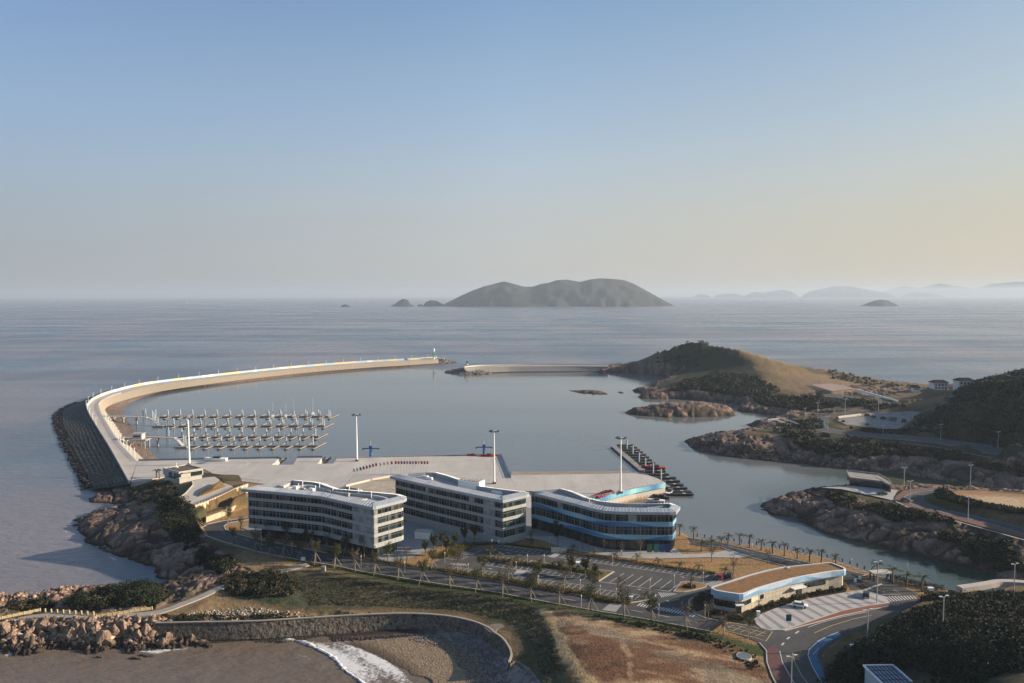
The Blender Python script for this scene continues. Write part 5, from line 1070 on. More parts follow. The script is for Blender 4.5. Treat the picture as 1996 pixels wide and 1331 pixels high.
# ---------------------------------------------------------------- roads, car park, paving
ZR = 5.90
ROADP = [(480,1009),(430,1015.5),(405,1021.5),(393,1028),(391,1036),(400,1043),(425,1052),(450,1059),(499,1074),(560,1086),(600,1094),(654,1102),(700,1112.5),(760,1122),(826,1133),(900,1144),(950,1151),(1025,1165),(1090,1177),(1150,1188),(1216,1199),(1275,1209),(1336,1221),(1388,1231),
 (1414,1212),(1395,1208),(1374,1204),(1358,1197),(1347,1189),(1341,1180),(1344,1168),(1358,1160),(1384,1155),(1384,1145),(1425,1128),(1400,1135),(1350,1151),(1279,1158),(1276,1163),(1262,1169),(1228,1175),(1150,1163),(1025,1141),(950,1129.5),(825,1110),(700,1090),(575,1065),(499,1050),(462,1040),(440,1032),(436,1025),(445,1019),(486,1012)]
flat('main_road', ROADP, ZR, m_asph)
LOT2 = [(850,1094),(869,1088),(920,1063.5),(955,1068),(976,1062.5),(1078,1075),(1160,1088),(1211,1095),(1290,1107),(1395,1120.5),(1432,1124),(1426,1131),(1386,1147),(1360,1160),(1290,1166),(1278,1158),(1272,1163),(1255,1168.5),(1232,1171.5),(1200,1168.5),(1170,1163.5),(1138,1153.5),(1085,1147),(1010,1133.5),(935,1121),(860,1111),(836,1107),(840,1100)]
flat('car_park_paving', LOT2, ZR+.006, M('car park asphalt', (.075, .075, .074), .92, n=(.15, .8, 1.15), n2=(3, .9, 1.08)))
flat('shore_road', [(1342,1048),(1400,1056),(1445,1066.5),(1500,1080),(1567,1094.5),(1620,1104),(1665,1115),(1700,1122),(1728,1126),(1755,1142),(1790,1157),(1782,1163.5),(1830,1168),(1750,1186),(1735,1176),(1724,1161.5),(1700,1153),(1684,1147),(1660,1150),(1650,1135),(1600,1118),(1532,1103),(1462,1086),(1420,1073),(1407,1066),(1350,1060)], ZR+.003, m_asph)
flat('hill_road', [(1734,1174.5),(1752,1186),(1800,1175),(1850,1185),(1750,1218),(1692,1229),(1652,1243),(1635,1250),(1618,1262),(1606,1278),(1605,1295),(1612,1312),(1640,1360),(1690,1500),(1535,1500),(1520,1345),(1505,1318),(1495,1290),(1494,1268),(1480,1252),(1449,1240),(1413,1228),(1410,1217),(1466,1209),(1485,1226),(1502,1229),(1530,1229),(1640,1198)], ZR+.002, m_asph)
m_pave = M('pale paving', (.36, .35, .34), .9, n=(.3, .88, 1.08), n2=(2.4, .9, 1.06))
flat('paving', [(1000,1045),(1050,1051),(1110,1071),(1160,1080),(1228,1088.5),(1290,1088.5),(1374,1086),(1440,1087),(1465,1084.5),(1420,1070.5),(1400,1076),(1360,1079.5),(1330,1080),(1318,1070),(1250,1060),(1050,1030)], 5.97, m_pave)
flat('courtyard', [(745,1099),(770,1094),(805,1085),(870,1056),(985,1064),(1000,1045),(960,1020),(800,1010),(740,1060),(700,1060),(720,1090)], 5.965, M('courtyard paving', (.27, .275, .28), .9, n=(.3, .85, 1.1)))
flat('back_courtyard', [(965,985),(1100,990),(1105,1045),(1002,1044),(962,1018)], 5.975, M('back paving', (.22, .22, .22), .9, n=(.3, .85, 1.1)))
flat('pavement', [(500,1040),(560,1052),(640,1066),(700,1082),(745,1098),(735,1092),(720,1070),(600,1030),(500,1020),(470,1028)], 5.955, M('grey pavement', (.24, .24, .24), .9, n=(.3, .85, 1.1)))
PZ = [(1470,1206),(1485,1196),(1510,1186),(1540,1176),(1573,1167),(1612,1160.5),(1643,1155),(1683,1149.5),(1700,1154),(1718,1160),(1725,1162.5),(1735,1174.5),(1690,1180.5),(1640,1190),(1573,1212.5),(1538,1224),(1527,1227.5),(1502,1228),(1485,1225),(1472,1214)]
flat('forecourt', PZ, 6.02, M('forecourt paving', (.40, .385, .37), .9, n=(.5, .9, 1.06)), thick=.2)
q = MB(); TE = [G(*p, 6.0) for p in [(1474,1207),(1485,1197),(1510,1187),(1540,1177),(1573,1168),(1612,1161.5),(1643,1156),(1683,1150.5)]]; BE = [G(*p, 6.0) for p in [(1490,1225),(1502,1226),(1527,1226),(1537,1223),(1573,1211.5),(1640,1189.5),(1690,1180),(1732,1174)]]
def along(L, u):
    s = [0]
    for a, b_ in zip(L, L[1:]): s.append(s[-1]+(b_-a).length)
    d = u*s[-1]
    for i in range(len(L)-1):
        if d <= s[i+1]+1e-6: return L[i].lerp(L[i+1], (d-s[i])/(s[i+1]-s[i]))
    return L[-1]
for k in range(12):
    u0, u1 = (k+.05)/12, (k+.42)/12; w0, w1 = min(1, u0*1.02+.01), min(1, u1*1.02+.01); a, b_, c, d = along(TE, u0), along(TE, u1), along(BE, w1), along(BE, w0); q.add([(p.x, p.y, 6.026) for p in (a, b_, c, d)], [(0, 3, 2, 1)])
tag(q.build('dark_paving_stripe', M('dark paving stripe', (.235, .235, .24), .9, n=(.5, .9, 1.06))), kind='structure')
flat('red_walk', [(1532,1228),(1540,1225),(1573,1213.5),(1640,1191),(1690,1181),(1735,1175),(1731,1180.5),(1690,1188),(1640,1199),(1600,1211),(1560,1222.5)], ZR+.012, m_red)
flat('red_lane', [(1497,1264),(1497,1290),(1507,1313),(1522,1345),(1545,1400),(1570,1400),(1553,1345),(1536,1315),(1522,1290),(1517,1268),(1510,1255)], ZR+.010, M('red lane', (.12, .06, .055), .9, n=(1.0, .85, 1.1)))
flat('blue_lane', [(1634,1231),(1612,1240),(1595,1249),(1577,1265),(1575,1277),(1583,1298),(1601,1329),(1640,1395),(1660,1395),(1619,1329),(1600,1296),(1593,1279),(1596,1268),(1611,1253),(1640,1238)], ZR+.010, m_blue)
# islands with grass, hedge beds
m_tan = M('dry lawn', (.27, .165, .075), 1, n=(.4, .8, 1.15), n2=(3, .8, 1.15), bump=(5, .6, .2))
m_bed = M('dark planting bed', (.035, .026, .016), 1, n=(2, .6, 1.5), bump=(4, 1, .4))
ISL = [(1328,1134),(1340,1133),(1362,1135),(1377,1139.5),(1376,1144),(1352,1150),(1334,1153.5),(1313,1152.5)]
flat('lawn_island', ISL, 6.03, m_tan, thick=.2)
BAND = [(943,1091),(953,1086.5),(1027,1097),(1037,1092.5),(1056,1095.5),(1094,1101),(1130,1106),(1196,1113.5),(1167,1132),(1148,1128),(1150,1121.5),(1100,1114),(1048,1107),(1033,1102)]
flat('planted_island', BAND, 6.03, M('planting soil', (.13, .10, .04), 1, n=(1, .7, 1.3)), thick=.2)
for nm, pts in (('planting_bed', [(1459,1193),(1500,1179),(1568,1159),(1574,1166.5),(1510,1185),(1481,1197.5),(1470,1203)]), ('planting_bed', [(1575,1157),(1645,1144),(1649,1153),(1585,1164)]), ('planting_bed', [(1374,1199.5),(1395,1189),(1420,1197),(1412,1207),(1392,1205)]), ('planting_bed', [(1418,1196),(1451,1203),(1469,1207),(1452,1215),(1420,1208)]), ('planting_bed', [(1362,1158),(1388,1154),(1392,1170),(1372,1186),(1358,1190),(1350,1182),(1350,1170)])):
    flat(nm, pts, 6.05, m_bed, thick=.25)
# kerbs
q = MB()
for L in ([(480,1009),(430,1015.5),(405,1021.5),(393,1028),(391,1036),(400,1043),(425,1052),(450,1059),(499,1074),(560,1086),(600,1094),(654,1102),(700,1112.5),(760,1122),(826,1133),(900,1144),(950,1151),(1025,1165),(1090,1177),(1150,1188),(1216,1199),(1275,1209),(1336,1221),(1388,1231)],
 [(1414,1212),(1395,1208),(1374,1204),(1358,1197),(1347,1189),(1341,1180),(1344,1168),(1358,1160),(1384,1155)], [(1279,1158),(1276,1163),(1262,1169),(1228,1175),(1150,1163),(1025,1141),(950,1129.5),(825,1110),(700,1090),(575,1065),(499,1050),(462,1040),(440,1032),(436,1025),(445,1019),(486,1012)],
 [(1342,1048),(1400,1056),(1445,1066.5),(1500,1080),(1567,1094.5),(1620,1104),(1665,1115),(1700,1122),(1728,1126)], [(1600,1118),(1532,1103),(1462,1086),(1420,1073),(1407,1066),(1350,1060)], ISL+ISL[:1], BAND+BAND[:1],
 [(920,1063.5),(869,1088)], [(976,1062.5),(1078,1075),(1160,1088),(1211,1095),(1290,1107),(1395,1120.5)], [(860,1111),(935,1121),(1010,1133.5),(1085,1147),(1138,1153.5),(1170,1163.5),(1200,1168.5),(1232,1171.5)],
 [(1480,1252),(1494,1268),(1495,1290),(1505,1318),(1520,1345)], [(1635,1250),(1618,1262),(1606,1278),(1605,1295),(1612,1312),(1640,1360)], [(1530,1229),(1640,1199.5),(1732,1181)]): kerb(q, GL(L, 6), .28, .15, ZR)
tag(q.build('kerb', m_kerb), kind='structure')
# painted lines
q = MB(); ZL = ZR+.018
def line(px, wd=.14, mb=None, z=ZL): strip(mb or q, GL(px, 6), wd, z)
def row(tA, tB, bA, bB, n, mb=None, wd=.16, front=True):
    a, b_, c, d = G(*tA), G(*tB), G(*bA), G(*bB)
    for k in range(n+1): strip(mb or q, [a.lerp(b_, k/n), c.lerp(d, k/n)], wd, ZL)
    if front: strip(mb or q, [c, d], wd, ZL)
row((976,1063),(1078,1075.5),(965,1068.5),(1067,1083.5), 10); row((1094,1078),(1210,1094.5),(1084,1084.5),(1201,1102), 11); row((1222,1097),(1395,1120.5),(1213,1103.5),(1386,1128), 15)
row((962,1081.5),(1036,1091.5),(953,1086),(1027,1097), 7); row((944,1092),(1033,1103),(934,1099),(1024,1112), 8); row((1039,1107.6),(1146,1121),(1028,1114),(1137,1129), 9)
row((880,1104),(992,1117.5),(866,1110),(978,1127), 11, front=False); strip(q, [G(880,1104), G(992,1117.5)], .14, ZL); row((1010,1123.5),(1138,1140),(1000,1130.5),(1126,1149.5), 11, front=False); strip(q, [G(1010,1123.5), G(1138,1140)], .14, ZL)
row((1160,1146),(1248,1159.5),(1148,1154.5),(1237,1168), 8, front=False); strip(q, [G(1160,1146), G(1248,1159.5)], .14, ZL); row((1199,1113.5),(1328,1133.5),(1168,1133),(1304,1152), 7, wd=.2)
row((920,1064.5),(896-26,1088),(947,1068),(897,1091), 7, front=True)
for L in ([(1030,1105),(900,1088)],): pass
def xwalk(a0, a1, b0, b1, n, fr=.5, mb=None):
    A, B, C, D = G(*a0), G(*a1), G(*b0), G(*b1)
    for k in range(n):
        u, v = k/n, (k+fr)/n; (mb or q).add([(p.x, p.y, ZL+.002) for p in (A.lerp(B, u), A.lerp(B, v), C.lerp(D, v), C.lerp(D, u))], [(0, 1, 2, 3)])
xwalk((1190,1174.5),(1173,1188.5),(1214,1176.5),(1200,1192.5), 9); xwalk((1248,1175),(1362,1196),(1241,1180),(1354,1202), 20); xwalk((1283,1154),(1315,1155.5),(1290,1164),(1321,1157), 8, .45)
xwalk((1376,1137),(1396,1128.5),(1387,1143),(1412,1133), 8, .45); xwalk((1725,1162),(1784,1160),(1737,1172),(1790,1166), 10, .42); xwalk((878,1097),(908,1098),(884,1101),(913,1102), 6, .45)
for x0, y0, x1, y1 in [(430,1036,500,1058),(500,1058,575,1074),(575,1074,700,1101),(700,1101,826,1121),(826,1121,950,1140),(950,1140,1150,1175),(1230,1188,1390,1218)]:
    a, b_ = G(x0, y0), G(x1, y1); n = max(2, int((b_-a).length/7))
    for k in range(n): strip(q, [a.lerp(b_, k/n), a.lerp(b_, (k+.45)/n)], .16, ZL)
for L in ([(1241,1171),(1247,1172.5),(1256,1174)],[(1300,1173),(1325,1166)],[(1310,1184),(1330,1188)],[(1380,1137),(1368,1134)],[(1500,1082),(1520,1087),(1560,1096)],[(1420,1064),(1460,1074)],[(1520,1268),(1525,1290),(1543,1322),(1560,1350),(1600,1420)],[(1634,1231),(1612,1240),(1596,1248),(1577,1265),(1575,1277),(1584,1299),(1602,1330),(1640,1395)],
 [(1575,1222),(1600,1213),(1640,1202),(1690,1192)],[(1712,1150),(1725,1154),(1722,1151)],[(1741,1149),(1754,1153.5)],[(1718,1158),(1755,1157.5)]): line(L, .2)
for x0, y0, x1, y1 in [(1524,1257,1528,1252),(1534,1245,1539,1241),(1551,1234,1557,1229)]: line([(x0, y0), (x1, y1)], .45)
for x, y in [(990,1077),(1105,1093),(1330,1124),(955,1108),(1055,1123),(1245,1148),(1300,1170)]: # arrows
    a = G(x-5, y-.8); b_ = G(x+5, y+.8); strip(q, [a, b_], .2, ZL); d = (b_-a).normalized(); n_ = Vector((-d.y, d.x, 0)); q.add([(p.x, p.y, ZL) for p in (a, a+d*1.3+n_*.45, a+d*1.3-n_*.45)], [(0, 1, 2)])
tag(q.build('road_marking', m_line), kind='structure')
q = MB()
for L in ([(1596,1262),(1585,1275)],[(1545,1272),(1549,1290),(1562,1315),(1585,1345)],[(1587,1233),(1620,1219),(1662,1206),(1700,1198)]): line(L, .2, q)
HA = [(1410,1217),(1418,1212),(1452,1217),(1490,1226),(1506,1230),(1493,1249),(1476,1243),(1449,1237),(1413,1228)]; P_ = [tuple(G(*p))[:2] for p in HA]
line(HA+HA[:1], .25, q)
xs_ = [p[0] for p in P_]; ys_ = [p[1] for p in P_]
for s in (1, -1):
    for c in np.arange(-60, 60, 2.4):
        pts = []
        for u in np.linspace(min(xs_), max(xs_), 60):
            y = ys_[0]+s*.75*(u-xs_[0])+c; pts.append((u, y))
        a_ = np.array(pts); ins = sdist(P_, a_[:,0], a_[:,1], 30) > 0
        if ins.sum() > 2: kk = np.where(ins)[0]; strip(q, [Vector((*pts[kk[0]], 0)), Vector((*pts[kk[-1]], 0))], .18, ZL)
tag(q.build('yellow_marking', m_yel), kind='structure')
# ---- hill roads
def rmark(name, base, z, mat=m_asph): return flat(name, base, z, mat)
flat('upper_road', R_UP, 10.0, m_asph); flat('upper_road', R_UP2, 12.0, m_asph); flat('bend_road', R_3, 9.0, m_asph); flat('bend_walk', WALK_3, 9.03, M('brown red paving', (.15, .08, .065), .9, n=(1, .8, 1.15)))
flat('upper_yard', LOT, 11.0, M('grey yard', (.20, .195, .19), .9, n=(.2, .7, 1.3))); flat('bend_court', PAVPLAZA, 8.75, m_pave); flat('pink_court', [(1580,750),(1620,747),(1667,757),(1622,762.5)], 13.3, M('pink court', (.30, .215, .19), .9))
q = MB()
for L, z, w_ in (([(1818,955.5),(1790,958.5),(1772,963),(1762,969),(1764,975.5),(1790,987),(1846,1000),(1922,1018.5),(1996,1040.5),(2050,1058)], 9.02, .22), ([(1578,828),(1585,836),(1603,841),(1671,849),(1746,856),(1821,862),(1921,882.5),(1996,891.5)], 10.03, .25), ([(1746,977),(1775,991),(1837,1008),(1931,1034),(2050,1067)], 9.25, .6), ([(1690,856),(1760,863),(1830,872),(1910,888),(1980,900)], 9.9, .5)): strip(q, GL(L, z), w_, z)
tag(q.build('road_edge_line', m_line), kind='structure')
q = MB(); strip(q, GL([(1826,958),(1806,966),(1799,972),(1812,982),(1846,994),(1903,1007),(1959,1020),(1996,1030.5),(2050,1046)], 9), 1.3, 9.015); strip(q, GL([(1610,818),(1606,824),(1612,833),(1640,839.5),(1721,846),(1821,854.5),(1921,867),(1996,882)], 10), 1.2, 10.015); tag(q.build('blue_edge_lane', m_blue), kind='structure')
# ---- footpath
pth = spline([G(*p) for p in PATHC], 8)
q = MB(); vs = []
for i, p in enumerate(pth):
    d = pth[min(i+1, len(pth)-1)]-pth[max(0, i-1)]; d.z = 0; d.normalize(); n_ = Vector((-d.y, d.x, 0))*1.35; z = p.z+.03
    vs += [(p.x+n_.x, p.y+n_.y, z), (p.x-n_.x, p.y-n_.y, z), (p.x-n_.x, p.y-n_.y, z-1.5), (p.x+n_.x, p.y+n_.y, z-1.5)]
fs = []
for i in range(len(pth)-1):
    a = i*4; b_ = a+4; fs += [(a, a+1, b_+1, b_), (a+1, a+2, b_+2, b_+1), (a+3, a, b_, b_+3)]
q.add(vs, fs); tag(q.build('footpath', M('path concrete', (.30, .28, .25), .9, n=(.6, .8, 1.1))), kind='structure')
pz = {i: v[2] for i, v in enumerate(vs[::4])}
def pathz(p): i = min(range(len(pth)), key=lambda k: (pth[k]-p).length_squared if True else 0); return pz[i]
m_yf = M('cream painted fence', (.44, .36, .20), .8)
for lab, s0, s1, n in (('cream yellow timber look fence at the far left of the footpath', (-40,1216), (78,1191), 11), ('cream yellow fence beside the footpath right of the small posts', (187,1204), (296,1188), 10)):
    a, b_ = G(*s0, 5), G(*s1, 5); a.z = pathz(a)-.05; b_.z = pathz(b_)-.05; t = thing('path_fence', lab, 'fence', tuple(a), 0, 'cream fences along the footpath'); d = b_-a
    for k in range(n+1): q = MB(); c = d*(k/n); q.box((c.x, c.y, c.z), (.32, .32, .95)); q.build('post', m_yf, t)
    for z in (.25, .66): q = MB(); q.bar(Vector((0, 0, z)), d+Vector((0, 0, z)), .25, .38); q.build('rail', m_yf, t)
a, b_ = G(88, 1193.5, 5), G(182, 1199, 5); q = MB(); q.box((0, 0, 0), (.4, .4, 1.1)); o = q.build('post', m_yf); a.z = pathz(a); o.location = a; G_ = 'short posts between the two cream fences'; tag(o, 'first short cream post from the left between the cream fences', 'post', G_)
for k in range(1, 9):
    c = o.copy(); S.collection.objects.link(c); p = a.lerp(b_, k/8); p.z = pathz(p); c.location = p; c['label'] = '%s short cream post from the left between the cream fences' % ordn(k)
# ---- beach sea wall
def seawall(name, label, top, zt, zb, seedn, lean=1.2):
    T = dens(spline(top, 6), 4); q = MB(); nz_ = 8; n = len(T)
    for i in range(n-1):
        a, b_ = T[i], T[i+1]; d = (b_-a).normalized(); nr_ = Vector((d.y, -d.x, 0)); 
        for k in range(nz_):
            e = .75+.5*float(vnoise(np.array(i*.9), np.array(k*1.3), seedn)); dk = sm(0, 90, np.array(i)) if seedn == 31 else 1; e *= .8+.5*float(dk)
            q.col = (.11*e, .096*e, .078*e) if rnd.random() > .08 else (.045, .038, .03)
            o1, o2 = lean*(1-k/nz_), lean*(1-(k+1)/nz_); z0, z1 = zb+(zt-zb)*k/nz_, zb+(zt-zb)*(k+1)/nz_
            q.add([(a.x+nr_.x*o1, a.y+nr_.y*o1, z0), (b_.x+nr_.x*o1, b_.y+nr_.y*o1, z0), (b_.x+nr_.x*o2, b_.y+nr_.y*o2, z1), (a.x+nr_.x*o2, a.y+nr_.y*o2, z1)], [(0, 1, 2, 3)])
    t = thing(name, label, 'sea wall', (0, 0, 0)); q.build('stone_face', m_rubble, t)
    q = MB()
    for i in range(0, n-1): q.bar(T[i]+Vector((0, .1, .12)), T[i+1]+Vector((0, .1, .12)), .55, .3)
    q.build('coping', M('coping', (.34, .30, .25), .9), t); return t
seawall('sea_wall', 'long curved dark stone sea wall behind the beach', [p.copy() for p in WALLW], 5.0, .3, 31); seawall('sea_wall', 'short curved stone wall at the right end of the beach', [p.copy() for p in WALL2W], 5.0, .8, 35)
q = MB(); q.prism([tuple(G(*p, 5.1))[:2] for p in [(943,1222),(960,1216),(984,1214),(986,1220),(970,1225),(965,1234),(955,1232)]], 3.4, 5.12); tag(q.build('beach_ramp', M('worn ramp concrete', (.17, .145, .12), .95, n=(.8, .7, 1.2))), 'worn brown grey ramp head cut through the sea wall down to the beach', 'ramp')
# ---- foam and breaker
mf = bpy.data.materials.new('sea foam'); mf.use_nodes = True; ft = mf.node_tree; fb_ = ft.nodes['Principled BSDF']; fb_.inputs['Base Color'].default_value = (.62, .62, .62, 1); fb_.inputs['Roughness'].default_value = .9
fg = ft.nodes.new('ShaderNodeNewGeometry'); fa = ft.nodes.new('ShaderNodeAttribute'); fa.attribute_name = 'Col'
fn = ft.nodes.new('ShaderNodeTexNoise'); fn.inputs['Scale'].default_value = .55; fn.inputs['Detail'].default_value = 8; fn.inputs['Roughness'].default_value = .72; fn.inputs['Distortion'].default_value = 1.2; ft.links.new(fg.outputs['Position'], fn.inputs['Vector'])
fm = ft.nodes.new('ShaderNodeMath'); fm.operation = 'MULTIPLY_ADD'; fm.inputs[1].default_value = 1.0; fm.inputs[2].default_value = -.62
fs2 = ft.nodes.new('ShaderNodeSeparateColor'); ft.links.new(fa.outputs['Color'], fs2.inputs[0])
fm2 = ft.nodes.new('ShaderNodeMath'); fm2.operation = 'ADD'; ft.links.new(fn.outputs[0], fm2.inputs[0]); ft.links.new(fs2.outputs[0], fm.inputs[0]); ft.links.new(fm.outputs[0], fm2.inputs[1])
fr = ft.nodes.new('ShaderNodeMapRange'); fr.inputs[1].default_value = .40; fr.inputs[2].default_value = .62; ft.links.new(fm2.outputs[0], fr.inputs[0]); ft.links.new(fr.outputs[0], fb_.inputs['Alpha'])
def foamsheet(name, A, B, peak=.75, z=.05, n=10, prof=None, sub=5):
    """sheet between two lines; density peaks between them"""
    a = spline([G(*p, 0) for p in A], sub); b_ = spline([G(*p, 0) for p in B], sub); q = MB(); m_ = len(a)
    for i in range(m_):
        for k in range(n+1):
            u = k/n; p = a[i].lerp(b_[min(i, len(b_)-1)], u); e = (prof(u) if prof else math.sin(u*math.pi)**.5*peak)*(math.sin(math.pi*i/(m_-1))**.4); q.v.append((p.x, p.y, z)); q.c.append((e, e, e))
    q.f = [(i*(n+1)+k, i*(n+1)+k+1, (i+1)*(n+1)+k+1, (i+1)*(n+1)+k) for i in range(m_-1) for k in range(n)]; q.m = [0]*len(q.f)
    return tag(q.build(name, mf), kind='stuff')
foamsheet('foam', [(560,1247),(585,1251),(625,1269),(663,1296),(675,1309),(705,1332),(745,1385)], [(635,1248.5),(676,1255.5),(726,1275),(761,1293),(784,1310),(806,1331),(850,1395)], .8, .12, 14, lambda u: .72+.08*math.sin(u*9)+(.25 if u > .93 else 0)-(.4 if u > .99 else 0))
for A, B, pk in (([(520,1262),(560,1275),(610,1300),(640,1331)], [(545,1256),(590,1270),(640,1296),(668,1331)], .5), ([(500,1252),(540,1262),(575,1290),(590,1320)], [(510,1250),(555,1262),(592,1292),(610,1322)], .42), ([(0,1290),(30,1280),(60,1272),(85,1264)], [(-10,1278),(20,1270),(50,1264),(70,1260)], .75), ([(228,1268),(260,1272),(300,1277),(340,1272),(410,1266)], [(240,1258),(265,1260),(300,1263),(335,1262),(400,1257)], .72), ([(130,975),(170,980),(210,992),(235,998)], [(165,958),(200,962),(220,975),(232,985)], .62),
 ([(118,1012),(118,1035),(140,1062),(170,1080)], [(146,1008),(134,1028),(152,1050),(192,1072)], .55), ([(195,1085),(215,1092),(240,1102)], [(200,1078),(220,1084),(242,1095)], .62), ([(85,800),(85,830),(110,890),(150,960)], [(102,805),(104,832),(128,888),(166,955)], .5), ([(140,1142),(60,1152),(0,1156)], [(140,1147),(60,1158),(0,1161)], .5)): foamsheet('foam', A, B, pk)
q = MB(); br = dens(spline([G(*p, 0) for p in [(548,1246),(585,1250.5),(625,1268),(650,1282),(663,1296),(675,1309),(705,1331),(745,1385)]], 6), 3); prof = [(-.9, 0), (-.5, .35), (-.1, .55), (.35, .42), (.9, .12), (1.4, .02)]
for i, p in enumerate(br):
    d = br[min(i+1, len(br)-1)]-br[max(i-1, 0)]; d.normalize(); n_ = Vector((-d.y, d.x, 0)); k = (.25+.75*float(vnoise(np.array(i*.35), np.array(0.), 44)))*min(1, i/8)
    for u, h in prof: q.v.append((p.x+n_.x*u*k*1.2, p.y+n_.y*u*k*1.2, h*k+.02)); e = (.95 if -.6 < u < 1 else .5)*(.55+.5*float(vnoise(np.array(i*.8), np.array(u*2.), 46))); q.c.append((e,)*3)
q.f = [(i*6+k, (i+1)*6+k, (i+1)*6+k+1, i*6+k+1) for i in range(len(br)-1) for k in range(5)]; q.m = [0]*len(q.f); tag(q.build('breaking_wave', mf), kind='stuff')
# ---------------------------------------------------------------- vegetation
m_leaf.node_tree.nodes['Principled BSDF'].inputs['Roughness'].default_value = .8
def inpoly(pts, z, n, seed=0):
    """n random ground points inside an outline of the photograph"""
    P = [tuple(p)[:2] for p in (GL(pts, z) if z is not None else [onground(*p, 12) for p in pts])]; r_ = np.random.default_rng(seed); a = np.array(P); out = np.zeros((0, 2))
    while len(out) < n:
        c = r_.uniform(a.min(0), a.max(0), (n*4, 2)); c = c[sdist(P, c[:,0], c[:,1], 50) > 0]; out = np.vstack([out, c])
    out = out[:n]; return np.hstack([out, Hat(out)[:, None]])
def leaves(C3, Rr, per, size, cols, seed=1, flatz=.8, shell=.5):
    """leaf faces in the volume of each clump"""
    r_ = np.random.default_rng(seed); n = len(C3)*per
    c = np.repeat(C3, per, 0); rr = np.repeat(Rr, per)[:, None]; d = r_.normal(size=(n, 3)); d /= np.linalg.norm(d, axis=1)[:, None]
    rad = shell+(1-shell)*r_.random((n, 1))**.6; p = c+d*rr*rad*np.array([1, 1, flatz]); p[:,2] = np.maximum(p[:,2], c[:,2]-rr[:,0]*.75)
    nn = d+r_.normal(size=(n, 3))*.8; nn /= np.linalg.norm(nn, axis=1)[:, None]; u = np.cross(nn, r_.normal(size=(n, 3))); u /= np.linalg.norm(u, axis=1)[:, None]; v = np.cross(nn, u)
    s = size*(.6+.8*r_.random((n, 1))); u *= s; v *= s*.7
    V = np.stack([p-u, p-v*.9, p+u, p+v], 1).reshape(-1, 3); F = np.arange(n*4).reshape(-1, 4)
    cc = np.repeat(cols, per, 0)*(.65+.7*r_.random((n, 1))); return V, F, np.repeat(cc, 4, 0)
GREENS = np.array([(.013, .024, .011), (.010, .018, .010), (.022, .030, .014), (.038, .037, .019), (.085, .068, .040), (.020, .022, .013)])
_g = G(1735, 1325, 13); GBX = (_g.x, _g.y-1)
def scrub(name, outline, z, n, rad, per, size, seed, probs=(.3, .25, .2, .12, .05, .08), label=None, holes=None, flatz=.75, up=.45):
    pts = inpoly(outline, z, n, seed); r_ = np.random.default_rng(seed+5)
    if holes is not None: keep = fbm(pts[:,0], pts[:,1], 1/11., 3, seed) > holes; pts = pts[keep]
    pts = pts[pts[:,2] > .5]; pts = pts[np.hypot(pts[:,0]-GBX[0], pts[:,1]-GBX[1]) > 8.5] if seed == 101 else pts
    big = fbm(pts[:,0], pts[:,1], 1/(rad*9), 3, seed+2); R_ = rad*(.4+.75*r_.random(len(pts))+.55*sm(.4, .7, big)); pts[:,2] += R_*up; cols = GREENS[r_.choice(6, len(pts), p=probs)]*(.75+.5*big[:, None])
    pat = (fbm(pts[:,0], pts[:,1], 1/(rad*7), 3, seed+9) > .60) & (r_.random(len(pts)) < .7); cols[pat] = GREENS[4]*(.5+.5*r_.random((pat.sum(), 1))); R_[pat] *= .7
    V, F, C_ = leaves(pts, R_, per, size, cols, seed, flatz); o = npmesh(name, V, F, m_leaf, C_); tag(o, label, kind='stuff'); return o
OLV = (.15, .12, .25, .2, .18, .10)
scrub('scrub', [(1600,1285),(1615,1262),(1640,1246),(1690,1226),(1745,1192),(1785,1172),(1830,1162),(1900,1158),(2200,1150),(2360,1420),(1650,1400)], 13, 3000, 1.9, 85, .27, 101, (.36, .34, .14, .06, .02, .08))
scrub('scrub', [(1740,1185),(1790,1165),(1860,1152),(2060,1152),(2060,1172),(1850,1172)], 8, 260, 1.5, 80, .27, 102, OLV)
scrub('scrub', [(1762,838),(1790,822),(1825,800),(1850,780),(1880,764),(1930,750),(2000,740),(2080,742),(2080,890),(1996,872),(1930,860),(1850,850)], None, 2600, 3.0, 34, .75, 103, (.34, .32, .14, .06, .03, .11))
scrub('scrub', [(1505,846),(1580,855),(1680,867),(1760,875),(1830,883),(1930,905),(2050,928),(2050,936),(1930,914),(1830,897),(1730,886),(1640,884),(1560,871),(1510,858)], 7.5, 1100, 2.1, 34, .6, 104, (.34, .3, .14, .08, .04, .10), holes=.38)
scrub('scrub', [(1590,962),(1640,966),(1700,984),(1760,1000),(1830,1015),(1920,1045),(2040,1080),(2040,1106),(1930,1078),(1850,1050),(1780,1027),(1700,1002),(1640,986)], 7, 800, 1.7, 48, .42, 105, (.3, .26, .16, .12, .08, .08), holes=.42)
scrub('scrub', [(1834,955),(1847,964),(1868,975),(1925,988),(2000,1003),(2060,1016),(2060,1030),(1996,1013),(1920,997),(1852,983),(1824,973),(1818,965),(1828,959)], 10.5, 620, 1.25, 55, .36, 106, (.34, .28, .16, .10, .04, .08))
scrub('scrub', [(1560,812),(1605,822),(1608,836),(1575,843),(1530,838),(1510,826)], 9.5, 120, 1.6, 34, .6, 126, OLV)
scrub('scrub', [(1272,722),(1290,698),(1330,688),(1390,690),(1435,698),(1425,708),(1385,714),(1340,722),(1300,728)], None, 800, 2.6, 22, .9, 107, (.36, .34, .12, .05, .03, .10))
scrub('scrub', [(1300,764),(1340,742),(1400,726),(1460,732),(1500,748),(1520,765),(1500,775),(1450,772),(1380,772)], None, 900, 2.3, 24, .8, 108, (.36, .32, .13, .06, .03, .10), holes=.33)
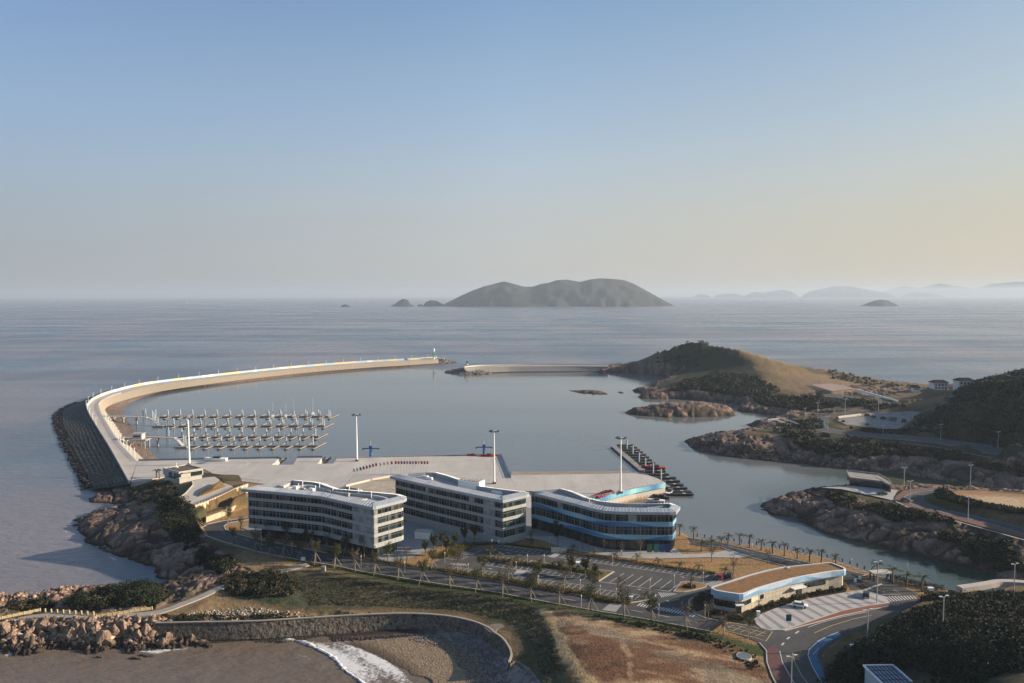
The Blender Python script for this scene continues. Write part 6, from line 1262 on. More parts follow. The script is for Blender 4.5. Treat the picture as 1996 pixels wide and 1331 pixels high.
scrub('scrub', [(1460,775),(1520,770),(1600,772),(1640,790),(1590,800),(1540,798),(1480,790)], None, 420, 2.1, 26, .7, 109, (.34, .3, .14, .08, .04, .10))
scrub('scrub', [(1600,715),(1640,730),(1700,740),(1780,752),(1800,758),(1700,752),(1620,738),(1560,716)], None, 260, 1.8, 24, .7, 110, OLV)
scrub('scrub', [(1640,774),(1700,783),(1750,790),(1770,798),(1700,796),(1650,786)], 12, 160, 1.7, 26, .6, 111, OLV)
scrub('scrub', [(1640,830),(1700,842),(1790,846),(1800,842),(1750,838),(1690,836)], 11, 140, 1.3, 26, .6, 112, OLV)
scrub('thicket', [(118,1188),(150,1165),(190,1150),(240,1138),(290,1142),(325,1160),(322,1176),(290,1186),(200,1190)], 4, 170, 2.5, 230, .25, 113, (.40, .30, .14, .08, .03, .05))
scrub('thicket', [(425,1138),(450,1124),(520,1118),(560,1126),(600,1150),(560,1166),(480,1166),(430,1156)], 5, 130, 1.7, 150, .24, 114, (.3, .24, .2, .14, .06, .06))
scrub('scrub', [(0,1180),(120,1172),(110,1192),(0,1200)], 3, 90, 1.1, 90, .22, 115, OLV)
GSAVE = GREENS; GREENS = np.array([(.05, .056, .03), (.062, .062, .034), (.08, .074, .044), (.04, .048, .024), (.10, .085, .055), (.06, .055, .035)]); scrub('scrub', [(560,1128),(700,1130),(850,1152),(1000,1172),(1050,1190),(1080,1240),(1110,1331),(1050,1331),(1030,1260),(980,1212),(880,1190),(740,1182),(600,1180)], 5, 3600, .34, 22, .13, 116, (.2, .2, .2, .14, .16, .10), flatz=.35, up=.1); GREENS = GSAVE
scrub('scrub', [(330,960),(300,1000),(320,1040),(360,1070),(400,1055),(390,1020),(352,985),(345,950)], 7, 170, 1.6, 90, .28, 117, (.3, .26, .18, .12, .06, .08), holes=.35)
scrub('scrub', [(395,1065),(420,1085),(470,1100),(440,1118),(400,1108),(378,1085)], 5.5, 110, 1.4, 100, .26, 118, (.3, .26, .18, .12, .06, .08))
scrub('scrub', [(250,948),(330,944),(350,955),(340,1000),(280,990),(240,970)], 5, 120, 1.2, 80, .28, 119, OLV, holes=.4)
scrub('scrub', [(1150,1195),(1275,1212),(1390,1235),(1480,1268),(1490,1300),(1470,1310),(1380,1255),(1260,1230),(1150,1206)], 6.5, 260, .38, 36, .15, 120, (.2, .15, .3, .2, .1, .05), flatz=.6)
scrub('scrub', [(310,1197),(480,1195),(700,1192),(880,1196),(1000,1225),(880,1202),(700,1200),(480,1210),(310,1213)], 4.8, 200, .6, 60, .18, 122, OLV, flatz=.6)
def hedge(label, pts, wd, hgt, seed, colr=(.085, .068, .014), z=6.0):
    P = spline([G(x, y, z) for x, y in pts], 4) if len(pts) > 2 else [G(x, y, z) for x, y in pts]; w_ = walk(P, .55); c = []
    r_ = np.random.default_rng(seed)
    for p, h in w_:
        for k in np.arange(-wd/2+.25, wd/2, .55): c.append((p.x-math.sin(h)*k, p.y+math.cos(h)*k, z+hgt*.5))
    c = np.array(c); V, F, C_ = leaves(c, np.full(len(c), hgt*.55), 16, .17, np.tile(np.array(colr), (len(c), 1))*r_.uniform(.7, 1.3, (len(c), 1)), seed, 1.0, .7)
    o = npmesh('hedge', V, F, m_leaf, C_); return tag(o, label, 'hedge')
hedge('long clipped olive hedge between the main road and the car park', [(862,1112.5),(935,1124),(1010,1136),(1085,1149.5),(1138,1157),(1170,1167),(1200,1172),(1230,1174.5)], 3.0, .9, 201, (.10, .075, .014))
hedge('clipped olive hedge along the top edge of the car park left of the cream gateposts', [(922,1061),(976,1061),(1030,1067.5),(1076,1073)], 1.6, .8, 202); hedge('clipped olive hedge along the top edge of the car park right of the cream gateposts', [(1098,1077),(1160,1086),(1210,1093),(1290,1105),(1392,1118.5)], 1.6, .8, 203)
hedge('olive hedge at the slanting left edge of the car park', [(866,1086),(890,1074),(915,1062)], 4.5, 1.2, 204, (.095, .085, .02)); hedge('dark green hedge strip beside the road in front of the leftmost block', [(640,1077),(700,1088),(760,1098),(826,1108),(862,1112)], 1.8, .7, 205, (.05, .05, .018))
hedge('olive hedge in the middle planted island of the car park', [(947,1090),(1030,1100.5),(1048,1103),(1100,1108.5),(1150,1116),(1175,1121)], 2.4, .9, 206, (.09, .072, .018)); hedge('dark hedge behind the last shore palms', [(1742,1128),(1775,1137),(1804,1143),(1840,1150)], 3, 1.3, 207, (.05, .045, .018))
hedge('narrow verge hedge on the near side of the main road', [(600,1096),(700,1115),(826,1136),(950,1154),(1025,1168),(1150,1191),(1275,1212),(1385,1234)], 1.0, .25, 208, (.055, .065, .018))
def ball(label, x, y, r, seed, grp): c = G(x, y, 6.05); V, F, C_ = leaves(np.array([[0, 0, r*.8]]), np.array([r]), 260, .16, np.array([(.03, .045, .015)]), seed, .9, .75); o = npmesh('round_shrub', V, F, m_leaf, C_); o.location = c; return tag(o, label, 'shrub', grp)
for i, (x, y) in enumerate([(1483,1190.5),(1504,1181),(1526,1173.5),(1548,1168),(1596,1157),(1621,1152),(1645,1150)]): ball('%s round shrub from the left in the beds before the curved building' % ordn(i), x, y, .95, 300+i, 'round shrubs before the curved building')
for i, (x, y) in enumerate([(1359,1173),(1368,1167),(1385,1162),(1432,1207)]): ball('%s dark round shrub from the left at the left end of the curved building' % ordn(i), x, y, 1.25, 320+i, 'round shrubs at the left end of the curved building')
for i, pts in enumerate([[(1461,1197),(1500,1183),(1568,1163)], [(1578,1160),(1646,1149)], [(1380,1200),(1397,1193),(1414,1199)], [(1424,1201),(1450,1208)]]): hedge(('low dark planting left of the curved building door', 'low dark planting right of the curved building door', 'low dark planting at the far left corner of the curved building', 'low dark planting at the near corner of the curved building')[i], pts, 2.2, .55, 340+i, (.028, .028, .012), 6.05)
hedge('dark brown shrub ring on the lawn island in the car park', [(1333,1143),(1343,1146),(1353,1145),(1349,1141),(1339,1140)], 1.4, .6, 350, (.035, .014, .010), 6.03)
# ---- trees
def staked_tree(seed, h=6.8, full=1.0, colr=(.060, .058, .022), stakes=True):
    r_ = random.Random(seed); t = thing('street_tree', 'x', 'tree', (0, 0, 0)); q = MB(); q.tube([(0, 0, -.3), (r_.uniform(-.1, .1), 0, h*.3), (r_.uniform(-.2, .2), r_.uniform(-.2, .2), h*.62)], [.2, .16, .10], 6); tips = []
    for k in range(9):
        a = k*2.4+r_.uniform(-.5, .5); z0 = h*(.36+.045*k); L = h*r_.uniform(.20, .34); e = Vector((math.cos(a)*L*.45, math.sin(a)*L*.45, z0+L*.95)); m_ = Vector((math.cos(a)*L*.28, math.sin(a)*L*.28, z0+L*.4))
        q.tube([(0, 0, z0), m_, e], [.075, .05, .02], 5, False); tips.append(e); tips.append((m_+e)/2)
        for s_ in (-.7, .7): e2 = e+Vector((math.cos(a+s_)*.6, math.sin(a+s_)*.6, .5)); q.tube([(m_+e)/2, e2], [.03, .012], 4, False); tips.append(e2)
    q.build('trunk', m_bark, t); C3 = np.array([tuple(p) for p in tips]); n_ = len(C3); cols = np.array([colr])*np.random.default_rng(seed).uniform(.6, 1.5, (n_, 1))
    V, F, C_ = leaves(C3, np.full(n_, h*.085+.1), max(6, int(26*full)), .15, cols, seed, 1.2, .2); npmesh('crown', V, F, m_leaf, C_, parent=t)
    if stakes:
        for k in range(3): a = k*2.09+.4; q = MB(); q.tube([(math.cos(a)*2.2, math.sin(a)*2.2, -.3), (math.cos(a)*.12, math.sin(a)*.12, h*.48)], .08, 5); q.build('stake', m_stake, t)
    return t
def palm(seed, h=3.6, fr=17, colr=(.060, .066, .028)):
    r_ = random.Random(seed); t = thing('palm_tree', 'x', 'palm', (0, 0, 0)); q = MB(); q.tube([(0, 0, -.3), (0, 0, h*.5), (.05, 0, h)], [.30, .22, .24], 8); q.build('trunk', m_bark, t); q = MB()
    for k in range(fr):
        a = k*2.399+r_.uniform(-.2, .2); el = r_.uniform(.15, 1.35); L = r_.uniform(2.0, 2.7); pts = []
        for i in range(6): u = i/5; rr = L*u*math.cos(el*(1-u*.35)); pts.append(Vector((math.cos(a)*rr, math.sin(a)*rr, h+L*u*math.sin(el)-u*u*L*.62)))
        e = r_.uniform(.6, 1.5); q.col = tuple(c*e for c in colr); sd = Vector((-math.sin(a), math.cos(a), 0))
        for i in range(5):
            p, r2 = pts[i], pts[i+1]; m_ = (p+r2)/2; w_ = .50*math.sin(math.pi*(i+.8)/5.6)
            for s_ in (-1, 1):
                for j in range(2): b0 = p.lerp(r2, j*.5); b1 = p.lerp(r2, j*.5+.42); tip = b1+sd*s_*w_+Vector((0, 0, -.18))+(r2-p)*.4; q.add([b0, b1, tip], [(0, 1, 2)])
    q.build('crown', m_leaf, t); return t
TV = [staked_tree(1, 7.2, 1, (.052, .058, .024)), staked_tree(2, 7.8, .8, (.05, .05, .024)), staked_tree(3, 6.6, 1.2, (.045, .055, .02)), staked_tree(4, 7.0, .35, (.075, .055, .035))]
TD = [staked_tree(5, 7.0, 2.6, (.020, .032, .012), False), staked_tree(6, 5.4, 2.0, (.045, .05, .018), False)]
BT = [staked_tree(7, 5.2, .12, (.09, .07, .055)), staked_tree(8, 6.0, .25, (.10, .08, .06), False)]
PV = [palm(1), palm(2, 3.9), palm(3, 3.2), palm(4, 1.5, 15, (.075, .075, .035))]
usedt = set()
def put(proto, px, py, label, cat=None, grp=None, sc=1.0, z=6.0, rz=None):
    p = G(px, py, z) if z is not None else onground(px, py)
    rz = rnd.uniform(0, 6.28) if rz is None else rz
    if proto.name in usedt: o = dup(proto, tuple(p), rz, label, grp)
    else: usedt.add(proto.name); o = proto; o.location = p; o.rotation_euler = (0, 0, rz); o['label'] = label; o['group'] = grp
    o.scale = (sc,)*3; return o
near = [(455,1061),(500,1075),(527,1081),(554,1086),(584,1091.5),(615,1097),(654,1104),(692,1111),(732,1118),(777,1126),(824,1134),(876,1142),(930,1151),(980,1159),(1034,1169),(1091,1179),(1152,1190),(1216,1201),(1270,1209.5),(1336,1222),(1460,1243)]
for i, (x, y) in enumerate(near): put(TV[i % 4], x, y, '%s staked tree from the left on the near verge of the main road' % ordn(i), grp='staked trees on the near verge', sc=rnd.uniform(.88, 1.1), z=5.9, rz=rnd.uniform(-.5, .5))
for i, (x, y) in enumerate([(445,1022),(470,1036),(525,1052),(560,1058),(605,1068),(637,1074),(674,1081),(710,1086),(756,1094),(793,1101),(843,1108)]): put(TV[(i+2) % 4], x, y, '%s staked tree from the left between the main road and the leftmost block' % ordn(i), grp='staked trees before the leftmost block', sc=rnd.uniform(.85, 1.05), z=5.95, rz=rnd.uniform(-.5, .5))
for i, (x, y) in enumerate([(892,1116),(940,1124),(992,1132),(1047,1140),(1100,1150),(1155,1159),(1210,1170)]): put(TV[(i*3+1) % 4], x, y, '%s staked tree from the left in the long hedge beside the car park' % ordn(i), grp='staked trees in the long hedge', sc=rnd.uniform(.9, 1.15), z=5.9, rz=rnd.uniform(-.5, .5))
for i, (x, y, s) in enumerate([(519,1046,1.15),(541,1049,1.15),(572,1054,1.1),(599,1060,.9),(1087,1066,1.2)]): put(TD[0], x, y, ('dark broad tree farthest left against the leftmost block', 'dark broad tree second from the left against the leftmost block', 'dark broad tree with pale trunk third against the leftmost block', 'smaller dark tree fourth against the leftmost block', 'dark round tree before the left end of the blue banded building')[i], grp='dark broad trees before the office blocks', sc=s)
for i, (x, y) in enumerate([(829,1082),(846,1075),(862,1068),(872,1080),(888,1066),(905,1058),(925,1054),(1113,1118),(1140,1122),(1160,1126)]): put(TD[1], x, y, '%s bushy olive tree from the left around the left side of the car park' % ordn(i), grp='bushy olive trees around the car park', sc=rnd.uniform(.7, 1.0))
for i, (x, y) in enumerate([(1035,1058),(1135,1072),(1150,1074),(1178,1076),(1212,1083),(1248,1081),(1347,1146),(1387,1094),(1430,1118),(1497,1098),(1410,1238),(1380,1210)]): put(BT[i % 2], x, y, '%s nearly bare small tree from the left among lawns and paving' % ordn(i), grp='nearly bare small trees', sc=rnd.uniform(.7, 1.0))
for i, (x, y) in enumerate([(1325,1043),(1352,1050.5),(1367,1074),(1387,1073),(1406,1070.5),(1419,1060),(1442,1062),(1461,1066.5),(1484,1072),(1506,1078),(1529,1083),(1554,1089),(1578,1094),(1601,1097),(1629,1102),(1710,1124),(1740,1137),(1767,1143),(1797,1152)]): put(PV[i % 3], x, y, '%s palm from the left in the row along the canal shore' % ordn(i), grp='palms along the canal shore', sc=1.0 if i < 15 else 1.18, z=5.9)
for i, (x, y) in enumerate([(955,1081),(973,1089),(1000,1097.5),(1012,1093),(1036,1060),(1052,1101),(1077,1104),(1094,1106),(1117,1072),(1125,1112),(1150,1117),(1158,1081),(1168,1125),(1198,1087.5),(1242,1092),(1283,1099),(1325,1105),(1363,1111),(1413,1117),(1258,1166)]): put(PV[3], x, y, '%s short palm from the left in the beds of the car park' % ordn(i), grp='short palms around the car park', sc=rnd.uniform(.85, 1.05), z=5.95)
for i, (x, y) in enumerate([(305,931),(311,931)]): put(PV[0], x, y, ('left', 'right')[i]+' brown palm of the pair beside the white gatehouse', grp='brown palms by the gatehouse', z=6)
# ---- posts
q = MB(); t = thing('post_lamp', 'x', 'post lamp', (0, 0, 0)); q.tube([(0, 0, -.3), (0, 0, 3.4)], .07, 6); q.build('pole', m_conc, t); q = MB(); q.tube([(0, 0, 3.4), (0, 0, 3.9)], .13, 6); q.build('lamp_head', m_white, t)
for i, (x, y) in enumerate(sorted([(510,1064),(569,1079),(704,1104),(789,1116),(814,1106),(867,1097),(912.6,1120),(945,1057),(959,1072),(1006,1116),(1028,1102),(1050,1144),(1060.6,1102),(1071.5,1066),(1131,1152),(1133,1184),(1170,1164),(1194,1104),(1201,1170),(1210.6,1093),(1267,1152),(1284,1202),(1314,1143),(1371,1137),(1374,1203),(1466,1080),(1549,1099),(1660,1110)])): put(t, x, y, '%s white post lamp from the left around road and car park' % ordn(i), grp='white post lamps on the campus')
q = MB(); q.box((0, 0, 0), (.32, .32, 1.0)); q.box((0, 0, 1.0), (.4, .4, .15)); o0b = q.build('bollard', m_dark); sh = GL([(1359,1045.5),(1387,1048.5),(1430,1054.5),(1465,1060.5),(1486,1062.5),(1514,1067),(1540,1071),(1565,1076),(1590,1081),(1622,1088),(1650,1096.5),(1680,1107),(1702,1116),(1735,1124)], 6)
for i, (p, h) in enumerate(walk(sh, 2.75)[:48]):
    c = o0b if i == 0 else o0b.copy()
    if i: S.collection.objects.link(c)
    c.location = (p.x, p.y, 5.9); tag(c, '%s dark bollard from the left along the canal edge' % ordn(i), 'bollard', 'dark bollards along the canal edge')
def lamp(label, px, yt, yb, z, arm=True, name='street_lamp'):
    p = G(px, yb, z) if z is not None else onground(px, yb); d = math.hypot(p.x, p.y); hh = (yb-yt)/FPX*d*1.03; t = thing(name, label, 'street lamp', tuple(p)); q = MB(); q.tube([(0, 0, -1.2), (0, 0, hh)], [.17, .11], 6); q.build('pole', m_steel, t)
    q = MB(); q.bar((0, 0, hh), (-.9, -.3, hh+.3), .14); q.bar((0, 0, hh), (.9, .3, hh+.3), .14); q.build('arm', m_steel, t)
    for s in (-1, 1): q = MB(); q.box((s*1.0, s*.33, hh+.2), (.8, .35, .2)); q.build('lamp_head', m_white, t)
    return t
for lab, x, yt, yb, z in [('tall pole with lamps at the right end of the curved building forecourt', 1709,1104,1175,6),('weathered pole with cameras at the edge of the dark right foreground wood', 1690,1196,1257,7.5),('pole standing in the middle of the dark right foreground wood', 1837,1174,1243,13),('street lamp rising in the bend of the near road at bottom right', 1542,1283,1345,6),
 ('lamp pole at the right of the headland junction', 1569,798,819,9.5),('lamp pole beside the white railing of the upper bend', 1594,788,810,11),('lamp pole left of the upper grey yard', 1647,781,806,11),('thin lamp pole near the pink court', 1642,752,770,12.5),('lamp pole behind the upper grey yard', 1712,774,799,11.5),('lamp pole at the inner side of the upper bend', 1613,815,839,10),
 ('thin pole before the upper grey yard', 1721,832,846,10.5),('lamp pole on the upper road below the dark hill', 1833.5,832,856,10),('lamp pole at the right end of the upper road', 1945,847.5,870,11),('thin pole behind the sand lot', 1891,914,948,6),('thin pole left of the bend with a blue sign', 1762,916,942,8.5),('white lamp pole on the bend road beside the dark car', 1773,944,982,9),('lamp pole on the long bend road below the sand lot', 1886.7,976,1012,9),('lamp pole beside the path at the canal end', 1976,1110,1156,6)]: lamp(lab, x, yt, yb, z)
# ---- cars
def car(label, px, py, z, rz, colr, name='parked_car'):
    p = G(px, py, z); t = thing(name, label, 'car', tuple(p), rz); mt = M('car paint', colr, .3, .1, spec=.6); L, W_ = 4.6, 1.85
    prof = [(-2.3, .45), (-2.28, .85), (-1.9, .98), (-1.25, 1.02), (1.0, 1.02), (1.75, .95), (2.25, .82), (2.3, .45)]; n = len(prof); q = MB()
    q.add([(x, -W_/2, z_) for x, z_ in prof]+[(x, W_/2, z_) for x, z_ in prof], [tuple(range(n)), tuple(range(n, 2*n))[::-1]]+[(i, n+i, n+(i+1) % n, (i+1) % n) for i in range(n)]); q.build('body', mt, t)
    q = MB(); cb = [(-1.95, 1.0, .88), (-1.45, 1.52, .72), (.35, 1.55, .72), (1.15, 1.02, .86)]; q.add([(x, -y, z_) for x, z_, y in cb]+[(x, y, z_) for x, z_, y in cb], [(0, 1, 2, 3), (7, 6, 5, 4), (0, 4, 5, 1), (2, 6, 7, 3)]); q.build('window', m_glass2, t)
    q = MB(); q.add([(-1.48, -.7, 1.525), (.36, -.7, 1.555), (.36, .7, 1.555), (-1.48, .7, 1.525), (-1.48, -.7, 1.57), (.30, -.7, 1.60), (.30, .7, 1.60), (-1.48, .7, 1.57)], [(4, 5, 6, 7), (0, 1, 5, 4), (1, 2, 6, 5), (2, 3, 7, 6), (3, 0, 4, 7)]); q.build('roof', mt, t)
    for x in (-1.4, 1.4):
        for y in (-.82, .82): q = MB(); q.tube([(x, y-.12, .34), (x, y+.12, .34)], .34, 12); q.build('wheel', m_dark, t)
    for y in (-.65, .65): q = MB(); q.box((2.27, y, .68), (.1, .35, .14)); q.build('headlight', m_white, t)
    return t
car('white car parked on the striped forecourt', 1559, 1183, 6.03, R(-22), (.75, .75, .74)); car('dark car parked at the right end of the striped forecourt', 1688, 1162, 6.03, R(62), (.02, .022, .028)); car('red car parked in the last bay of the car park', 1404, 1127, 5.92, R(60), (.30, .01, .012)); car('dark car partly hidden behind the planted roof', 1422, 1124, 5.92, R(62), (.02, .02, .02))
car('dark car on the bend road beside the white lamp pole', 1767, 977, 9.03, R(-50), (.03, .03, .035)); car('dark car before the slatted pavilion', 1719, 964, 8.78, R(-15), (.025, .02, .02))
# ---- signs, gateposts, sundries
t = thing('sign_board', 'blue and green sign board on a thin post by the striped forecourt', 'sign', tuple(G(1537, 1223, 6))); q = MB(); q.tube([(0, 0, 0), (0, 0, 3.2)], .06, 6); q.build('post', m_steel, t); q = MB(); q.box((0, 0, 1.9), (1.5, .12, 1.1)); q.build('panel', M('sign blue', (.03, .10, .22), .5), t); q = MB(); q.box((0, 0, 3.0), (1.5, .12, .8)); q.build('panel', M('sign green', (.06, .16, .06), .5), t)
for i, (x, y) in enumerate([(1083,1076),(1098,1077)]): q = MB(); q.box((0, 0, 0), (3.2 if i == 0 else 2.2, 1.2, 1.5)); q.box((0, 0, 1.5), (3.4 if i == 0 else 2.4, 1.4, .15)); o = q.build('gatepost', m_cr); o.location = G(x, y, 6); tag(o, ('left', 'right')[i]+' cream stone gatepost of the car park footway', 'gatepost', 'cream gateposts of the footway')
flat('footway', [(1068,1085),(1083,1076.5),(1095,1078),(1081,1087)], ZR+.03, m_pave); flat('footway', [(1006,1113),(1010,1110),(1030,1112),(1012,1122),(1000,1119)], ZR+.03, m_pave)
for i, (x, y, z, d, m__, lab) in enumerate([(1129,1109,6,(2.2,1.6,2.4),m_white,'white service box among palms in the car park'),(1092,1107,6,(1.6,1.2,2.2),m_dark,'black bin box among palms in the car park'),(973,1060,6,(1.0,.8,1.4),m_white,'small white box at the top left of the car park'),(1230,1169,6,(1.1,.8,1.0),m_white,'small white box at the hedge corner by the crossing'),(591,1092,6,(1.4,.9,.9),m_white,'white spotlight box where the footpath meets the road'),(631,1113,6.2,(1.2,1.2,1.6),m_conc2,'grey stone marker on the dry lawn below the road'),(1348,1189,6.05,(1.0,.8,1.2),m_dark,'dark bin at the kerb left of the curved building'),(1478,1200,6.05,(.9,.7,1.3),m_white,'white cabinet at the near end of the planting bed'),(1814,1151,6,(1.6,1.0,.9),m_white,'pale box beside the last shore palm')]):
    q = MB(); q.box((0, 0, 0), d); q.box((0, 0, d[2]), (d[0]+.15, d[1]+.15, .12)); o = q.build('cabinet', m__); o.location = G(x, y, z); tag(o, lab, 'box')
railing('gate', 'dark lattice sliding gate across the road left of the hatched area', GL([(1384,1232),(1417,1208)], 5.9), m_dark, .45, 1.6, .09, 'gate')
t = thing('gate_canopy', 'low flat canopy over the entry lane between palms and curved building', 'canopy', tuple(G(1716, 1131, 6))); q = MB(); q.box((0, 0, 2.7), (6.5, 3.4, .25), R(8)); q.build('roof', m_cr, t)
for x, y in ((-2.8, -1.2), (2.8, -1), (-2.8, 1.2), (2.8, 1.3)): q = MB(); q.bar((x, y, 0), (x, y, 2.7), .35); q.build('column', m_dark, t)
for i, (x, y, x2, y2) in enumerate([(1667,1134,1684,1130.5),(1676,1129,1688,1126)]): t = thing('barrier', ('near', 'far')[i]+' striped barrier arm in the entry lanes by the curved building', 'barrier', tuple(G(x, y, 5.95))); q = MB(); q.box((0, 0, 0), (.6, .6, 1.1)); q.build('housing', m_white, t); q = MB(); q.bar((0, 0, 1), G(x2, y2, 5.95)-G(x, y, 5.95)+Vector((0, 0, 1)), .15); q.build('arm', m_cr, t)
flat('lane_divider', [(1660,1118),(1680,1120),(1712,1130),(1700,1131),(1672,1124)], 6.05, m_bed, thick=.15); flat('lane_divider', [(1672,1141),(1690,1136),(1700,1140),(1690,1147),(1680,1146)], 6.05, m_bed, thick=.15); flat('lane_divider', [(1683,1148.5),(1716,1137),(1720,1138),(1689,1149.5)], 6.03, m_cr, thick=.13)
t = thing('round_pad', 'round pale rimmed concrete pad on the brown grass knoll', 'pad', tuple(onground(1450, 1282, 6.5)+Vector((0, 0, .35)))); q = MB(); lathe(q, [(1.9, -1.5), (1.9, .2), (1.7, .22), (1.7, .12)], 28); q.build('rim', m_conc, t); q = MB(); lathe(q, [(1.68, -.5), (1.68, .16)], 28); q.build('lid', M('pad lid', (.12, .16, .17), .6), t)
# ---- glazed roof building at bottom right
zr = 13.0; A_, B_ = G(1683,1298,zr), G(1741,1297,zr); C_ = G(1779,1331,zr); dr = (C_-B_); C_ = B_+dr*1.9; D_ = A_+dr*1.9; cb = (*A_.xy, 8.0)
tb = thing('glazed_roof_building', 'white building with ribbed blue glass roof in the dark right foreground wood', 'building', cb); PB = ccw([tuple(p)[:2] for p in (A_, B_, C_, D_)])
def finb(mb, nm, mat): mb.v = [(x-cb[0], y-cb[1], z-cb[2]) for x, y, z in mb.v]; return mb.build(nm, mat, tb)
q = MB(); q.prism(offset(PB, .25), 6, zr-.1, top=False); finb(q, 'wall', M('white render', (.5, .52, .54), .85, n=(1, .9, 1.05))); q = MB(); q.prism(offset(PB, .2), zr-.2, zr, sides=False); finb(q, 'glass_roof', M('blue roof glass', (.09, .14, .22), .18, spec=.8, n=(.6, .7, 1.3)))
q = MB(); R4 = (A_, B_, C_, D_)
for i in range(4): q.bar(R4[i]+Vector((0, 0, .1)), R4[(i+1) % 4]+Vector((0, 0, .1)), .35, .35)
finb(q, 'roof_frame', m_white); q = MB()
for k in range(1, 8): u = k/8; q.bar(A_.lerp(B_, u)+Vector((0, 0, .08)), D_.lerp(C_, u)+Vector((0, 0, .08)), .10, .16)
for k in range(1, 7): u = k/7; q.bar(A_.lerp(D_, u)+Vector((0, 0, .04)), B_.lerp(C_, u)+Vector((0, 0, .04)), .06, .1)
finb(q, 'roof_rib', m_dark)
t = thing('equipment_cage', 'dark caged equipment with pale top in the right foreground scrub', 'cage', tuple(onground(1664, 1272, 9))); q = MB(); q.box((0, 0, 0), (3.6, 2.4, 1.6)); q.build('cage', M('dark green mesh', (.02, .035, .03), .6), t); q = MB(); q.box((-.2, .3, 1.6), (1.1, .9, .35)); q.build('lid', m_white, t)
# ---- pavilion and villas
zp = 12.3; F1, F2, F3 = G(1655,930,zp), G(1718,937.5,zp), G(1738,946,zp); dd_ = Vector((4, 11, 0)); Pp = ccw([tuple(p)[:2] for p in (F1, F2, F3, F3+dd_*.6, F2+dd_, F1+dd_)]); cp = (*F1.xy, 8.5); tp = thing('pavilion', 'dark glazed pavilion with slatted pinkish roof edge on the far canal bank', 'pavilion', cp)
def finp(mb, nm, mat): mb.v = [(x-cp[0], y-cp[1], z-cp[2]) for x, y, z in mb.v]; return mb.build(nm, mat, tp)
q = MB(); q.prism(Pp, zp-.65, zp, bottom=True); finp(q, 'roof', M('slatted wood', (.28, .20, .17), .8, n=(1, .85, 1.1))); q = MB(); q.prism(offset(Pp, .4), zp, zp+.04, sides=False); finp(q, 'roof_deck', m_conc2); q = MB(); q.prism(offset(Pp, .7), 8.3, zp-.65, top=False); finp(q, 'glazed_wall', m_glass2); q = MB()
for i in range(len(Pp)): q.bar((*Pp[i], zp+.9), (*Pp[(i+1) % len(Pp)], zp+.9), .15); q.bar((*Pp[i], zp), (*Pp[i], zp+.9), .15)
finp(q, 'roof_rail', m_steel); q = MB()
for p_ in offset(Pp, .5): q.bar((*p_, 8.3), (*p_, zp-.9), .4)
finp(q, 'column', m_wood)
def villa(label, px, py, z, L, W_, h, rz=0.0, grp=None):
    p = onground(px, py, z); p.z += 1.2; t = thing('villa', label, 'house', tuple(p), rz, grp); q = MB(); q.box((0, 0, -2), (L, W_, h+2)); q.build('wall', M('villa white', (.62, .62, .60), .8), t); q = MB(); e = .9; a, b_ = L/2+e, W_/2+e
    q.add([(-a, -b_, h), (a, -b_, h), (a, b_, h), (-a, b_, h), (-a*.55, 0, h+2.2), (a*.55, 0, h+2.2)], [(0, 1, 5, 4), (1, 2, 5), (2, 3, 4, 5), (3, 0, 4), (3, 2, 1, 0)]); q.build('roof', M('slate roof', (.015, .015, .02), 1, spec=.05), t)
    for x in np.linspace(-L*.34, L*.34, 4):
        for z_ in (.8, h*.55): q = MB(); q.box((x, -W_/2-.05, z_), (L*.13, .15, h*.26)); q.build('window', m_glass2, t)
    return t
villa('left one of the two white villas with dark roofs on the headland', 1829, 761, 10.5, 13, 8, 6.4, 0, 'white villas on the headland'); villa('right one of the two white villas with dark roofs on the headland', 1878, 759, 11, 13, 8, 6.6, 0, 'white villas on the headland'); villa('small white house left of the villas on the headland', 1784, 763, 9.8, 5.5, 5, 2.6)
villa('low dark roofed house half behind the wooded hill', 1922, 757, 12.5, 15, 8, 3.2); villa('dark roofed house at the crest left of the wooded hill', 1945, 752, 16, 13, 8, 3.5)
q = MB(); q.bar(G(1670,760,13.6), G(1750,783,12.6), .8, 2.0); tag(q.build('white_parapet', m_white), 'long white parapet slanting beside the upper hill road', 'parapet')
for i, (x, y, x2, y2) in enumerate([(1634,813,1678,808)]): q = MB(); q.bar(G(x, y, 11.7), G(x2, y2, 11.7), .4, 1.6); tag(q.build('site_fence', m_cr), 'cream board fence at the back of the upper grey yard', 'fence')
q = MB(); q.box((0, 0, 0), (4.2, 2.6, 2.6)); q.box((0, 0, 2.6), (4.4, 2.8, .2)); o = q.build('site_container', M('container', (.14, .14, .15), .7)); o.location = G(1740, 820, 11); tag(o, 'grey container standing in the upper grey yard', 'container')
for i, (x, y, s) in enumerate([(1690,811,2.2),(1703,814,1.8),(1722,817,2.0),(1762,823,2.2),(1690,828,1.0),(1644,822,1.0)]): p = G(x, y, 11); V, F, C_ = leaves(np.array([[0, 0, s*.4]]), np.array([s]), 90, .5, np.array([(.045, .045, .04)]), 400+i, .6, .4); o = npmesh('debris_pile', V, F, m_leaf, C_); o.location = p; tag(o, '%s dark heap from the left in the upper grey yard' % ordn(i), 'heap', 'dark heaps in the upper grey yard')
railing('railing', 'pale railing beside the walkway at the headland junction', [G(x, y, 9.6) for x, y in [(1497,820),(1520,817),(1540,822),(1560,830),(1580,836)]], m_white, 3, 1.0, .15); strip_q = MB(); strip(strip_q, [G(x, y, 9) for x, y in [(1497,821),(1512,818),(1530,824),(1552,831),(1578,838)]], 3.2, None); tag(strip_q.build('walkway', m_pave), kind='structure')
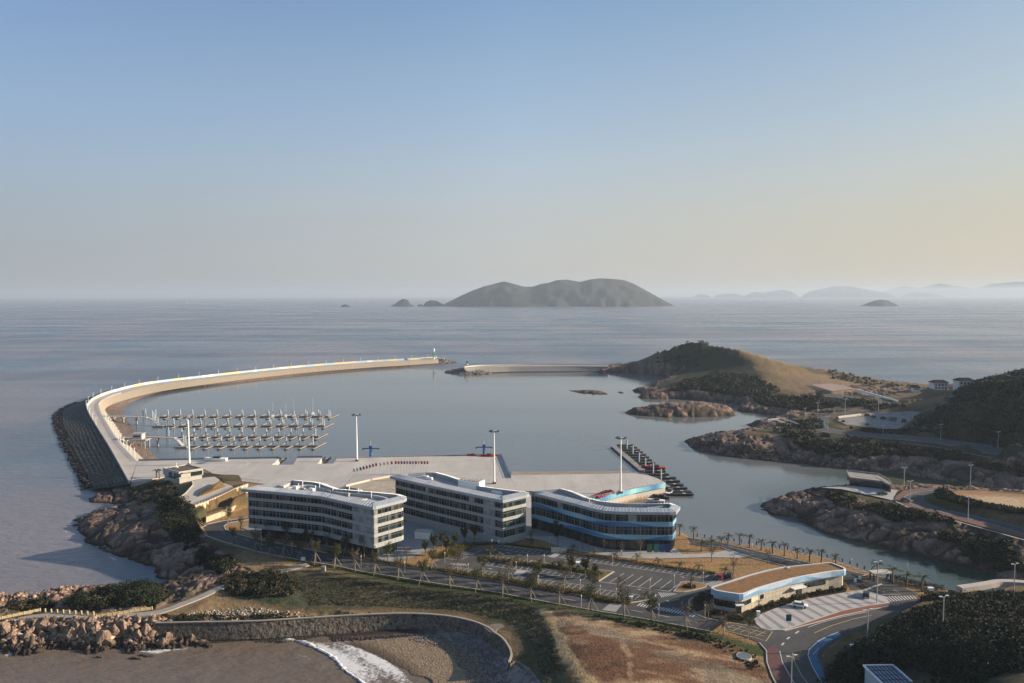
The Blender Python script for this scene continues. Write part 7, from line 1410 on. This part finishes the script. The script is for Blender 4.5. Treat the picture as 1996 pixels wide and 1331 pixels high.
q = MB(); P_ = spline([G(x, y, 3.2) for x, y in [(1870,1148),(1900,1144),(1925,1140),(1950,1136),(1985,1137),(2040,1142)]], 4); 
for a, b_ in zip(P_, P_[1:]): q.bar(a, b_, 2.4, 1.6)
tag(q.build('canal_weir', m_conc), 'pale concrete causeway closing the end of the canal', 'causeway')
# ---- rocks
def boulder_mesh(seed, mat):
    import bmesh
    r_ = random.Random(seed); bm = bmesh.new()
    for k in range(15): v = Vector((r_.gauss(0, 1), r_.gauss(0, 1), r_.gauss(0, 1))); v.normalize(); v = Vector((v.x*r_.uniform(.7, 1.1), v.y*r_.uniform(.55, 1), v.z*r_.uniform(.6, 1.05))); bm.verts.new(v)
    bmesh.ops.convex_hull(bm, input=bm.verts); me = bpy.data.meshes.new('boulder'); bm.to_mesh(me); bm.free(); me.materials.append(mat); return me
BM = [boulder_mesh(k, m_rock) for k in range(6)]; BMd = [boulder_mesh(k+20, m_drock) for k in range(4)]
spots = [(8,1228,2.6),(22,1240,2.4),(40,1226,2.2),(52,1246,2.4),(30,1256,2.2),(12,1255,2.4),(60,1232,2.0),(82,1220,3.2),(72,1216,2.2),(105,1228,1.8),(128,1226,2.2),(140,1240,2.6),(150,1224,2.2),(163,1232,2.4),(172,1246,2.2),(178,1222,2.0),(190,1230,2.4),(201,1244,3.2),(212,1256,3.2),(220,1238,2.6),(232,1222,2.6),(245,1232,3.2),(252,1220,2.2),(262,1236,1.8),(272,1242,2.6),(288,1232,2.4),(296,1248,2.2),(146,1262,2.0),(165,1258,1.6),(245,1262,1.8),(258,1258,1.4),(322,1258,2.8),(332,1248,2.4),(345,1238,2.2),(362,1242,2.2),(378,1250,2.0),(395,1258,1.8),(352,1254,1.8),(312,1240,2.2),(288,1262,1.5)]
for i, (x, y, s) in enumerate(sorted(spots)):
    p = onground(x, y, 3.0); o = link('boulder', BM[i % 6]); o.location = (p.x, p.y, max(p.z, .1)+s*.12); o.scale = (s*rnd.uniform(.6, .95), s*rnd.uniform(.6, .9), s*rnd.uniform(.7, 1.25)); o.rotation_euler = (rnd.uniform(-.3, .3), rnd.uniform(-.3, .3), rnd.uniform(0, 6)); tag(o, '%s pinkish boulder from the left on the shore below the cream fences' % ordn(i), 'boulder', 'boulders on the shore below the footpath')
for i, (x, y, s) in enumerate([(195,1281,.8),(262,1283,1.0),(278,1278,1.0),(292,1280,.9),(270,1284,1.0),(552,1252,1.2)]):
    p = G(x, y, 0); o = link('sea_rock', BMd[i % 4]); o.location = (p.x, p.y, .1); o.scale = (s*1.6, s, s*.6); tag(o, '%s small dark rock from the left awash in the muddy surf' % ordn(i), 'rock', 'dark rocks awash near the beach')
def rubble(name, outline, z, n, size, cols, seed, lift=.1):
    pts = inpoly(outline, z, n, seed); r_ = np.random.default_rng(seed); pts = pts[pts[:,2] > -.3]; n = len(pts); base = np.array([(1, 0, 0), (-1, 0, 0), (0, 1, 0), (0, -1, 0), (0, 0, .8), (0, 0, -.8)])
    s = size*(.4+1.2*r_.random((n, 1, 1))**2); V = pts[:, None, :]+np.array([0, 0, lift])+(base[None]+r_.normal(size=(n, 6, 3))*.3)*s; F = np.array([(0,2,4),(2,1,4),(1,3,4),(3,0,4),(2,0,5),(1,2,5),(3,1,5),(0,3,5)]); F = (F[None]+np.arange(n)[:, None, None]*6).reshape(-1, 3)
    c = np.array(cols)[r_.integers(0, len(cols), n)]*(.7+.6*r_.random((n, 1))); return tag(npmesh(name, V.reshape(-1, 3), F, m_stone if 'shore' in name else m_attr, np.repeat(c, 6, 0)), kind='stuff')
PK = [(.30, .2, .145), (.22, .15, .11), (.36, .25, .18), (.13, .10, .08)]
rubble('shore_stones', [(-20,1158),(60,1155),(140,1144),(200,1138),(220,1140),(160,1152),(110,1165),(60,1172),(-20,1180)], 1.5, 1500, .55, PK, 501); rubble('shore_stones', [(380,1190),(480,1180),(640,1196),(560,1204),(420,1211),(330,1208)], 4.8, 900, .28, [(.3, .26, .21), (.4, .36, .3), (.2, .17, .13)], 502)
rubble('beach_cobbles', [(830,1232),(900,1240),(950,1262),(985,1290),(1000,1331),(1020,1420),(900,1420),(900,1310),(860,1262),(780,1242)], 1.4, 5200, .16, [(.2, .165, .145), (.13, .1, .09), (.3, .27, .25), (.09, .075, .07)], 503, .05); rubble('beach_cobbles', [(450,1244),(640,1236),(800,1232),(840,1240),(720,1246),(600,1249),(480,1249)], .9, 1500, .24, [(.05, .042, .035), (.09, .07, .06), (.035, .03, .026)], 504, .02)
rubble('shore_stones', [(0,1218),(120,1215),(260,1212),(330,1215),(420,1236),(440,1250),(300,1262),(180,1262),(60,1262),(0,1262)], 3.0, 2600, .85, PK, 505); rubble('shore_stones', [(100,800),(112,845),(135,900),(172,955),(240,945),(200,968),(160,962),(120,905),(96,835)], .2, 700, 1.0, [(.03, .03, .028), (.05, .045, .04), (.02, .02, .02)], 506)
rubble('shore_stones', [(1345,870),(1450,890),(1600,908),(1700,918),(1700,912),(1600,902),(1450,884),(1360,866)], .6, 500, .7, [(.10, .08, .065), (.05, .042, .036)], 507)
